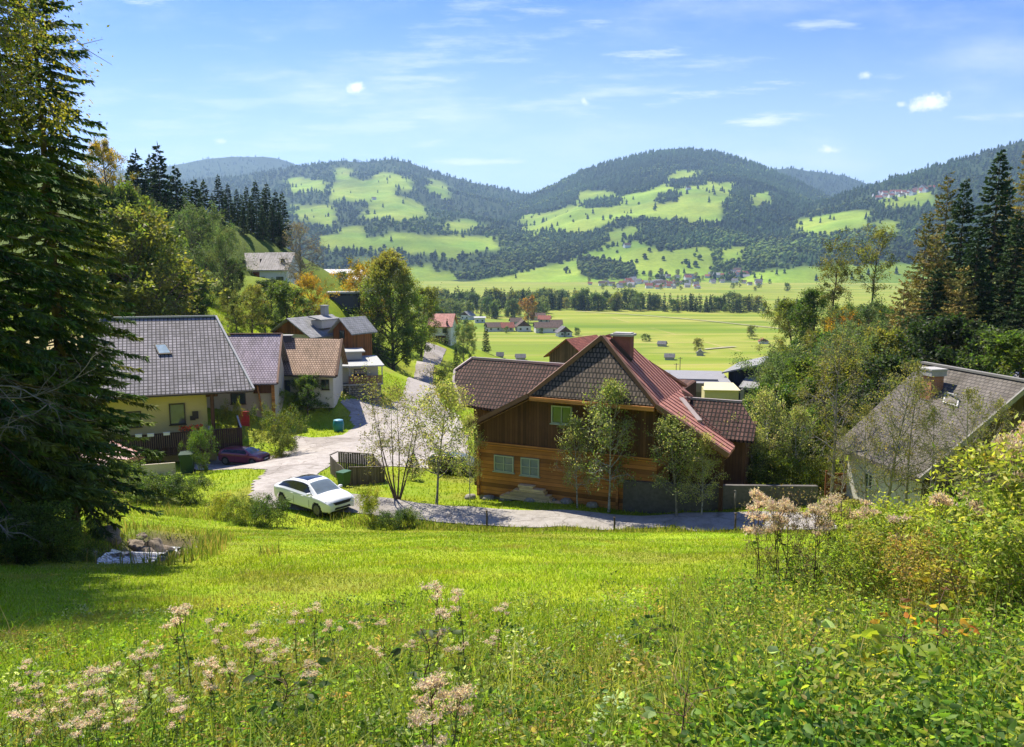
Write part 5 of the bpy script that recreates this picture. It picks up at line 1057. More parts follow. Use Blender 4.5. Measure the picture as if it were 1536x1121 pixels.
# pale upper house: long body, with a gabled front wing
g = P(402, 432, 178); gu = empty('pale_upper_house', g, R(-4), 'pale two winged house with grey roof up on the wooded slope', 'house'); FU = Frame(g, R(-4))
mb = MB(); mb.box(-9.5, 3, -3, -2, 11, 4.2); mb.box(-1.8, 0, -3, 4.4, 9, 4.0); mb.slab([(-1.8, 3, 3.9), (-1.8, 0, 3.9), (-1.8, 4.5, 7.5), (-1.8, 9, 3.9)], (6.2, 0, 0)); mb.obj('wall', m_white, gu)
mb = MB(); mb.slab([(-10, 2.2, 3.9), (-1.95, 2.2, 3.9), (-1.95, 7.2, 7.75), (-10, 7.2, 7.75)], (0, 0, -.2)); mb.slab([(-2.1, -.5, 3.9), (4.9, -.5, 3.9), (4.9, 4.6, 7.82), (-2.1, 4.6, 7.82)], (0, 0, -.2)); mb.slab([(-10, 7.2, 7.75), (4.9, 7.2, 7.75), (4.9, 12, 4.4), (-10, 12, 4.4)], (0, 0, -.2)); mb.obj('roof', m_tiles('warm_grey_tiles', (.38, .36, .33), (.44, .42, .39), (.2, .19, .18), .4, .4, .6, .6), gu)
mb = MB(); mb.box(-6.0, 2.85, -1, -2.6, 2.99, 3.4); mb.obj('wood_panel', m_owood, gu); window(gu, FU, (2.8, 0, 1.9), 1.6, 1.1, m_dframe, bars=(1, 0), depth=.1, sill=False); window(gu, FU, (-1.0, 0, 1.6), .8, 1.6, m_dframe, bars=(0, 0), depth=.1, sill=False)
for k, (x, y) in enumerate(((-7, 4.3), (-2.9, 4.6), (2.9, 1.9))): 
    mb = MB(); z = 3.9 + (y - (2.2 if x < -2 else -.5)) * .77; mb.box(x - .35, y - .35, z - .2, x + .35, y + .35, z + .6); mb.obj('roof_vent', m_dframe, gu)
# long pale roofs further back, dark container
for (px, top, d, w_, lab, rf_) in ((468, 405, 262, 16, 'long low building with a pale roof behind the bare tree', GRY), (512, 405, 258, 12, 'long low building with a pale flat roof left of the lime tree', m_palem), (541, 414, 240, 7, 'low white annexe just left of the lime tree crown', m_palem)):
    z = P(px, top, d); g = np.array([z[0], d, z[2] - 5]); house(lab, g, R(2), w_, 8, 3.8, 1.2, m_white, rf_, 'x', .5, name='low_building', base=-6)
g = P(516, 464, 150); ct = empty('dark_garage', g, R(9), 'dark boxy garage with a pale roof edge among the bushes', 'garage'); mb = MB(); mb.box(-2.9, 0, -1, 2.9, 4, 2.9); mb.obj('wall', m_boards('slate_blue_cladding', (.06, .06, .075), .25), ct); mb = MB(); mb.box(-3.1, -.3, 2.91, 3.1, 4.3, 3.2); mb.obj('roof', m_palem, ct); mb = MB(); mb.box(-2.91, .4, -1, -2.905, 3.6, 2.5); mb.box(-1.7, -.06, -.5, 2.6, -.01, 2.5); mb.obj('door', m_plain('dark_garage_door', (.075, .075, .095), .5, .1), ct)
# pink-roofed house at the end of the side road
g = G(660, 196); g[2] = P(660, 517, 196)[2]; house('white house with a pink tiled roof at the end of the side road', g, R(-6), 5.4, 8, 4.6, 2.6, m_white, PINK, 'x', .5, wins=((-1.6, 3.4, 1, 1.1), (1.2, 3.4, 1, 1.1)), door=(.2, 2.6, 2.2), name='pink_roof_house', base=-4)
# small village beyond
vg = [(697, 479, 585, -30, 10, 9, 4.2, 3.4, 'white village house with a pale pyramid like gable among trees', m_white, GRY, 'y'), (720, 484, 590, 5, 9, 7, 4.6, .8, 'white flat roofed village house beside the pale gable', m_white, m_palem, 'x'), (742, 497, 545, 12, 12, 9, 3.8, 3.0, 'village house with a brown roof at the left of the row', m_white, BRN, 'x'), (762, 497, 552, 8, 9, 8, 3.6, 3.2, 'village house with an orange brown roof', m_cream, RED, 'x'), (786, 497, 545, 8, 11, 10, 4.2, 4.4, 'village house with a white front under a brown gable', m_white, BRN, 'y'), (822, 499, 540, 6, 19, 10, 4.4, 3.4, 'long white village house with a long brown roof', m_white, BRN, 'x'), (848, 505, 530, 10, 10, 9, 3.4, 4.0, 'small village house with a dark timbered gable at the right end', m_white, DGR, 'y'), (806, 480, 640, 0, 14, 9, 3.6, 3.0, 'village house behind the long brown roof', m_cream, BRN, 'x'), (816, 484, 610, -8, 10, 9, 3.4, 3.0, 'reddish village roof behind the long white house', m_cream, RED, 'x'), (835, 492, 590, 5, 9, 8, 3.6, 3.0, 'village house peeping over the timbered gable', m_cream, BRN, 'x'), (775, 488, 600, 10, 9, 8, 3.6, 2.6, 'brown roofed village house behind the white gable front', m_cream, BRN, 'x')]
for (px, by, d, an, w_, l_, hw, rise, lab, wl_, rf_, rd) in vg:
    d = FPX * 50 / (by - 390); g = G(px, d)
    house(lab, g, R(an), w_ * .9, l_, hw * .9, rise * .9, wl_, rf_, rd, .8, gable=m_bwood if rd == 'y' else None, wins=((-w_ * .22, 1.8, 1.3, 1.4), (w_ * .22, 1.8, 1.3, 1.4)), name='village_house')
# red-roofed house behind the farmhouse
z = P(852, 545, 130); g = np.array([z[0], 130, z[2] - 3]); house('brown gabled house with a red roof showing over the tiled wing', g, R(-38), 7.5, 8, 4.2, 2.7, m_bwood, RED, 'y', .7, name='red_roof_house', base=-5)
# villages at the mountain foot and on the right-hand slope: small houses, too far off to show parts
def tiny_house(label, g, ang, w, l, h, rise, wall, roof, group):
    mb = MB(); c, s_ = math.cos(ang), math.sin(ang); rot = lambda x, y, z: (x * c - y * s_, x * s_ + y * c, z)
    v = [rot(x, y, z) for z in (-4, h) for (x, y) in ((-w / 2, 0), (w / 2, 0), (w / 2, l), (-w / 2, l))] + [rot(-w / 2, l / 2, h + rise), rot(w / 2, l / 2, h + rise)]
    mb.add(v, [(0, 1, 5, 4), (1, 2, 6, 5), (2, 3, 7, 6), (3, 0, 4, 7), (4, 8, 7), (5, 6, 9)], 0)
    o = .8; e = [rot(-w / 2 - o, -o, h - .3), rot(w / 2 + o, -o, h - .3), rot(w / 2 + o, l / 2, h + rise + .3), rot(-w / 2 - o, l / 2, h + rise + .3), rot(w / 2 + o, l + o, h - .3), rot(-w / 2 - o, l + o, h - .3)]
    mb.add(e, [(0, 1, 2, 3), (3, 2, 4, 5)], 1)
    tag(mb.obj('distant_house', [wall, roof], None, False, g), label, 'house', group)
def hill_at(M_, px, py):
    i = np.argmin((M_['qx'] - px) ** 2 + (M_['qy'] - py) ** 2 + (M_['T'] > 1) * 1e6); return np.array([M_['X'].ravel()[i], M_['Y'].ravel()[i], M_['Z'].ravel()[i]])
r = np.random.default_rng(5)
for i in range(85):
    while True:
        t = r.random(); px = 880 + 275 * t; py = np.interp(t, [0, .25, .5, .8, 1], [424, 424, 424, 416, 420]) + r.uniform(-9, 13) * np.interp(t, [0, .3, .6, 1], [.35, .6, 1, .7])
        if in_poly(px, py, [(866, 424), (930, 427), (980, 408), (1040, 410), (1120, 402), (1156, 428), (1100, 441), (960, 441), (880, 433)]): break
    g = hill_at(MC, px, py) if py < 420 else G(px, FPX * 50 / (py - 390)); w_ = r.uniform(9, 17) * g[1] / 1900
    k = int(r.integers(0, 4)); tiny_house(('distant white village house with a red roof below the central mountain', 'distant white village house with a brown roof below the central mountain', 'distant white village house with a grey roof below the central mountain', 'distant pale village house with a light roof below the central mountain')[k], g, r.uniform(-.6, .6), w_, w_ * .8, w_ * .42, w_ * .33, (m_white, m_white, m_white, m_cream)[k], (RED, BRN, DGR, GRY)[k], ('far village houses with red roofs', 'far village houses with brown roofs', 'far village houses with grey roofs', 'far village houses with light roofs')[k])
for i in range(70):
    px = r.uniform(880, 1160); py = r.uniform(412, 436); d = FPX * 50 / (max(py, 416) - 390); g = hill_at(MC, px, py) if py < 420 else G(px, d)
    kk = PROTO['far_leafy'][int(r.integers(0, 3))]; tree_at('distant_tree', kk[0], g, r.uniform(9, 16) / 10 * g[1] / 1900, None, None, 'round leafy tree among the houses of the far village', 'tree', 'trees among the far village houses')
for i in range(24):
    px = 1312 + 84 * (i + r.random()) / 24; py = np.interp(px, [1312, 1396], [300, 287]) + r.uniform(-6, 3); g = hill_at(MD, px, py); w_ = r.uniform(13, 22)
    tiny_house('distant house of the hamlet high on the right mountain slope', g, r.uniform(-.5, .5), w_, w_ * .8, w_ * .4, w_ * .35, m_white, RED if i % 3 else BRN, 'hamlet houses on the right mountain')
for (px, py, lab) in ((560, 300, 'lone farm on the upper pasture of the left mountain'), (905, 309, 'lone farm low on the central mountain pasture'), (990, 300, 'lone farm in the middle of the central mountain pasture'), (1035, 285, 'lone farm near the top of the central mountain pasture'), (790, 320, 'lone farm at the left tip of the central mountain pasture'), (942, 372, 'lone farm on the lower pasture above the far village')):
    g = hill_at(MB_ if px < 700 else MC, px, py); tiny_house(lab, g, .3, 18, 14, 7, 6, m_white, BRN, None)
# field huts
hut = [(750, 538, 'small rounded grey hay hut at the field edge', DGR, 3.2), (781, 541, 'dark little hut right of the rounded hay hut', DGR, 4.6), (992, 519, 'grey hay hut in the field between two bush pairs', DGR, 4.6), (1004, 540, 'grey rounded hay hut nearest in the big field', DGR, 4.6), (1146, 514, 'little barn with a red roof and white base in the field', RED, 5.5), (1050, 533, 'small dark hut under the round field tree', DGR, 3.6)]
for (px, by, lab, rf_, w_) in hut:
    d = FPX * 50 / (by - 390); g = G(px, d); house(lab, g, R(rng.uniform(-25, 25)), w_, w_ * .9, 1.5, 1.5, m_white if rf_ is RED else m_capc, rf_, 'x' if px not in (1146, 1050) else 'y', .4, name='field_hut', gable=m_bwood if rf_ is RED else None)
for (px, top, by, lab) in ((1019.5, 536, 566, 'thin wooden power pole behind the red roof'), (1014, 545, 563, 'shorter thin pole left of the power pole')):
    g = P(px, by, 250); h = P(px, top, 250)[2] - g[2]; mb = MB(); mb.tube([(0, 0, -6), (0, 0, h)], [.16, .1], 7); mb.box(-.8, -.06, h - .4, .8, .06, h - .28); tag(mb.obj('power_pole', BARKG, None, False, g), lab, 'pole')
# dark barn and yard behind the farmhouse
g = G(1119, 118); g[2] = P(1119, 592, 118)[2]; m_navy = m_boards('blue_black_cladding', (.018, .024, .042), .25, False, (.008, .01, .016), .25)
db = empty('dark_barn', g, R(-26), 'blue black barn with a light grey roof at the field edge', 'barn')
mb = MB(); mb.box(-2.8, 0, -3, 4.6, 12, 3.3); mb.slab([(-2.8, 0, 3.29), (4.6, 0, 3.29), (2.6, 0, 4.75)], (0, 12, 0)); mb.obj('wall', m_navy, db)
mb = MB(); mb.slab([(-3.6, -.9, 3.25), (2.6, -.9, 5.0), (2.6, 12.5, 5.0), (-3.6, 12.5, 3.25)], (0, 0, -.22)); mb.slab([(2.6, -.9, 5.0), (5.4, -.9, 3.2), (5.4, 12.5, 3.2), (2.6, 12.5, 5.0)], (0, 0, -.22)); mb.obj('roof', GRY, db)
mb = MB(); mb.slab([(-.6, -3.6, 1.6), (5, -3.6, 1.6), (5, -.02, 2.7), (-.2, -.02, 2.7)], (0, 0, -.15)); mb.obj('lean_to_roof', GRY, db); mb = MB(); mb.box(.2, -3.2, -3, 4.8, -.05, 1.5); mb.obj('lean_to_wall', m_navy, db); mb = MB(); mb.box(-.35, -3.3, -3, .15, -2.4, 1.2); mb.obj('chimney', m_palem, db)
g = P(1080, 592, 104); yl = empty('yellow_roofed_store', g, R(-6), 'pale yellow flat roofed store below the dark barn', 'shed'); mb = MB(); mb.box(-2.0, 0, -5, 2.4, 3, .6); mb.obj('wall', m_plain('pale_yellow_render', (.55, .48, .25), .8, .15), yl); mb = MB(); mb.slab([(-2.2, -.2, .62), (2.6, -.2, .62), (2.2, 3.4, 1.1), (-1.6, 3.4, 1.1)], (0, 0, -.1)); mb.obj('flat_roof', m_plain('pale_yellow_sheet', (.62, .56, .33), .7, .12), yl)
g = P(1042, 592, 112); fr_ = empty('flat_grey_building', g, R(-8), 'flat grey roofed building between the red roof and the field', 'building'); mb = MB(); mb.box(-4.5, 0, -6, 5, 14, 1.2); mb.obj('wall', m_gwall, fr_); mb = MB(); mb.box(-4.8, -.3, 1.21, 5.3, 14.4, 1.5); mb.box(-3, 3, 1.51, 3.5, 11, 1.8); mb.obj('flat_roof', m_plain('grey_bitumen_roof', (.25, .25, .26), .8, .2, .8), fr_); mb = MB(); mb.box(-4.82, -.34, .4, 2.0, -.3, 1.7); mb.obj('parapet', m_plain('taupe_sheet', (.2, .17, .16), .6, .2), fr_)

# ================================================================ slate house on the right
m_rslate = m_tiles('old_grey_slates', (.118, .106, .094), (.16, .147, .13), (.07, .065, .06), .3, .24, .6, .5, .5, .03, .35, .015)
m_oldwh = m_plain('old_white_render', (.68, .66, .61), .9, .3, .8, .3); m_grime = m_boards('dark_grey_gable_boards', (.075, .055, .042), .2)
Em, Fm = P(1379, 720, 40.0), P(1250, 669, 47.3); er = unit(np.r_[(Em - Fm)[:2], 0]); FR = Frame(Fm, math.atan2(er[1], er[0]))   # x along the ridge toward us, y to the right/back
Le = FR.loc(Em)[0]; sr = empty('slate_farmhouse', FR.O, FR.a, 'old white walled house with a big grey slate roof and brick chimney', 'house')
nR = unit(np.array([0, -.79, 1.])); rp_ = lambda px, py: FR.pix(px, py, (0, 0, 0), nR)
R0 = rp_(1384, 545); hgt = R0[2]; ry = R0[1]
rf = MB(); e0 = np.array([0, 0, 0.]); e1 = np.array([Le, 0, 0]); q1 = np.array([Le + .2, ry, hgt])
rf.slab([e0, e1, q1, R0], (0, 0, -.2)); rf.slab([R0, q1, q1 + np.array([0, ry, -hgt]), R0 + np.array([0, ry, -hgt])], (0, 0, -.2)); rf.obj('roof', m_rslate, sr)
ed = MB(); ed.bar(R0 + np.array([0, 0, .05]), q1 + np.array([0, 0, .05]), .3, .12); ed.bar(e1 + np.array([.05, 0, -.05]), q1 + np.array([.05, 0, -.05]), .12, .25); ed.obj('ridge_cap', m_plain('weathered_ridge', (.25, .24, .215), .8, .3), sr)
w = MB(); w.box(.5, .7, -5.0, Le - .7, 2 * ry - .7, .25); w.obj('wall', m_oldwh, sr); w = MB(); w.slab([(Le - .72, .75, .25), (Le - .72, 2 * ry - .75, .25), (Le - .72, ry, hgt - .35)], (-.3, 0, 0)); w.slab([(Le - .66, .75, -1.6), (Le - .66, ry, -1.6), (Le - .66, ry, .3), (Le - .66, .75, .3)], (-.04, 0, 0)); w.obj('gable_boarding', m_grime, sr)
w = MB(); w.bar((Le - .1, .1, -.15), (Le - .1, ry, hgt - .3), .1, .2); w.bar((Le - .3, .4, -.3), (Le - 3.3, .4, -.3), .12, .12); w.obj('rafter', m_grime, sr)
c = rp_(1397, 590); mb = MB(); mb.box(c[0] - .42, c[1] - .4, c[2] - 1.2, c[0] + .42, c[1] + .4, c[2] + 1.05)
m_brick = m_tiles('orange_bricks', (.46, .17, .07), (.36, .12, .05), (.35, .30, .25), .25, .075, .8, .4, .5, .012, .2, .01)
chm = mb.obj('chimney', m_brick, sr); mb = MB(); mb.box(c[0] - .52, c[1] - .5, c[2] + 1.051, c[0] + .52, c[1] + .5, c[2] + 1.38); mb.box(c[0] - .56, c[1] - .54, c[2] + 1.381, c[0] + .56, c[1] + .54, c[2] + 1.47); mb.obj('cap', m_capc, chm)
h4 = [rp_(1419, 591), rp_(1440, 600), rp_(1438, 612), rp_(1415, 605)]; mb = MB(); mb.slab([q + nR * .1 for q in h4], -nR * .12); hh_ = mb.obj('roof_hatch', m_palem, sr); mb = MB(); c4 = sum(h4) / 4
mb.slab([c4 + (q - c4) * .8 + nR * .115 for q in h4], -nR * .02); mb.obj('pane', m_plain('hatch_dark', (.05, .04, .04), .4, .1), hh_); mb = MB(); mb.bar(h4[0] + nR * .12, h4[1] + nR * .35, .12, .05); mb.obj('hatch_lid', m_palem, sr)
window(sr, FR, (2.6, .7, -1.5), .8, .9, m_wframe, bars=(1, 0), depth=.1, sill=False)
z = P(1540, 575, 62); g = np.array([z[0] + 1.4, 62, z[2] - 3.8]); house('grey roofed neighbour house peeping over the slate roof ridge', g, R(-6), 6, 6, 3.0, 1.1, m_capc, GRY, 'x', .5, name='neighbour_house', base=-3)
g = G(1250, 47.0); mb = MB(); 
for k in range(5): mb.box(-.5, -.04, .05 + k * .3, .9, .02, .33 + k * .3)
mb.box(-.55, -.05, -.4, -.45, .05, 1.7); mb.box(.85, -.05, -.4, .95, .05, 1.7); tag(mb.obj('garden_gate', m_owood, None, False, g), 'orange brown board gate left of the white house wall', 'gate')

# ================================================================ pink-roofed shed at the lower left
Fs = Frame(P(146, 705, 48), R(28)); sh = empty('pink_roof_shed', Fs.O, Fs.a, 'small brown shed with a pinkish red sheet roof by the big spruce', 'shed')
nP = unit(np.array([.12, -.28, 1.])); pp = lambda px, py: Fs.pix(px, py, (0, 0, 0), nP)
m_pinkm = m_plain('faded_pink_sheet', (.44, .25, .225), .55, .2, 1.2, .1)
rq = [pp(146, 705), pp(215, 681.5), pp(163, 660), pp(70, 668), pp(60, 725)]; mb = MB(); mb.slab(rq, (0, 0, -.14)); mb.obj('roof', m_pinkm, sh); mb = MB(); mb.bar(rq[0] + (0, 0, -.12), rq[1] + (0, 0, -.12), .1, .26); mb.bar(rq[1] + (0, 0, -.12), rq[2] + (0, 0, -.12), .1, .24); mb.bar(rq[0] + (0, 0, -.12), rq[4] + (0, 0, -.12), .1, .26); mb.obj('verge_board', m_redm, sh)
a = rq[0] + np.array([.15, .25, 0]); b_ = a + (rq[1] - rq[0]) * .58; bk = (rq[2] - rq[1]) * .8; bk[2] = 0
mb = MB(); lo = -3.0; base_ = [a, b_, b_ + bk, a + bk]; mb.slab([np.array([q[0], q[1], lo]) for q in base_], (0, 0, 3.0 - .45)); mb.obj('wall', m_orange_trim, sh)

# ================================================================ plank pen, bins, barrel, posts, garden cones
m_grywood = m_boards('weathered_grey_boards', (.17, .145, .12), .15, False, (.03, .025, .02), .35)
def board_row(mb, a, b_, h0, h1, step=.16):
    L = np.linalg.norm((b_ - a)[:2]); n = int(L / step); rr = np.random.default_rng(int(L * 100))
    d = unit(np.r_[(b_ - a)[:2], 0]); nn = np.array([-d[1], d[0], 0]) * .025
    for i in range(n):
        q = a + (b_ - a) * (i / n); q2 = a + (b_ - a) * ((i + .9) / n); h = h0 + (h1 - h0) * i / n + rr.uniform(-.03, .03)
        mb.add([q - nn + (0, 0, -.3), q2 - nn + (0, 0, -.3), q2 + nn + (0, 0, -.3), q + nn + (0, 0, -.3), q - nn + (0, 0, h), q2 - nn + (0, 0, h), q2 + nn + (0, 0, h), q + nn + (0, 0, h)], [(0, 3, 2, 1), (4, 5, 6, 7), (0, 1, 5, 4), (1, 2, 6, 5), (2, 3, 7, 6), (3, 0, 4, 7)])
p0, p1, p2, p3, p4 = G(524, 52.5), G(577, 55.0), G(562, 58.6), G(508, 58.2), G(496, 56.5)
pen = empty('plank_enclosure', p0, 0, 'low weathered plank enclosure behind the white car', 'fence')
for nm, a, b_, h0, h1 in (('front_panel', p0, p1, 1.25, 1.05), ('side_panel', p1, p2, 1.05, 1.1), ('rear_panel', p3, p2, 1.35, 1.25), ('side_panel', p0 + np.array([-.3, .3, 0]), p4, 1.0, 1.35)):
    mb = MB(); board_row(mb, a - p0, b_ - p0, h0, h1); mb.obj(nm, m_grywood, pen)
for a_, b_, w_ in ((p0 - p0 + (0, 0, 1.27), p1 - p0 + (0, 0, 1.1), .14), (p3 - p0 + (0, 0, 1.4), p2 - p0 + (0, 0, 1.3), .12), (p4 - p0 + (0, 0, 1.4), p3 - p0 + (-.05, 0, 1.42), .1)): mb = MB(); mb.bar(a_, b_, w_, .06); mb.obj('top_rail', m_grywood, pen)
wheelie_bin(G(516, 51.6), R(-30), 'green wheelie bin in front of the plank enclosure', 1.05, m_plain('mid_green_plastic', (.035, .11, .04), .45, .2, 2, .05))
g = G(508, 86.5); br = empty('rain_barrel', g, 0, 'blue green rain barrel at the lawn tip', 'barrel'); mb = MB(); mb.lathe([(.45, 0), (.58, .3), (.62, .8), (.56, 1.2), (.5, 1.3)], n=18); mb.obj('body', m_plain('blue_green_plastic', (.02, .20, .22), .4, .15, 2, .05), br, True); mb = MB(); mb.lathe([(.52, 1.28), (.53, 1.36), (.3, 1.42), (.02, 1.43)], n=18); mb.obj('lid', m_plain('pale_blue_plastic', (.2, .42, .55), .4, .1, 2, .05), br, True)
for k, (px, py, lab) in enumerate(((730, 790, 'left dark post on the near lane edge'), (921, 806, 'short middle post on the near lane edge'), (1102, 800, 'tall right post on the near lane edge'), (1101.5, 757, 'slim grey post on the far lane verge before the wall'))):
    d = (41.4, 40.6, 39.9, 44.0)[k]; g = G(px, d); h = (1.0, .8, 1.05, 1.2)[k]; mb = MB(); mb.tube([(0, 0, -.3), (.02, 0, h * .6), (.01 * k, .01, h)], [.055, .05, .045], 8); mb.box(-.055, -.055, h - .02, .055, .055, h + .015)
    tag(mb.obj('lane_post', BARK if k < 3 else BARKG, None, True, g), lab, 'post')
for k in range(2):
    px, d, hh_, lab = ((618, 56.3, 2.0, 'dark conical clipped shrub on the grass beside the yard'), (664, 58.5, 1.5, 'dark rounded shrub by the corner of the wooden house'))[k]
    t, c_ = broadleaf(130 + k, 2, .55 if k == 0 else 1.1, .05, 40, 5000, .07, ((.012, .022, .01), (.02, .03, .014)), prof='cone' if k == 0 else 'round', lw=.4); tree_at('clipped_shrub', (t, c_), G(px, d), hh_ / 2, None, 0, lab, 'shrub')

# ================================================================ cars
def car(loc, rz, label, paint, L=4.65, W=1.88, H=1.56, coupe=True, scale=1.):
    """x forward, y left, z up, origin on the ground at the middle; one lofted shell split into body, glass and roof parts"""
    t = empty('parked_car', loc, rz, label, 'car'); t.scale = (scale,) * 3; hl = L / 2; q = L / 4.65; W2 = W / 2
    get = lambda n, f: D.materials.get(n) or f(n)
    m_blk = get('black_trim', lambda n: m_plain(n, (.018, .018, .02), .45, .1, 3, 0, fine=4)); m_gl = get('car_glass', lambda n: m_plain(n, (.012, .014, .016), .1, .1, 2, 0, spec=.45)); m_ws = get('windscreen_glass', lambda n: m_glass(n, (.13, .165, .18), .05)); m_lamp = get('lamp_glass', lambda n: m_plain(n, (.22, .23, .25), .12, .1, 9, 0, spec=.7))
    # station: x, sill z, belt z, top z, half width, belt half width, top half width
    top = [(-2.325, .42, .86, .92, .74, .70, .60), (-2.26, .34, .93, 1.02, .83, .78, .66), (-2.05, .26, .97, 1.10, .90, .84, .70), (-1.75, .22, 1.0, 1.235, .935, .87, .70), (-1.35, .20, 1.02, 1.40, .94, .885, .68), (-.85, .19, 1.01, 1.51, .94, .89, .665), (-.3, .19, .995, 1.555, .94, .89, .66), (.2, .19, .98, 1.545, .94, .89, .655), (.5, .19, .97, 1.49, .94, .89, .66), (.9, .19, .965, 1.29, .94, .885, .71), (1.3, .20, .96, 1.075, .94, .875, .78), (1.55, .21, .95, 1.035, .94, .865, .79), (1.9, .23, .90, .985, .92, .83, .74), (2.15, .26, .82, .90, .87, .77, .68), (2.28, .30, .72, .80, .79, .70, .60), (2.325, .36, .62, .70, .72, .62, .52)]
    if not coupe: top = [(x, a, b, (c if x > .4 else [1.06, 1.20, 1.34, 1.44, 1.49, 1.51, 1.51, 1.49][min(k, 7)]), d, e, f) for k, (x, a, b, c, d, e, f) in enumerate(top)]
    A_ = np.array(top); A_[:, 0] *= q; A_[:, 3] = np.where(A_[:, 3] > 1.1, 1.1 + (A_[:, 3] - 1.1) * (H - 1.1) / .455, A_[:, 3]); A_[:, 4:] *= W / 1.88
    def cat(xs_, ys_, x):
        m = np.gradient(ys_, xs_); k = np.clip(np.searchsorted(xs_, x) - 1, 0, len(xs_) - 2); h = xs_[k + 1] - xs_[k]; u = (x - xs_[k]) / h
        return (2 * u ** 3 - 3 * u ** 2 + 1) * ys_[k] + (u ** 3 - 2 * u ** 2 + u) * h * m[k] + (-2 * u ** 3 + 3 * u ** 2) * ys_[k + 1] + (u ** 3 - u ** 2) * h * m[k + 1]
    xs_ = np.unique(np.r_[np.linspace(-hl, hl, 95), A_[:, 0]]); z0, zb, zt, w, wb, wt = [cat(A_[:, 0], A_[:, k], xs_) for k in range(1, 7)]
    K = np.array([0, 1, 2, 3, 4, 5, 6, 7, 8.]); kk = np.linspace(0, 8, 41)
    Yc = np.stack([w * .90, w * .975, w, w * .985, wb, (wb * .45 + wt * .55), wt, wt * .58, wt * 0], 1); Zc = np.stack([z0, z0 * .6 + .4 * .55, z0 * .1 + .9 * (.45 + .55 * zb) * .9, zb - .05, zb, zb * .48 + (zt - .05) * .52, zt - .05, zt - .008, zt + .008], 1)
    Yd = np.stack([np.interp(kk, K, Yc[i]) for i in range(len(xs_))]); Zd = np.stack([np.interp(kk, K, Zc[i]) for i in range(len(xs_))])
    sm_ = lambda M_: np.apply_along_axis(lambda r_: np.convolve(np.r_[r_[0], r_[0], r_, 2 * r_[-1] - r_[-2], 2 * r_[-1] - r_[-3]], [.1, .22, .36, .22, .1], 'valid'), 1, M_)
    Zd = sm_(Zd); Y2 = sm_(Yd); Y2[:, -1] = 0; Yd = Y2
    n, m = len(xs_), len(kk); wx = (-hl + .86 * q, hl - .90 * q); parts_ = {}
    for i in range(n - 1):
        xm = (xs_[i] + xs_[i + 1]) / 2 / q
        for j in range(m - 1):
            k = (kk[j] + kk[j + 1]) / 2; zc = (Zd[i, j] + Zd[i + 1, j + 1]) / 2; xc = xm * q
            if k < 3.2 and any((xc - x_) ** 2 + (zc - .34) ** 2 < .385 ** 2 for x_ in wx): continue
            fr = 1.18 - (k - 4) * .36; rr_ = (-1.95 if coupe else -2.0) + (k - 4) * .2
            if 4.2 < k < 5.75 and rr_ < xm < fr: nm = 'side_window' if abs(xm + .42) > .035 else 'door_pillar'
            elif k > 6.15 and .47 < xm < 1.27: nm = 'windscreen'
            elif k > 6.2 and ((-2.0 < xm < -1.2) if coupe else (-2.24 < xm < -1.9)): nm = 'rear_window'
            elif coupe and k > 6.5 and -.95 < xm < .22: nm = 'sunroof'
            elif k < .55 and abs(xm) < 2.2: nm = 'sill'
            else: nm = 'body'
            for s in (-1, 1): parts_.setdefault(nm if nm not in ('side_window', 'door_pillar', 'sill') else (nm, s), []).append((i, j, s))
    for nm, fs in parts_.items():
        vm = {}; v = []; f = []
        for (i, j, s) in fs:
            c = []
            for (a, b) in ((i, j), (i + 1, j), (i + 1, j + 1), (i, j + 1)):
                key = (a, b, s if b < m - 1 else 0)
                if key not in vm: vm[key] = len(v); v.append((xs_[a], s * Yd[a, b], Zd[a, b]))
                c.append(vm[key])
            f.append(c if s < 0 else c[::-1])
        mb = MB(); mb.add(v, f); nn = nm if isinstance(nm, str) else nm[0]
        mb.obj(nn, {'body': paint, 'windscreen': m_ws, 'sill': m_blk}.get(nn, m_gl if nn != 'door_pillar' else m_blk), t, True)
    for xe, i in ((-hl, 0), (hl, n - 1)):      # closing faces front and rear
        ring = [(xs_[i], -Yd[i, b], Zd[i, b]) for b in range(m)] + [(xs_[i], Yd[i, b], Zd[i, b]) for b in range(m - 2, -1, -1)]
        mb = MB(); mb.add(ring, [list(range(len(ring)))[::-1 if xe > 0 else 1]]); mb.obj('bumper', paint, t)
    m_rim = get('alloy_rim', lambda n: m_plain(n, (.16, .16, .165), .4, .1, 3, 0, metal=.5)); m_tyre = get('tyre_rubber', lambda n: m_plain(n, (.02, .02, .02), .8, .1))
    for x in wx:
        for s in (-1, 1):
            y = s * W2
            a = MB(); a.tube([(x, y * .55, .36), (x, y * .90, .36)], .41, 22); a.obj('wheel_arch', m_blk, t)
            wv = MB(); wv.tube([(x, y * .72, .335), (x, y * .74, .335), (x, y * .955, .335), (x, y * .975, .335)], [.30, .335, .335, .30], 24); wo = wv.obj('wheel', m_tyre, t)
            rm = MB(); rm.tube([(x, y * .974, .335), (x, y * .978, .335)], .235, 20)
            for k in range(5):
                an = k * 1.2566 + .3; rm.bar((x, y * .982, .335), (x + .225 * math.cos(an), y * .982, .335 + .225 * math.sin(an)), .075, .02, up=(0, 1, 0))
            rm.obj('rim', m_rim, wo)
    mb = MB(); mb.slab([(hl - .035, -.44, .63), (hl - .035, .44, .63), (hl - .06, .56, .77), (hl - .06, -.56, .77)], (.06, 0, .0)); mb.obj('grille', m_blk, t)
    mb = MB(); mb.slab([(hl - .03, -.50, .40), (hl - .03, .50, .40), (hl - .03, .44, .50), (hl - .03, -.44, .50)], (.06, 0, 0)); mb.obj('lower_intake', m_blk, t)
    mb = MB(); mb.box(hl + .015, -.26, .505, hl + .035, .26, .61); mb.obj('number_plate', m_white, t)
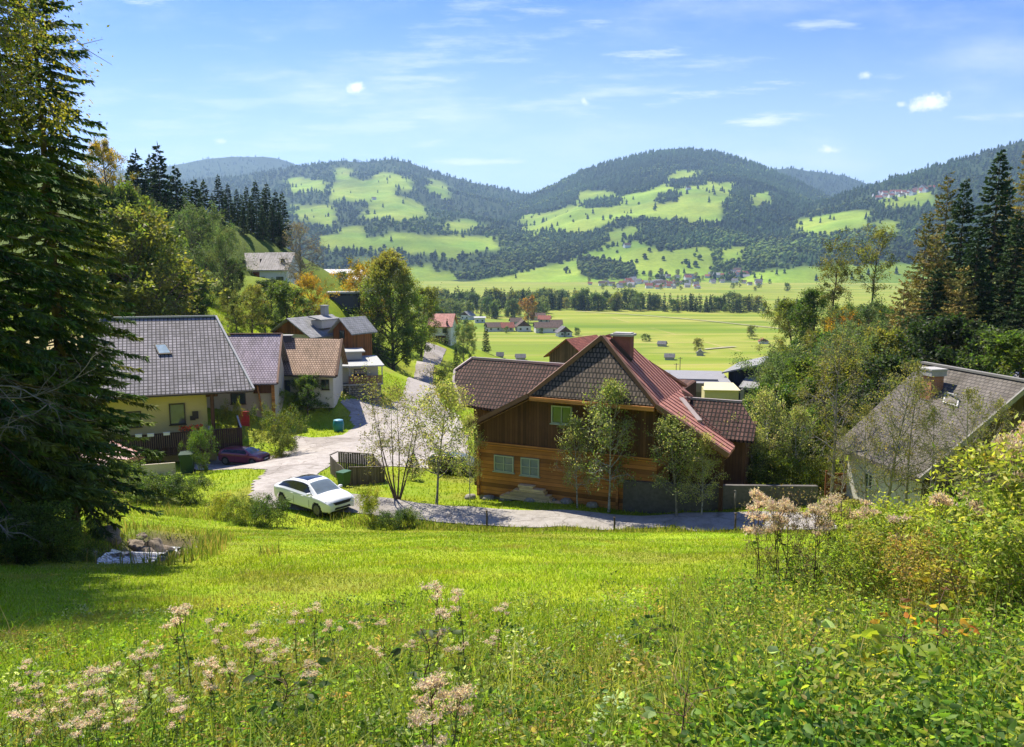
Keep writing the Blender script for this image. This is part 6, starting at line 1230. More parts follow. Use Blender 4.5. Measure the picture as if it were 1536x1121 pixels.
    for s in (-1, 1):
        h = MB(); h.slab([(hl - .09, s * .60, .70), (hl - .28, s * .84, .74), (hl - .32, s * .83, .84), (hl - .12, s * .60, .80)], (.045, s * .03, .01)); h.obj('headlight', m_lamp, t)
        h = MB(); h.slab([(hl - .07, s * .56, .38), (hl - .18, s * .76, .40), (hl - .18, s * .77, .54), (hl - .07, s * .60, .52)], (.05, s * .03, 0)); h.obj('fog_lamp', m_blk, t)
        h = MB(); h.box(.86 * q, s * W2 * .93, 1.0, 1.02 * q, s * (W2 + .17), 1.13); mo = h.obj('mirror', paint, t, True); bv = mo.modifiers.new('Bevel', 'BEVEL'); bv.width = .05; bv.segments = 3
        h = MB(); h.slab([(-hl + .02, s * .48, .80), (-hl + .10, s * .80, .82), (-hl + .10, s * .80, .91), (-hl + .02, s * .48, .89)], (-.05, s * .02, 0)); h.obj('tail_light', get('red_lens', lambda n: m_plain(n, (.25, .01, .01), .3, .1, 3, 0)), t)
        for x_ in (-1.22, -.42, .84):
            h = MB(); h.bar((x_ * q, s * (W2 * .985 + .004), .36), (x_ * q, s * (W2 + .004), .62), .014, .006, up=(0, 1, 0)); h.bar((x_ * q, s * (W2 + .004), .62), (x_ * q, s * (W2 * .975 + .004), .90), .014, .006, up=(0, 1, 0)); h.obj('door_seam', m_blk, t)
        for x_ in (-.55, .32): h = MB(); h.box(x_ - .1, s * W2 * .985, .84, x_ + .1, s * (W2 + .02), .87); h.obj('door_handle', paint, t)
    return t
def m_paint(name, c):
    m, nt, b = newmat(name); f = noise(nt, coords(nt), 3, 3); nt.links.new(mixc(nt, f, hsv(c, .93), hsv(c, 1.03)), b.inputs['Base Color']); b.inputs['Roughness'].default_value = .28; b.inputs['Coat Weight'].default_value = .8; b.inputs['Coat Roughness'].default_value = .05; return m
wc_ = hit(470, 752); g = G(471, 44.9); g[2] += .1
car(g, R(-39), 'white car with a panoramic roof parked on the lane edge', m_paint('white_car_paint', (.74, .75, .74)), scale=1.12)
g = G(367, 67.6); g[2] += .06
car(g, R(-14), 'maroon car parked half under the balcony', m_paint('maroon_car_paint', (.17, .022, .052)), 4.2, 1.78, 1.45, False)
g = G(686, 59.5); g[2] += .05
car(g, R(-20), 'black car parked behind the slim young tree beside the wooden house', m_paint('black_car_paint', (.015, .016, .018)), 4.3, 1.8, 1.5, False)

# ================================================================ stream stones
m_rock = m_plain('stream_rock', (.27, .22, .165), .9, .6, 2.5, 1., fine=12); m_moss = m_plain('mossy_rock', (.20, .21, .09), .95, .5, 2.5, .8, fine=9)
def rock(loc, s, seed, label, mat=m_rock, group=None):
    r = np.random.default_rng(seed); mb = MB(); n = 22; rows = 14; v = []
    for i in range(rows + 1):
        ph = math.pi * i / rows
        for j in range(n):
            a = 2 * math.pi * j / n; d = np.array([math.sin(ph) * math.cos(a), math.sin(ph) * math.sin(a), math.cos(ph)])
            k = 1 + .28 * float(fbm(d[0] * 1.3 + seed * 3.1, d[1] * 1.3 + d[2] * 1.7, 3)) + .16 * float(vnoise(d[0] * 3.2 + seed, d[2] * 3.2 + d[1] * 3)) - .12 * abs(float(vnoise(d[0] * 5 + seed, d[2] * 4 - d[1] * 5))); v.append(d * k * np.array(s))
    f = [(i * n + j, i * n + (j + 1) % n, (i + 1) * n + (j + 1) % n, (i + 1) * n + j) for i in range(rows) for j in range(n)]
    mb.add(v, [q[::-1] for q in f]); return tag(mb.obj('boulder', mat, None, True, loc), label, 'boulder', group)
for k, (px, d, s, lab, mt) in enumerate([(231, 26.0, (.5, .45, .55), 'tall dark boulder at the head of the stream', m_rock), (214, 25.6, (.55, .35, .3), 'flat boulder left of the tall one in the stream', m_rock), (262, 24.2, (.75, .4, .32), 'mossy flat boulder on the right stream bank', m_moss), (285, 24.6, (.6, .3, .2), 'low pale slab at the right end of the stream stones', m_rock), (255, 22.8, (.75, .35, .3), 'long dark slab beside the white water', m_moss), (245, 26.6, (.5, .4, .35), 'rounded stone behind the tall boulder', m_rock), (160, 24.5, (.6, .5, .4), 'brown boulder left of the stream in dry grass', m_rock), (200, 26.2, (.6, .4, .25), 'pale stone on the upper left bank', m_rock), (176, 20.2, (.4, .3, .2), 'small stone on the lower left bank', m_moss), (222, 21.4, (.45, .25, .15), 'small flat stone at the lower water edge', m_rock), (195, 22.8, (.3, .3, .22), 'little stone standing in the white water', m_rock), (275, 22.9, (.5, .25, .16), 'thin pale slab below the mossy boulder', m_rock)]):
    s = tuple(q_ * .78 for q_ in s); g = G(px, d); g[2] += s[2] * .35; rock(g, s, k + 3, lab, mt)

for k in range(26):
    i_ = k % (len(_st) - 1); f_ = rng.random(); c_ = _st[i_] * (1 - f_) + _st[i_ + 1] * f_; d_ = _st[i_ + 1] - _st[i_]; n_ = np.array([-d_[1], d_[0]]) / np.linalg.norm(d_); q_ = c_ + n_ * rng.uniform(.35, 1.15) * (1 if k % 2 else -1)
    s_ = rng.uniform(.10, .24); rock((q_[0], q_[1], T(q_[0], q_[1]) + s_ * .45), (s_ * 1.3, s_, s_ * .75), 40 + k, 'small wet stone along the edge of the stream water', m_rock if k % 3 else m_moss, 'small stones of the stream edge')
# ================================================================ meadow grass (uncountable)
GRASS = m_leaf('grass_blades', .42, .6, var=0, hue=0, spec=.2, tboost=1.5)
def blades(x, y, h, wd, col, seed, lean=.35, two=True):
    r = np.random.default_rng(seed); n = len(x); z = T(x, y) - .01
    a = r.random(n) * 6.28; ca, sa = np.cos(a), np.sin(a); B = np.stack([x, y, z], 1); S = np.stack([ca, sa, 0 * a], 1) * wd[:, None] * .5
    la = r.random(n) * 6.28; ln = (np.abs(r.normal(size=n)) * lean)[:, None] * h[:, None]; Ld = np.stack([np.cos(la), np.sin(la), 0 * la], 1) * ln; up = np.array([[0, 0, 1.]]) * h[:, None]
    if two:
        V = np.stack([B - S, B + S, B + S * .75 + up * .55 + Ld * .3, B - S * .75 + up * .55 + Ld * .3, B + up * .95 + Ld], 1).reshape(-1, 3); o = (np.arange(n) * 5)[:, None]
        return V, np.array([[3, 2, 4]]) + o, np.array([[0, 1, 2, 3]]) + o, np.repeat(col, 5, 0)
    V = np.stack([B - S, B + S, B + up + Ld], 1).reshape(-1, 3); o = (np.arange(n) * 3)[:, None]
    return V, np.array([[0, 1, 2]]) + o, None, np.repeat(col, 3, 0)
def wedge(n, y0, y1, r, margin=2.5, k=.70):
    y = np.exp(r.uniform(math.log(y0), math.log(y1), n)); x = r.uniform(-1, 1, n) * (k * y + margin); return x, y
r = np.random.default_rng(21)
lane_all = np.concatenate([lane_c, lane2_c])
def off_road(x, y):
    ok = np.ones(len(x), bool)
    for i in range(0, len(x), 20000):
        s = slice(i, i + 20000); ok[s] = (poly_dist(x[s], y[s], lane_c[::3]) > 1.6) & (poly_dist(x[s], y[s], lane2_c[::3]) > 2.0)
    ok &= ~in_poly(x, y, [tuple(p[:2]) for p in YARD]); ok &= poly_dist(x, y, _st) > 1.0
    return ok
def add_grass(name, parts, label):
    Vs, Ts, Qs, Cs, off = [], [], [], [], 0
    for (V, t, q, c) in parts:
        Vs.append(V); Ts.append(t + off); Cs.append(c); off += len(V)
        if q is not None: Qs.append(q + off - len(V))
    me = bulk(name, np.concatenate(Vs), tris=np.concatenate(Ts), quads=np.concatenate(Qs) if Qs else None, mats=[GRASS], col=np.clip(np.concatenate(Cs), .004, 1))
    tag(link(name, me), label, 'grass', kind='stuff')
parts = []
x, y = wedge(350000, 5.5, 46, r, 5.); k = off_road(x, y) & (x > -.62 * y - 2); x, y = x[k], y[k]
c = grass_tint(x, y) * (1 + .35 * r.normal(size=(len(x), 1)) * .6) * np.array([[1, 1, 1]]); redf = sstep(.32, .6, fbm(x * .55 + 60, y * .55, 3))[:, None] * .45; c = c * (1 - redf) + np.array([[.34, .22, .09]]) * redf; c = np.where((r.random(len(x)) < .10)[:, None], np.array([[.38, .33, .12]]), c)
h = (.05 + .035 * r.random(len(x))) * (1 + .8 * np.clip(fbm(x * .6, y * .6, 3), -.3, 1)) * (1 + .5 * sstep(36, 43, y)); parts.append(blades(x, y, h, .006 + .0011 * y, c, 1, .8, False))
x = r.uniform(-60, 45, 120000); y = r.uniform(44, 125, 120000); k = off_road(x, y) & (np.abs(x) < .7 * y); x, y = x[k], y[k]
c = grass_tint(x, y) * (1 + .3 * r.normal(size=(len(x), 1)) * .6); parts.append(blades(x, y, .12 + .12 * r.random(len(x)), .02 + .0009 * y, c, 2, .4, False))
add_grass('meadow_grass', parts, 'short bright green meadow grass sloping down to the lane')
# rank, taller grass and dry stalks in the foreground and along the lane bank
parts = []
x, y = wedge(42000, 1.6, 11.5, r, 1.2); keep = r.random(len(x)) < sstep(10.5, 6, y + fbm(x * .4, y * .4, 2) * 2 - .12 * x * (x > 0)); x, y = x[keep], y[keep]
dryf = sstep(-.1, .5, fbm(x * .9 + 12, y * .9, 3))[:, None]
redf = sstep(.2, .55, fbm(x * 1.1 + 60, y * 1.1, 3))[:, None] * .6; c = np.array([[.18, .27, .02]]) * (1 - dryf * .6) + np.array([[.36, .31, .09]]) * dryf * .7; c = (c * (1 - redf) + np.array([[.34, .20, .10]]) * redf) * (1 + .4 * r.normal(size=(len(x), 1)) * .6)
parts.append(blades(x, y, .10 + .24 * r.random(len(x)) ** 1.8 * (.6 + .7 * np.clip(fbm(x * .5 + 4, y * .5, 2) + .4, 0, 1.2)), .006 + .006 * r.random(len(x)), c, 3, .95, True))
n = 3200; y = r.uniform(3.6, 9, n); x = y * r.uniform(.2, .72, n); c = np.where((r.random(n) < .3)[:, None], np.array([[.40, .34, .13]]), np.array([[.24, .30, .04]])) * (1 + .4 * r.normal(size=(n, 1)) * .6); parts.append(blades(x, y, .25 + .4 * r.random(n), .006 + .004 * r.random(n), c, 8, .6, True))
x = r.uniform(-20, 19, 36000); y = r.uniform(36.5, 44.6, 36000); bk = np.interp(x, [-20, -14, -8, 0, 6, 19], [43.8, 43.6, 42.8, 41.6, 41.0, 40.4]); k = off_road(x, y) & (y < bk) & (y > bk - 2.6) & (r.random(len(x)) < .25 + .75 * (fbm(x * .35, y * .35, 3) > -.05)); x, y = x[k], y[k]
c = np.array([[.17, .20, .03]]) * (1 + .4 * r.normal(size=(len(x), 1)) * .6); c = np.where((r.random(len(x)) < .25)[:, None], np.array([[.34, .29, .10]]), c)
parts.append(blades(x, y, .1 + .38 * r.random(len(x)) ** 3 * np.where(x < -4, 1.3, .8), .03 + .02 * r.random(len(x)), c, 4, .35, True))
x = r.uniform(-26, -5, 26000); y = r.uniform(18, 45, 26000); k = off_road(x, y) & ((poly_dist(x, y, _st) < 2.2) | (fbm(x * .3 + 7, y * .3, 3) > .25) & (x < -.30 * y)); x, y = x[k], y[k]
c = np.array([[.15, .19, .03]]) * (1 + .4 * r.normal(size=(len(x), 1)) * .6); c = np.where((r.random(len(x)) < .3)[:, None], np.array([[.32, .25, .08]]), c)
parts.append(blades(x, y, .2 + .35 * r.random(len(x)) ** 2, .02 + .02 * r.random(len(x)), c, 5, .4, True))
add_grass('rank_grass', parts, 'tall rank grass and dry stalks along the edges of the meadow')

# leafy undergrowth of the near bank (uncountable)
UND = m_leaf('undergrowth_leaves', .5, .55, var=0, hue=0, spec=.22, tboost=1.9)
def leafy_plants(x, y, hgt, pairs, L, cols, seed, wfrac=.55, stemcol=(.17, .20, .05), spread=.06):
    r = np.random.default_rng(seed); n = len(x); z = T(x, y); C, Dd, LL, cc = [], [], [], []; segs = []
    tops = np.stack([x + r.normal(size=n) * hgt * .18, y + r.normal(size=n) * hgt * .18, z + hgt], 1); B = np.stack([x, y, z - .02], 1)
    for i in range(n): segs.append((B[i], tops[i], .0025, .0015))
    pc = palette(r, n, cols, None, .25)
    for p in range(pairs):
        f = .25 + .75 * (p + .5) / pairs
        a = r.random(n) * 6.28
        for s in range(2):
            aa = a + s * math.pi + r.normal(size=n) * .3; q = B + (tops - B) * f
            C.append(q); Dd.append(np.stack([np.cos(aa), np.sin(aa), r.normal(size=n) * .25 + .15 - .3 * (1 - f)], 1)); LL.append(L * r.uniform(.6, 1.15, n) * (1.1 - .45 * f)); cc.append(pc * (1 + .2 * r.normal(size=(n, 1))))
    C, Dd, LL, cc = map(np.concatenate, (C, Dd, LL, cc)); V, t, q, c = leaf_mesh(C, Dd, LL, LL * wfrac, np.clip(cc, .004, 1), r, .16, 8)
    sv, sq = seg_mesh(segs, 3)
    return np.concatenate([V, sv]), t, np.concatenate([q, sq + len(V)]), np.concatenate([c, np.tile(np.array([stemcol]), (len(sv), 1))])
NET = ((.10, .19, .028), (.14, .23, .03), (.07, .15, .028), (.20, .26, .04)); LIME = ((.24, .31, .035), (.18, .26, .03), (.30, .32, .05)); MIXG = ((.17, .24, .03), (.27, .28, .05), (.12, .19, .03), (.36, .22, .07), (.22, .27, .04))
parts = []
n = 5200; x = r.uniform(.5, 6.2, n); y = r.uniform(2.0, 8.5, n); px_, py_ = project(x, y, T(x, y) + .3); k = (px_ > 1130 + 160 * fbm(x * .8, y * .8, 2) + (py_ < 985) * 170) & (px_ < 1640) & (py_ > 940 + 40 * fbm(x * 2, y * 2, 2)); x, y = x[k], y[k]
parts.append(leafy_plants(x, y, r.uniform(.15, .48, len(x)), 6, .062, NET, 31, .46))
n = 4200; x = r.uniform(.6, 6, n); y = r.uniform(3.2, 8.8, n); k = x > (.24 + .10 * fbm(x, y, 2)) * y; x, y = x[k], y[k]; parts.append(leafy_plants(x, y, r.uniform(.12, .42, len(x)), 6, .05, LIME, 32, .42))
n = 5200; x, y = wedge(n, 2.2, 11, r, 1.0); k = fbm(x * .7 + 3, y * .7, 2) > -.15; x, y = x[k], y[k]; parts.append(leafy_plants(x, y, r.uniform(.06, .28, len(x)), 5, .036, MIXG, 33, .4))
n = 420; x = r.uniform(-2.4, -.2, n); y = r.uniform(2.1, 4.6, n); parts.append(leafy_plants(x, y, r.uniform(.12, .34, n), 6, .045, NET, 34, .42))
n = 260; x = r.uniform(2.2, 5.8, n); y = r.uniform(8, 13, n); k = x > .36 * y; parts.append(leafy_plants(x[k], y[k], r.uniform(.4, .8, k.sum()), 7, .10, LIME, 35))
def herb_clumps(x, y, rad, hgt, per, L, cols, seed, wfrac=.5):
    r = np.random.default_rng(seed); n = len(x); k = np.repeat(np.arange(n), per); m = len(k)
    a = r.random(m) * 6.28; q = np.sqrt(r.random(m)); X = x[k] + np.cos(a) * q * rad[k]; Y = y[k] + np.sin(a) * q * rad[k]
    Z = T(x, y)[k] - (Y - y[k]) * .3 + hgt[k] * (1 - q ** 2 * .75) * r.uniform(.25, 1.0, m) ** .6
    pc = palette(r, n, cols, None, .25); d = np.stack([np.cos(a) * .8 + r.normal(size=m) * .5, np.sin(a) * .8 + r.normal(size=m) * .5, r.normal(size=m) * .45 + .25], 1)
    LL = (L * r.uniform(.7, 1.3, n))[k] * r.uniform(.6, 1.2, m)
    return leaf_mesh(np.stack([X, Y, Z], 1), d, LL, LL * wfrac, np.clip(pc[k] * (1 + .3 * r.normal(size=(m, 1)) * .6), .004, 1), r, .16, 8)
HC = ((.18, .27, .03), (.26, .33, .05), (.12, .20, .03), (.34, .25, .09), (.21, .30, .04), (.28, .34, .07), (.08, .14, .03), (.15, .24, .035), (.34, .38, .2))
n = 2300; x, y = wedge(n, 2.0, 12, r, 1.0); k = r.random(n) < sstep(12.5, 6, y - .25 * np.maximum(x, 0)); x, y = x[k], y[k]
parts.append(herb_clumps(x, y, r.uniform(.10, .30, len(x)), r.uniform(.05, .26, len(x)) * (1 + .25 * np.clip(x, 0, 4)), 44, .042, HC, 41))
n = 1500; y = r.uniform(3.0, 9.5, n); x = y * r.uniform(.26, .78, n); parts.append(herb_clumps(x, y, r.uniform(.12, .34, n), (.08 + .62 * r.random(n) ** 1.6), 58, .041, ((.22, .32, .035), (.16, .26, .03), (.31, .35, .05), (.11, .18, .03), (.08, .14, .03), (.36, .30, .08), (.26, .33, .04)), 42, .45))
n = 420; y = r.uniform(2.0, 4.6, n); x = y * r.uniform(.22, .75, n); parts.append(herb_clumps(x, y, r.uniform(.12, .25, n), (.1 + .45 * r.random(n) ** 1.4), 40, .054, ((.07, .14, .025), (.10, .19, .03), (.05, .11, .022), (.15, .23, .035)), 43, .48))
off = 0; Vs, Ts, Qs, Cs = [], [], [], []
for (V, t, q, c) in parts: Vs.append(V); Ts.append(t + off); Qs.append(q + off); Cs.append(c); off += len(V)
tag(link('undergrowth', bulk('undergrowth', np.concatenate(Vs), tris=np.concatenate(Ts), quads=np.concatenate(Qs), mats=[UND], col=np.clip(np.concatenate(Cs), .004, 1))), 'nettles and low leafy herbs covering the near bank', 'undergrowth', kind='stuff')

# ---------------------------------------------------------------- flowering hemp agrimony plants
m_stem = m_plain('purple_brown_stem', (.13, .075, .045), .8, .3, 8, 0); PETAL = m_leaf('fluffy_flower', .5, .9, var=.1, hue=.01, spec=.05, tboost=1.1); HERB = m_leaf('herb_leaves', .4, .5, var=.15, hue=.02)
def agrimony(seed, H=1.2, heads=5, leafy=1., fluffy=False, bare=False, cols=((.10, .15, .03), (.14, .18, .035)), hcol=((.80, .62, .58), (.86, .74, .68), (.70, .50, .48))):
    r = np.random.default_rng(seed); segs = []; tips = []; LC, LD, LL = [], [], []
    pts = [np.zeros(3)]; d = unit(np.array([r.normal() * .08, r.normal() * .08, 1]))
    for i in range(8): d = unit(d + r.normal(size=3) * .05); pts.append(pts[-1] + d * H * .95 / 8)
    for i in range(8): segs.append((pts[i], pts[i + 1], .008 * (1 - i * .08), .008 * (1 - (i + 1) * .08)))
    tips.append((pts[-1], 1.))
    for j in range(heads - 1):
        f = r.uniform(.55, .92); q = f * 8; i = min(int(q), 7); p = pts[i] + (pts[i + 1] - pts[i]) * (q - i); a = j * 2.4 + r.normal() * .4
        e = p + np.array([math.cos(a) * .55, math.sin(a) * .55, 1]) * H * r.uniform(.12, .26) * (1.3 - f * .5); m = (p + e) / 2 + np.array([math.cos(a), math.sin(a), 0]) * .02
        segs += [(p, m, .004, .0032), (m, e, .0032, .0025)]; tips.append((e, r.uniform(.6, 1)))
    hv = []
    hc = []
    for (p, s) in tips:
        nb = int(70 * s); c = p + r.normal(size=(nb, 3)) * np.array([.035, .035, .014]) * (1.1 if not fluffy else 1.15) * s
        for m in range(0, nb, 9): segs.append((p - np.array([0, 0, .05]), c[m], .0015, .001))
        hv.append(c); hc.append(palette(r, nb, hcol, None, .2))
    C = np.concatenate(hv); hc = np.concatenate(hc); n = len(C); D_ = r.normal(size=(n * 3, 3)) + np.array([0, 0, .8]); Cc = np.repeat(C, 3, 0)
    V, Q, c4 = leaf_mesh(Cc, D_, (.022 if not fluffy else .028) * r.uniform(.6, 1.2, n * 3), .012, np.repeat(hc, 3, 0) * (1 + .12 * r.normal(size=(n * 3, 1))), r)
    head = bulk('flower_head', V, quads=Q, mats=[PETAL], col=np.clip(c4, .01, 1))
    sv, sq = seg_mesh(segs, 5); stem = bulk('stem', sv, quads=sq, mats=[m_stem], smooth=True)
    nl = int(14 * leafy)
    for i in range(nl):
        f = r.uniform(.08, .85); q = f * 8; k = min(int(q), 7); p = pts[k] + (pts[k + 1] - pts[k]) * (q - k)
        for m in range(3): a = i * 1.57 + (m - 1) * .5 + r.normal() * .2; LC.append(p); LD.append([math.cos(a), math.sin(a), r.uniform(-.5, .25)]); LL.append(r.uniform(.05, .10) * (1.2 - .5 * f))
    lv = None
    if LC:
        LC, LD, LL = np.array(LC), np.array(LD), np.array(LL); V, t, q, c = leaf_mesh(LC, LD, LL, LL * .34, palette(r, len(LC), cols), r, .15, 8); lv = bulk('leaves', V, tris=t, quads=q, mats=[HERB], col=c)
    return stem, head, lv, H
AG = [agrimony(200 + i, 1.2, 3 + i % 4, 1.0) for i in range(7)] + [agrimony(210 + i, 1.2, 6, .25, True, hcol=((.74, .57, .50), (.80, .66, .57), (.62, .46, .42))) for i in range(3)]
def put_ag(px, py, d, label, v, group=None, sw=1.0):
    g0 = G(px, d); top = P(px, py, d); 
    stem, head, lv, H = AG[v]; s = max(.35, (top[2] - g0[2]) / (H * 1.0))
    o = empty('hemp_agrimony', g0, rng.uniform(0, 6.28), label, 'wildflower', group); sx_ = min(s, 1.0) * sw if s < 1.3 else sw * 1.05; o.scale = (sx_, sx_, s)
    link('stem', stem, o); hd = link('flower_head', head, o)
    if lv: link('leaves', lv, o)
    return o
gl_ = 'tall wildflower with pale pink fluffy heads among the foreground grass'; gg_ = 'pink wildflowers in the foreground meadow edge'
for i, (px, py, d) in enumerate([(290, 905, 5.2), (272, 915, 5.4), (352, 922, 5.6), (380, 938, 5.8), (448, 910, 6.2), (473, 908, 6.4), (505, 930, 6.0), (530, 934, 6.2), (578, 926, 6.3), (640, 908, 5.2), (652, 880, 5.6), (700, 882, 5.4), (745, 908, 5.8), (132, 995, 4.2), (176, 990, 4.4), (205, 970, 4.8), (215, 985, 4.6), (315, 995, 4.2), (330, 1005, 4.3), (345, 1000, 4.5), (190, 1060, 3.6), (50, 1058, 3.5), (90, 1050, 3.7), (30, 1095, 3.3), (120, 1112, 3.2), (250, 1035, 4), (400, 985, 4.8), (420, 960, 5.2), (560, 975, 4.9), (610, 960, 5.2), (90, 1020, 4.2), (160, 1030, 4.0), (230, 1010, 4.3), (370, 960, 4.9), (480, 985, 4.7), (690, 960, 4.6), (730, 950, 5.0), (20, 1020, 4.4), (270, 1075, 3.6), (60, 985, 5.0), (450, 1010, 4.3), (150, 1090, 3.4)]):
    put_ag(px, py, d, gl_, i % 7, gg_, .95)
for (px, py, d, lab, v) in [(650, 1012, 2.9, 'largest beige fluffy flower head at the bottom of the meadow', 7), (690, 1050, 2.8, 'low beige seed head just right of the largest fluffy one', 8), (655, 1055, 2.75, 'clustered beige seed heads below the largest fluffy one', 9)]: put_ag(px, py, d, lab, v, None, .9)
gl2 = 'tall dried wildflower with beige pink umbels beside the lane at right'; gg2 = 'dried wildflowers at the right end of the lane'
for i, (px, py, d) in enumerate([(1132, 735, 8.6), (1142, 752, 8.3), (1162, 742, 8.4), (1176, 752, 8.7), (1170, 760, 8.1), (1222, 745, 8.4), (1238, 742, 8.8), (1255, 745, 8.6), (1272, 752, 8.2), (1215, 758, 8.0), (1195, 765, 8.5), (1285, 760, 8.3), (1400, 740, 7.6), (1415, 738, 7.9), (1345, 768, 7.8), (1455, 755, 7.4), (1505, 640, 7.6), (1518, 650, 7.2), (1488, 655, 7.9), (1530, 645, 7.5)]):
    put_ag(px, py, d, gl2, (7 + i % 3), gg2, .85)

# herbs and shrubs of the right-hand bank
PROTO['herbshrub'] = [(broadleaf(220 + i, 1.8, .75, .08, 30, 3400, .075, (((.29, .34, .05), (.35, .37, .06), (.22, .28, .04)), ((.23, .31, .04), (.31, .36, .05)), ((.34, .32, .065), (.26, .29, .05), (.34, .25, .065)))[i], prof='oval', stems=6, spread=.28, lw=.42, thick=.008, up=1.2, sig=.7), 1.8) for i in range(3)]
PROTO['twiggy'] = [(broadleaf(226, 1.5, .6, .2, 30, 700, .05, ((.16, .14, .05), (.2, .17, .07)), prof='vase', stems=8, spread=.35, lw=.4, thick=.009, up=1.4, bark=m_bark('dark_stem', (.10, .07, .05), (.04, .03, .02))), 1.5)]
for (k, v, px, top, d, lab, wd) in [('twiggy', 0, 1195, 770, 8.5, 'dark twiggy dried bush in front of the lane end', 1.1), ('twiggy', 0, 1235, 775, 8.2, 'second dark twiggy bush, nearer the green shrubs', 1.0), ('twiggy', 0, 1160, 775, 8.8, 'thin dry twiggy bush at the left end of the bank', .8), ('herbshrub', 0, 1290, 770, 8.0, 'pale green herb bush beside the twiggy ones', 1.0), ('herbshrub', 1, 1330, 765, 8.2, 'yellow green herb bush below the white house wall', 1.1), ('herbshrub', 0, 1375, 748, 8.3, 'tall light green herb bush before the slate roof', .95), ('herbshrub', 2, 1335, 800, 7.2, 'olive brown herb bush lower on the right bank', 1.0), ('herbshrub', 0, 1430, 772, 7.4, 'light green herb bush below the dark wooden gable', 1.0), ('herbshrub', 1, 1462, 745, 7.9, 'tall yellowish herb bush near the right edge', 1.0), ('herbshrub', 0, 1508, 690, 7.5, 'tallest herb bush at the right edge', 1.05), ('herbshrub', 0, 1548, 668, 7.0, 'herb bush cut off by the right edge of the view', 1.1), ('herbshrub', 2, 1395, 800, 6.8, 'browning herb bush in the middle of the right bank', 1.0), ('herbshrub', 1, 1470, 790, 6.4, 'dense green herb bush low on the right bank', 1.1), ('herbshrub', 0, 1530, 760, 6.2, 'leafy herb bush at the right edge above the nettles', 1.2), ('herbshrub', 1, 1280, 815, 7.4, 'green herb bush at the meadow border', .9), ('herbshrub', 1, 1410, 748, 9.5, 'herb bush rising in front of the slate roof corner', .8)]:
    vs = PROTO[k]; plant(k, px, top, d, lab, name='wild_bush', cat='bush', v=v, wide=wd)
# seedlings with bright leaves, big pale leaves
def seedling(px, py, d, label, cols, nl, L, seed, wf=.7, hgt=None):
    g0 = G(px, d); H = max(.25, P(px, py, d)[2] - g0[2]); r = np.random.default_rng(seed); t = empty('young_seedling', g0, 0, label, 'plant'); segs = []; C = []; Dd = []
    p = np.zeros(3); pts = [p]
    for i in range(6): p = p + np.array([r.normal() * .025, r.normal() * .025, H / 6]); pts.append(p)
    for i in range(6): segs.append((pts[i], pts[i + 1], .006 - i * .0006, .0054 - i * .0006))
    for i in range(nl):
        f = r.uniform(.35, 1) * 6; k = min(int(f), 5); q = pts[k] + (pts[k + 1] - pts[k]) * (f - k); a = i * 2.4; e = q + np.array([math.cos(a), math.sin(a), .25]) * r.uniform(.05, .22); segs.append((q, e, .0025, .0015))
        for m in (-1, 0, 1): C.append(e); b_ = a + m * .7; Dd.append([math.cos(b_), math.sin(b_), r.uniform(-.35, .1)])
    sv, sq = seg_mesh(segs, 5); link('stem', bulk('stem', sv, quads=sq, mats=[m_stem], smooth=True), t); C, Dd = np.array(C), np.array(Dd); LL = L * r.uniform(.7, 1.2, len(C))
    V, tt, q, c = leaf_mesh(C, Dd, LL, LL * wf, palette(r, len(C), cols), r, .12, 8); link('leaves', bulk('leaves', V, tris=tt, quads=q, mats=[UND], col=c), t)
ORG = ((.48, .27, .03), (.46, .34, .04), (.32, .32, .05), (.45, .19, .04))
seedling(1392, 880, 4.9, 'seedling with bright orange and yellow leaves on the right bank', ORG, 9, .075, 1, .5); seedling(1340, 905, 5.0, 'smaller seedling with yellow orange leaves left of the brightest one', ORG, 6, .07, 2, .5); seedling(1420, 842, 6.2, 'yellow leaved plant in front of the herb bushes', ((.42, .36, .03), (.38, .26, .03), (.25, .28, .04)), 12, .08, 3, .6); seedling(1370, 960, 4.2, 'yellow green seedling above the dark nettles', ((.36, .33, .03), (.22, .28, .03)), 14, .10, 4, .7)
seedling(1205, 955, 4.3, 'plant with big pale grey green leaves on the meadow border', ((.26, .34, .18), (.22, .31, .14)), 6, .085, 5, .6); seedling(1030, 1050, 3.4, 'small plant with pale green leaves at the bottom of the meadow', ((.26, .34, .14), (.2, .3, .05)), 7, .065, 6, .5); seedling(1400, 895, 4.6, 'red brown withered plant beside the orange seedling', ((.22, .10, .055), (.28, .15, .07)), 5, .06, 7, .4); seedling(1000, 935, 6.5, 'dark green leafy plant in the meadow, left of the bank', ((.05, .10, .03), (.07, .13, .03)), 16, .08, 8, .5); seedling(650, 945, 5.0, 'dark leaved weed between the pink wildflowers', ((.05, .08, .03), (.07, .11, .03)), 10, .08, 9, .4); seedling(440, 1010, 4.2, 'dark green weed among the pink wildflowers', ((.05, .09, .025), (.07, .12, .03)), 16, .08, 10, .45)

# ================================================================ big foreground trees on the left
def near_spruce():
    t, c = conifer(300, 21, 2.95, 90, 9, 140, .27, .062, base=.085, cols=((.055, .10, .028), (.08, .13, .033), (.13, .165, .038)), droop=.5, tipup=.12, ragged=.35, powr=.62, hang=1.25, trunk_r=.012)
    return t, c
g = G(8, 19.0); ns_proto = near_spruce(); ns = tree_at('spruce_tree', ns_proto, g - np.array([.6, 0, .3]), 1, None, .4, 'huge dark foreground spruce with drooping boughs at the left edge', 'tree')
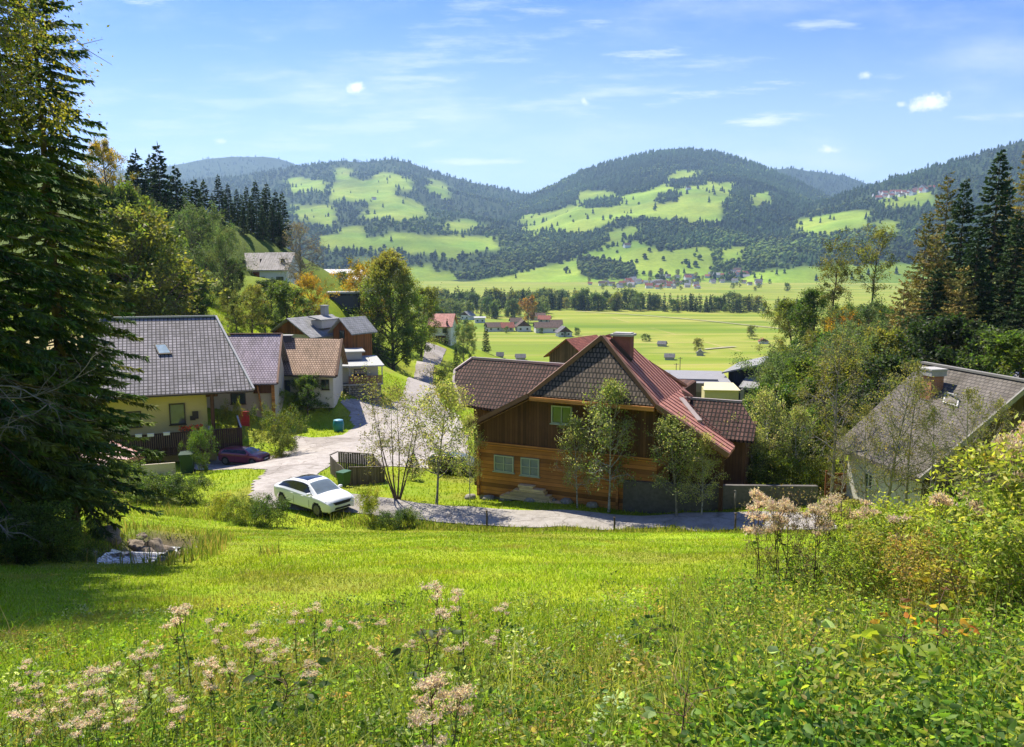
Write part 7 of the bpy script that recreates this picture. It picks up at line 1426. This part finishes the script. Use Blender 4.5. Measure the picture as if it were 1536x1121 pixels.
# dead branches of the spruce
r = np.random.default_rng(9); segs = []
def dead(p, d, L, rad, dep):
    k = 7; pts = [p]; q = p
    for i in range(k): d = unit(d + r.normal(size=3) * .16 + np.array([0, 0, -.02])); q = q + d * L / k; pts.append(q)
    for i in range(k): segs.append((pts[i], pts[i + 1], rad * (1 - i / k * .8), rad * (1 - (i + 1) / k * .8)))
    if dep:
        for j in range(6): i = r.integers(1, k); dead(pts[i], unit(d + r.normal(size=3) * .7), L * r.uniform(.25, .5), rad * .45, dep - 1)
loc0 = np.array(ns.location); inv = lambda w: Matrix.Rotation(-.4, 3, 'Z') @ Vector(np.asarray(w) - loc0)
for (px, py, d, tx, ty, td) in [(-60, 600, 16.2, 105, 520, 15.6), (-60, 575, 15.8, 90, 585, 15.2), (-50, 640, 15.6, 40, 660, 15.2), (-20, 780, 16, 40, 810, 15.5)]:
    a = np.array(inv(P(px, py, d))); b_ = np.array(inv(P(tx, ty, td))); dead(a, unit(b_ - a), np.linalg.norm(b_ - a) * 1.05, .022, 2)
sv, sq = seg_mesh(segs, 5); link('dead_branch', bulk('dead_branch', sv, quads=sq, mats=[m_bark('silvery_dead_wood', (.22, .20, .17), (.10, .09, .08))], smooth=True), ns)
pr = broadleaf(310, 17, 4.2, .56, 80, 95000, .085, ((.15, .175, .028), (.21, .205, .032), (.11, .14, .025), (.25, .21, .03)), prof='oval', up=.35, droop=.10, sub=7, twig=6, thick=.013, sig=1.3, lw=.55, bark=BARKG)
g = G(-110, 15.5); tree_at('larch_tree', pr, g - np.array([.5, 0, .2]), 1.0, None, 1.1, 'tall leafy tree with drooping twigs in front of the big spruce', 'tree')
for (px_, tp_, d_, lb_) in ((15, 520, 24, 'dark leafy thicket tree at the far left behind the spruce'), (70, 540, 26, 'dark leafy thicket tree just behind the spruce trunk'), (62, 610, 29, 'low dark thicket tree between spruce and pink shed'), (40, 620, 22, 'lowest dark thicket tree under the spruce boughs')): plant('dark', px_, tp_, d_, lb_, wide=1.0)
g = G(112, 24.5); tree_at('spruce_tree', ns_proto, g - np.array([0, 0, .3]), .92, .92, 2.3, 'second dark spruce standing just behind the huge foreground one', 'tree')

# ================================================================ sky, sun, haze, camera
AZ, ELV = R(-36), R(56)
S = Vector((math.sin(AZ) * math.cos(ELV), math.cos(AZ) * math.cos(ELV), math.sin(ELV)))
sun = D.lights.new('sun', 'SUN'); sun.energy = 3.9; sun.angle = R(.53); sun.color = (1, .915, .775)
so = D.objects.new('sun', sun); COL.objects.link(so); so.rotation_euler = S.to_track_quat('Z', 'Y').to_euler(); so.location = (0, 0, 100)
wd = D.worlds.new('World'); SC.world = wd; wd.use_nodes = True; nt = wd.node_tree; bg = nt.nodes['Background']
sky = N(nt, 'ShaderNodeTexSky'); sky.sky_type = 'NISHITA'; sky.sun_disc = False; sky.sun_elevation = ELV; sky.sun_rotation = AZ; sky.altitude = 800; sky.air_density = 1.0; sky.dust_density = .6; sky.ozone_density = 1.6
tc = N(nt, 'ShaderNodeTexCoord'); sx = N(nt, 'ShaderNodeSeparateXYZ'); nt.links.new(tc.outputs['Generated'], sx.inputs[0])
def M(op, a, b=None, c=None):
    n = nt.nodes.new('ShaderNodeMath'); n.operation = op
    for i, v in enumerate((a, b, c)):
        if v is None: continue
        if isinstance(v, (int, float)): n.inputs[i].default_value = v
        else: nt.links.new(v, n.inputs[i])
    return n.outputs[0]
yy = M('MAXIMUM', sx.outputs[1], .05); qx = M('DIVIDE', sx.outputs[0], yy); qz = M('DIVIDE', sx.outputs[2], yy)
cm = N(nt, 'ShaderNodeCombineXYZ'); nt.links.new(qx, cm.inputs[0]); nt.links.new(qz, cm.inputs[1])
n_fine = noise(nt, cm.outputs[0], 34, 8, .7); fac = None
mpw = N(nt, 'ShaderNodeMapping'); mpw.inputs['Rotation'].default_value = (0, 0, R(-11)); mpw.inputs['Scale'].default_value = (7, 48, 1); nt.links.new(cm.outputs[0], mpw.inputs[0]); n_wisp = noise(nt, mpw.outputs[0], 1.0, 8, .68)
def blob(px, py, rx, ry, tilt, strength, soft=1.1):
    global fac
    if rx > 3.2 * ry: rx *= 1.5; ry *= 1.25
    d = ray(px, py); cx, cz = d[0] / d[1], d[2] / d[1]; ca, sa = math.cos(R(tilt)), math.sin(R(tilt))
    dx = M('SUBTRACT', qx, cx); dz = M('SUBTRACT', qz, cz)
    u = M('DIVIDE', M('ADD', M('MULTIPLY', dx, ca), M('MULTIPLY', dz, sa)), rx / FPX); v = M('DIVIDE', M('SUBTRACT', M('MULTIPLY', dz, ca), M('MULTIPLY', dx, sa)), ry / FPX)
    wisp = rx > 3.2 * ry; e = M('MULTIPLY', M('SUBTRACT', 1.15, M('SQRT', M('ADD', M('MULTIPLY', u, u), M('MULTIPLY', v, v)))), .62 if wisp else 1.)
    e = M('ADD', e, M('MULTIPLY', M('SUBTRACT', n_wisp if rx > 3.2 * ry else n_fine, .5), soft * (4.6 if rx > 3.2 * ry else 3.6))); n = nt.nodes.new('ShaderNodeMapRange'); n.interpolation_type = 'SMOOTHSTEP'; n.inputs[1].default_value = .1; n.inputs[2].default_value = 1.35; n.inputs[4].default_value = strength
    nt.links.new(e, n.inputs[0]); fac = n.outputs[0] if fac is None else M('MAXIMUM', fac, n.outputs[0])
for b_ in [(1397, 154, 28, 15, 12, 1.0), (536, 132, 17, 8, -8, 1.0), (1243, 225, 21, 7, 4, .9), (876, 152, 9, 7, -40, .7), (1299, 113, 11, 6, 10, .6), (1352, 157, 9, 5, 0, .6), (1138, 184, 42, 9, 12, .75), (1040, 147, 85, 9, 9, .75), (1000, 76, 75, 8, 6, .6), (1080, 82, 18, 5, 0, .6), (222, 4, 48, 9, -10, .95), (330, 211, 10, 5, 0, .6), (640, 118, 85, 18, 12, .35), (660, 70, 60, 14, 30, .3), (1275, 145, 50, 14, 10, .3), (712, 243, 50, 5, 2, .5), (650, 213, 30, 8, 0, .4), (1210, 42, 40, 7, 8, .4), (815, 22, 45, 10, -6, .45), (1480, 175, 60, 5, 4, .35), (560, 190, 120, 22, 6, .25), (785, 178, 18, 4, 10, .4), (640, 95, 190, 40, 24, .3), (420, 170, 300, 70, 8, .2), (900, 140, 160, 22, 12, .3)]: blob(*b_)
# thin cirrus veil
mp = N(nt, 'ShaderNodeMapping'); mp.inputs['Rotation'].default_value = (0, 0, R(-14)); mp.inputs['Scale'].default_value = (1.6, 5.5, 1); nt.links.new(cm.outputs[0], mp.inputs[0])
veil = noise(nt, mp.outputs[0], 1.5, 7, .6); vr = N(nt, 'ShaderNodeMapRange'); vr.interpolation_type = 'SMOOTHSTEP'; nt.links.new(veil, vr.inputs[0]); vr.inputs[1].default_value = .45; vr.inputs[2].default_value = .78; vr.inputs[4].default_value = .42
fac = M('MINIMUM', M('ADD', M('MULTIPLY', fac, 1.0), M('MULTIPLY', vr.outputs[0], 1.)), 1.)
hs = N(nt, 'ShaderNodeHueSaturation'); hs.inputs['Saturation'].default_value = 1.2; hs.inputs['Hue'].default_value = .515; nt.links.new(sky.outputs[0], hs.inputs['Color'])
tint = mixc(nt, 1., hs.outputs[0], (.375, .59, .95), 'MULTIPLY')
hzn = nt.nodes.new('ShaderNodeMapRange'); hzn.interpolation_type = 'SMOOTHSTEP'; nt.links.new(qz, hzn.inputs[0]); hzn.inputs[1].default_value = .34; hzn.inputs[2].default_value = .03; hzn.inputs[4].default_value = .5
tint = mixc(nt, hzn.outputs[0], tint, (6.0, 6.7, 7.2))
col = mixc(nt, fac, tint, (6.4, 6.6, 6.9)); nt.links.new(col, bg.inputs[0]); bg.inputs[1].default_value = .083

m_haze = D.materials.new('air'); m_haze.use_nodes = True; nt = m_haze.node_tree; nt.nodes.remove(nt.nodes['Principled BSDF'])
pv = N(nt, 'ShaderNodeVolumePrincipled'); pv.inputs['Color'].default_value = (.46, .70, 1, 1); pv.inputs['Density'].default_value = 7.8e-5; pv.inputs['Anisotropy'].default_value = .2; nt.links.new(pv.outputs[0], nt.nodes['Material Output'].inputs['Volume'])
mb = MB(); mb.box(-14000, -400, -62, 14000, 13500, 1000); hz = mb.obj('haze', m_haze); tag(hz, 'faint blue haze filling the valley air', 'haze', kind='stuff')

cam = D.cameras.new('camera'); co_ = D.objects.new('camera', cam); COL.objects.link(co_); cam.sensor_fit = 'HORIZONTAL'; cam.sensor_width = 36; cam.lens = 36 * FPX / 1536; cam.clip_start = .1; cam.clip_end = 40000
co_.rotation_euler = (math.pi / 2 - PITCH, 0, 0); SC.camera = co_
SC.view_settings.view_transform = 'Standard'; SC.view_settings.look = 'None'; SC.view_settings.exposure = 1.38; SC.view_settings.gamma = 1
SC.render.engine = 'CYCLES'; cy = SC.cycles; cy.max_bounces = 6; cy.diffuse_bounces = 3; cy.glossy_bounces = 2; cy.transmission_bounces = 3; cy.transparent_max_bounces = 4; cy.volume_bounces = 0; cy.caustics_reflective = False; cy.caustics_refractive = False
cy.use_denoising = True
try: cy.denoiser = 'OPENIMAGEDENOISE'; cy.denoising_input_passes = 'RGB_ALBEDO_NORMAL'; cy.denoising_prefilter = 'ACCURATE'
except Exception: pass
cy.sample_clamp_indirect = 6
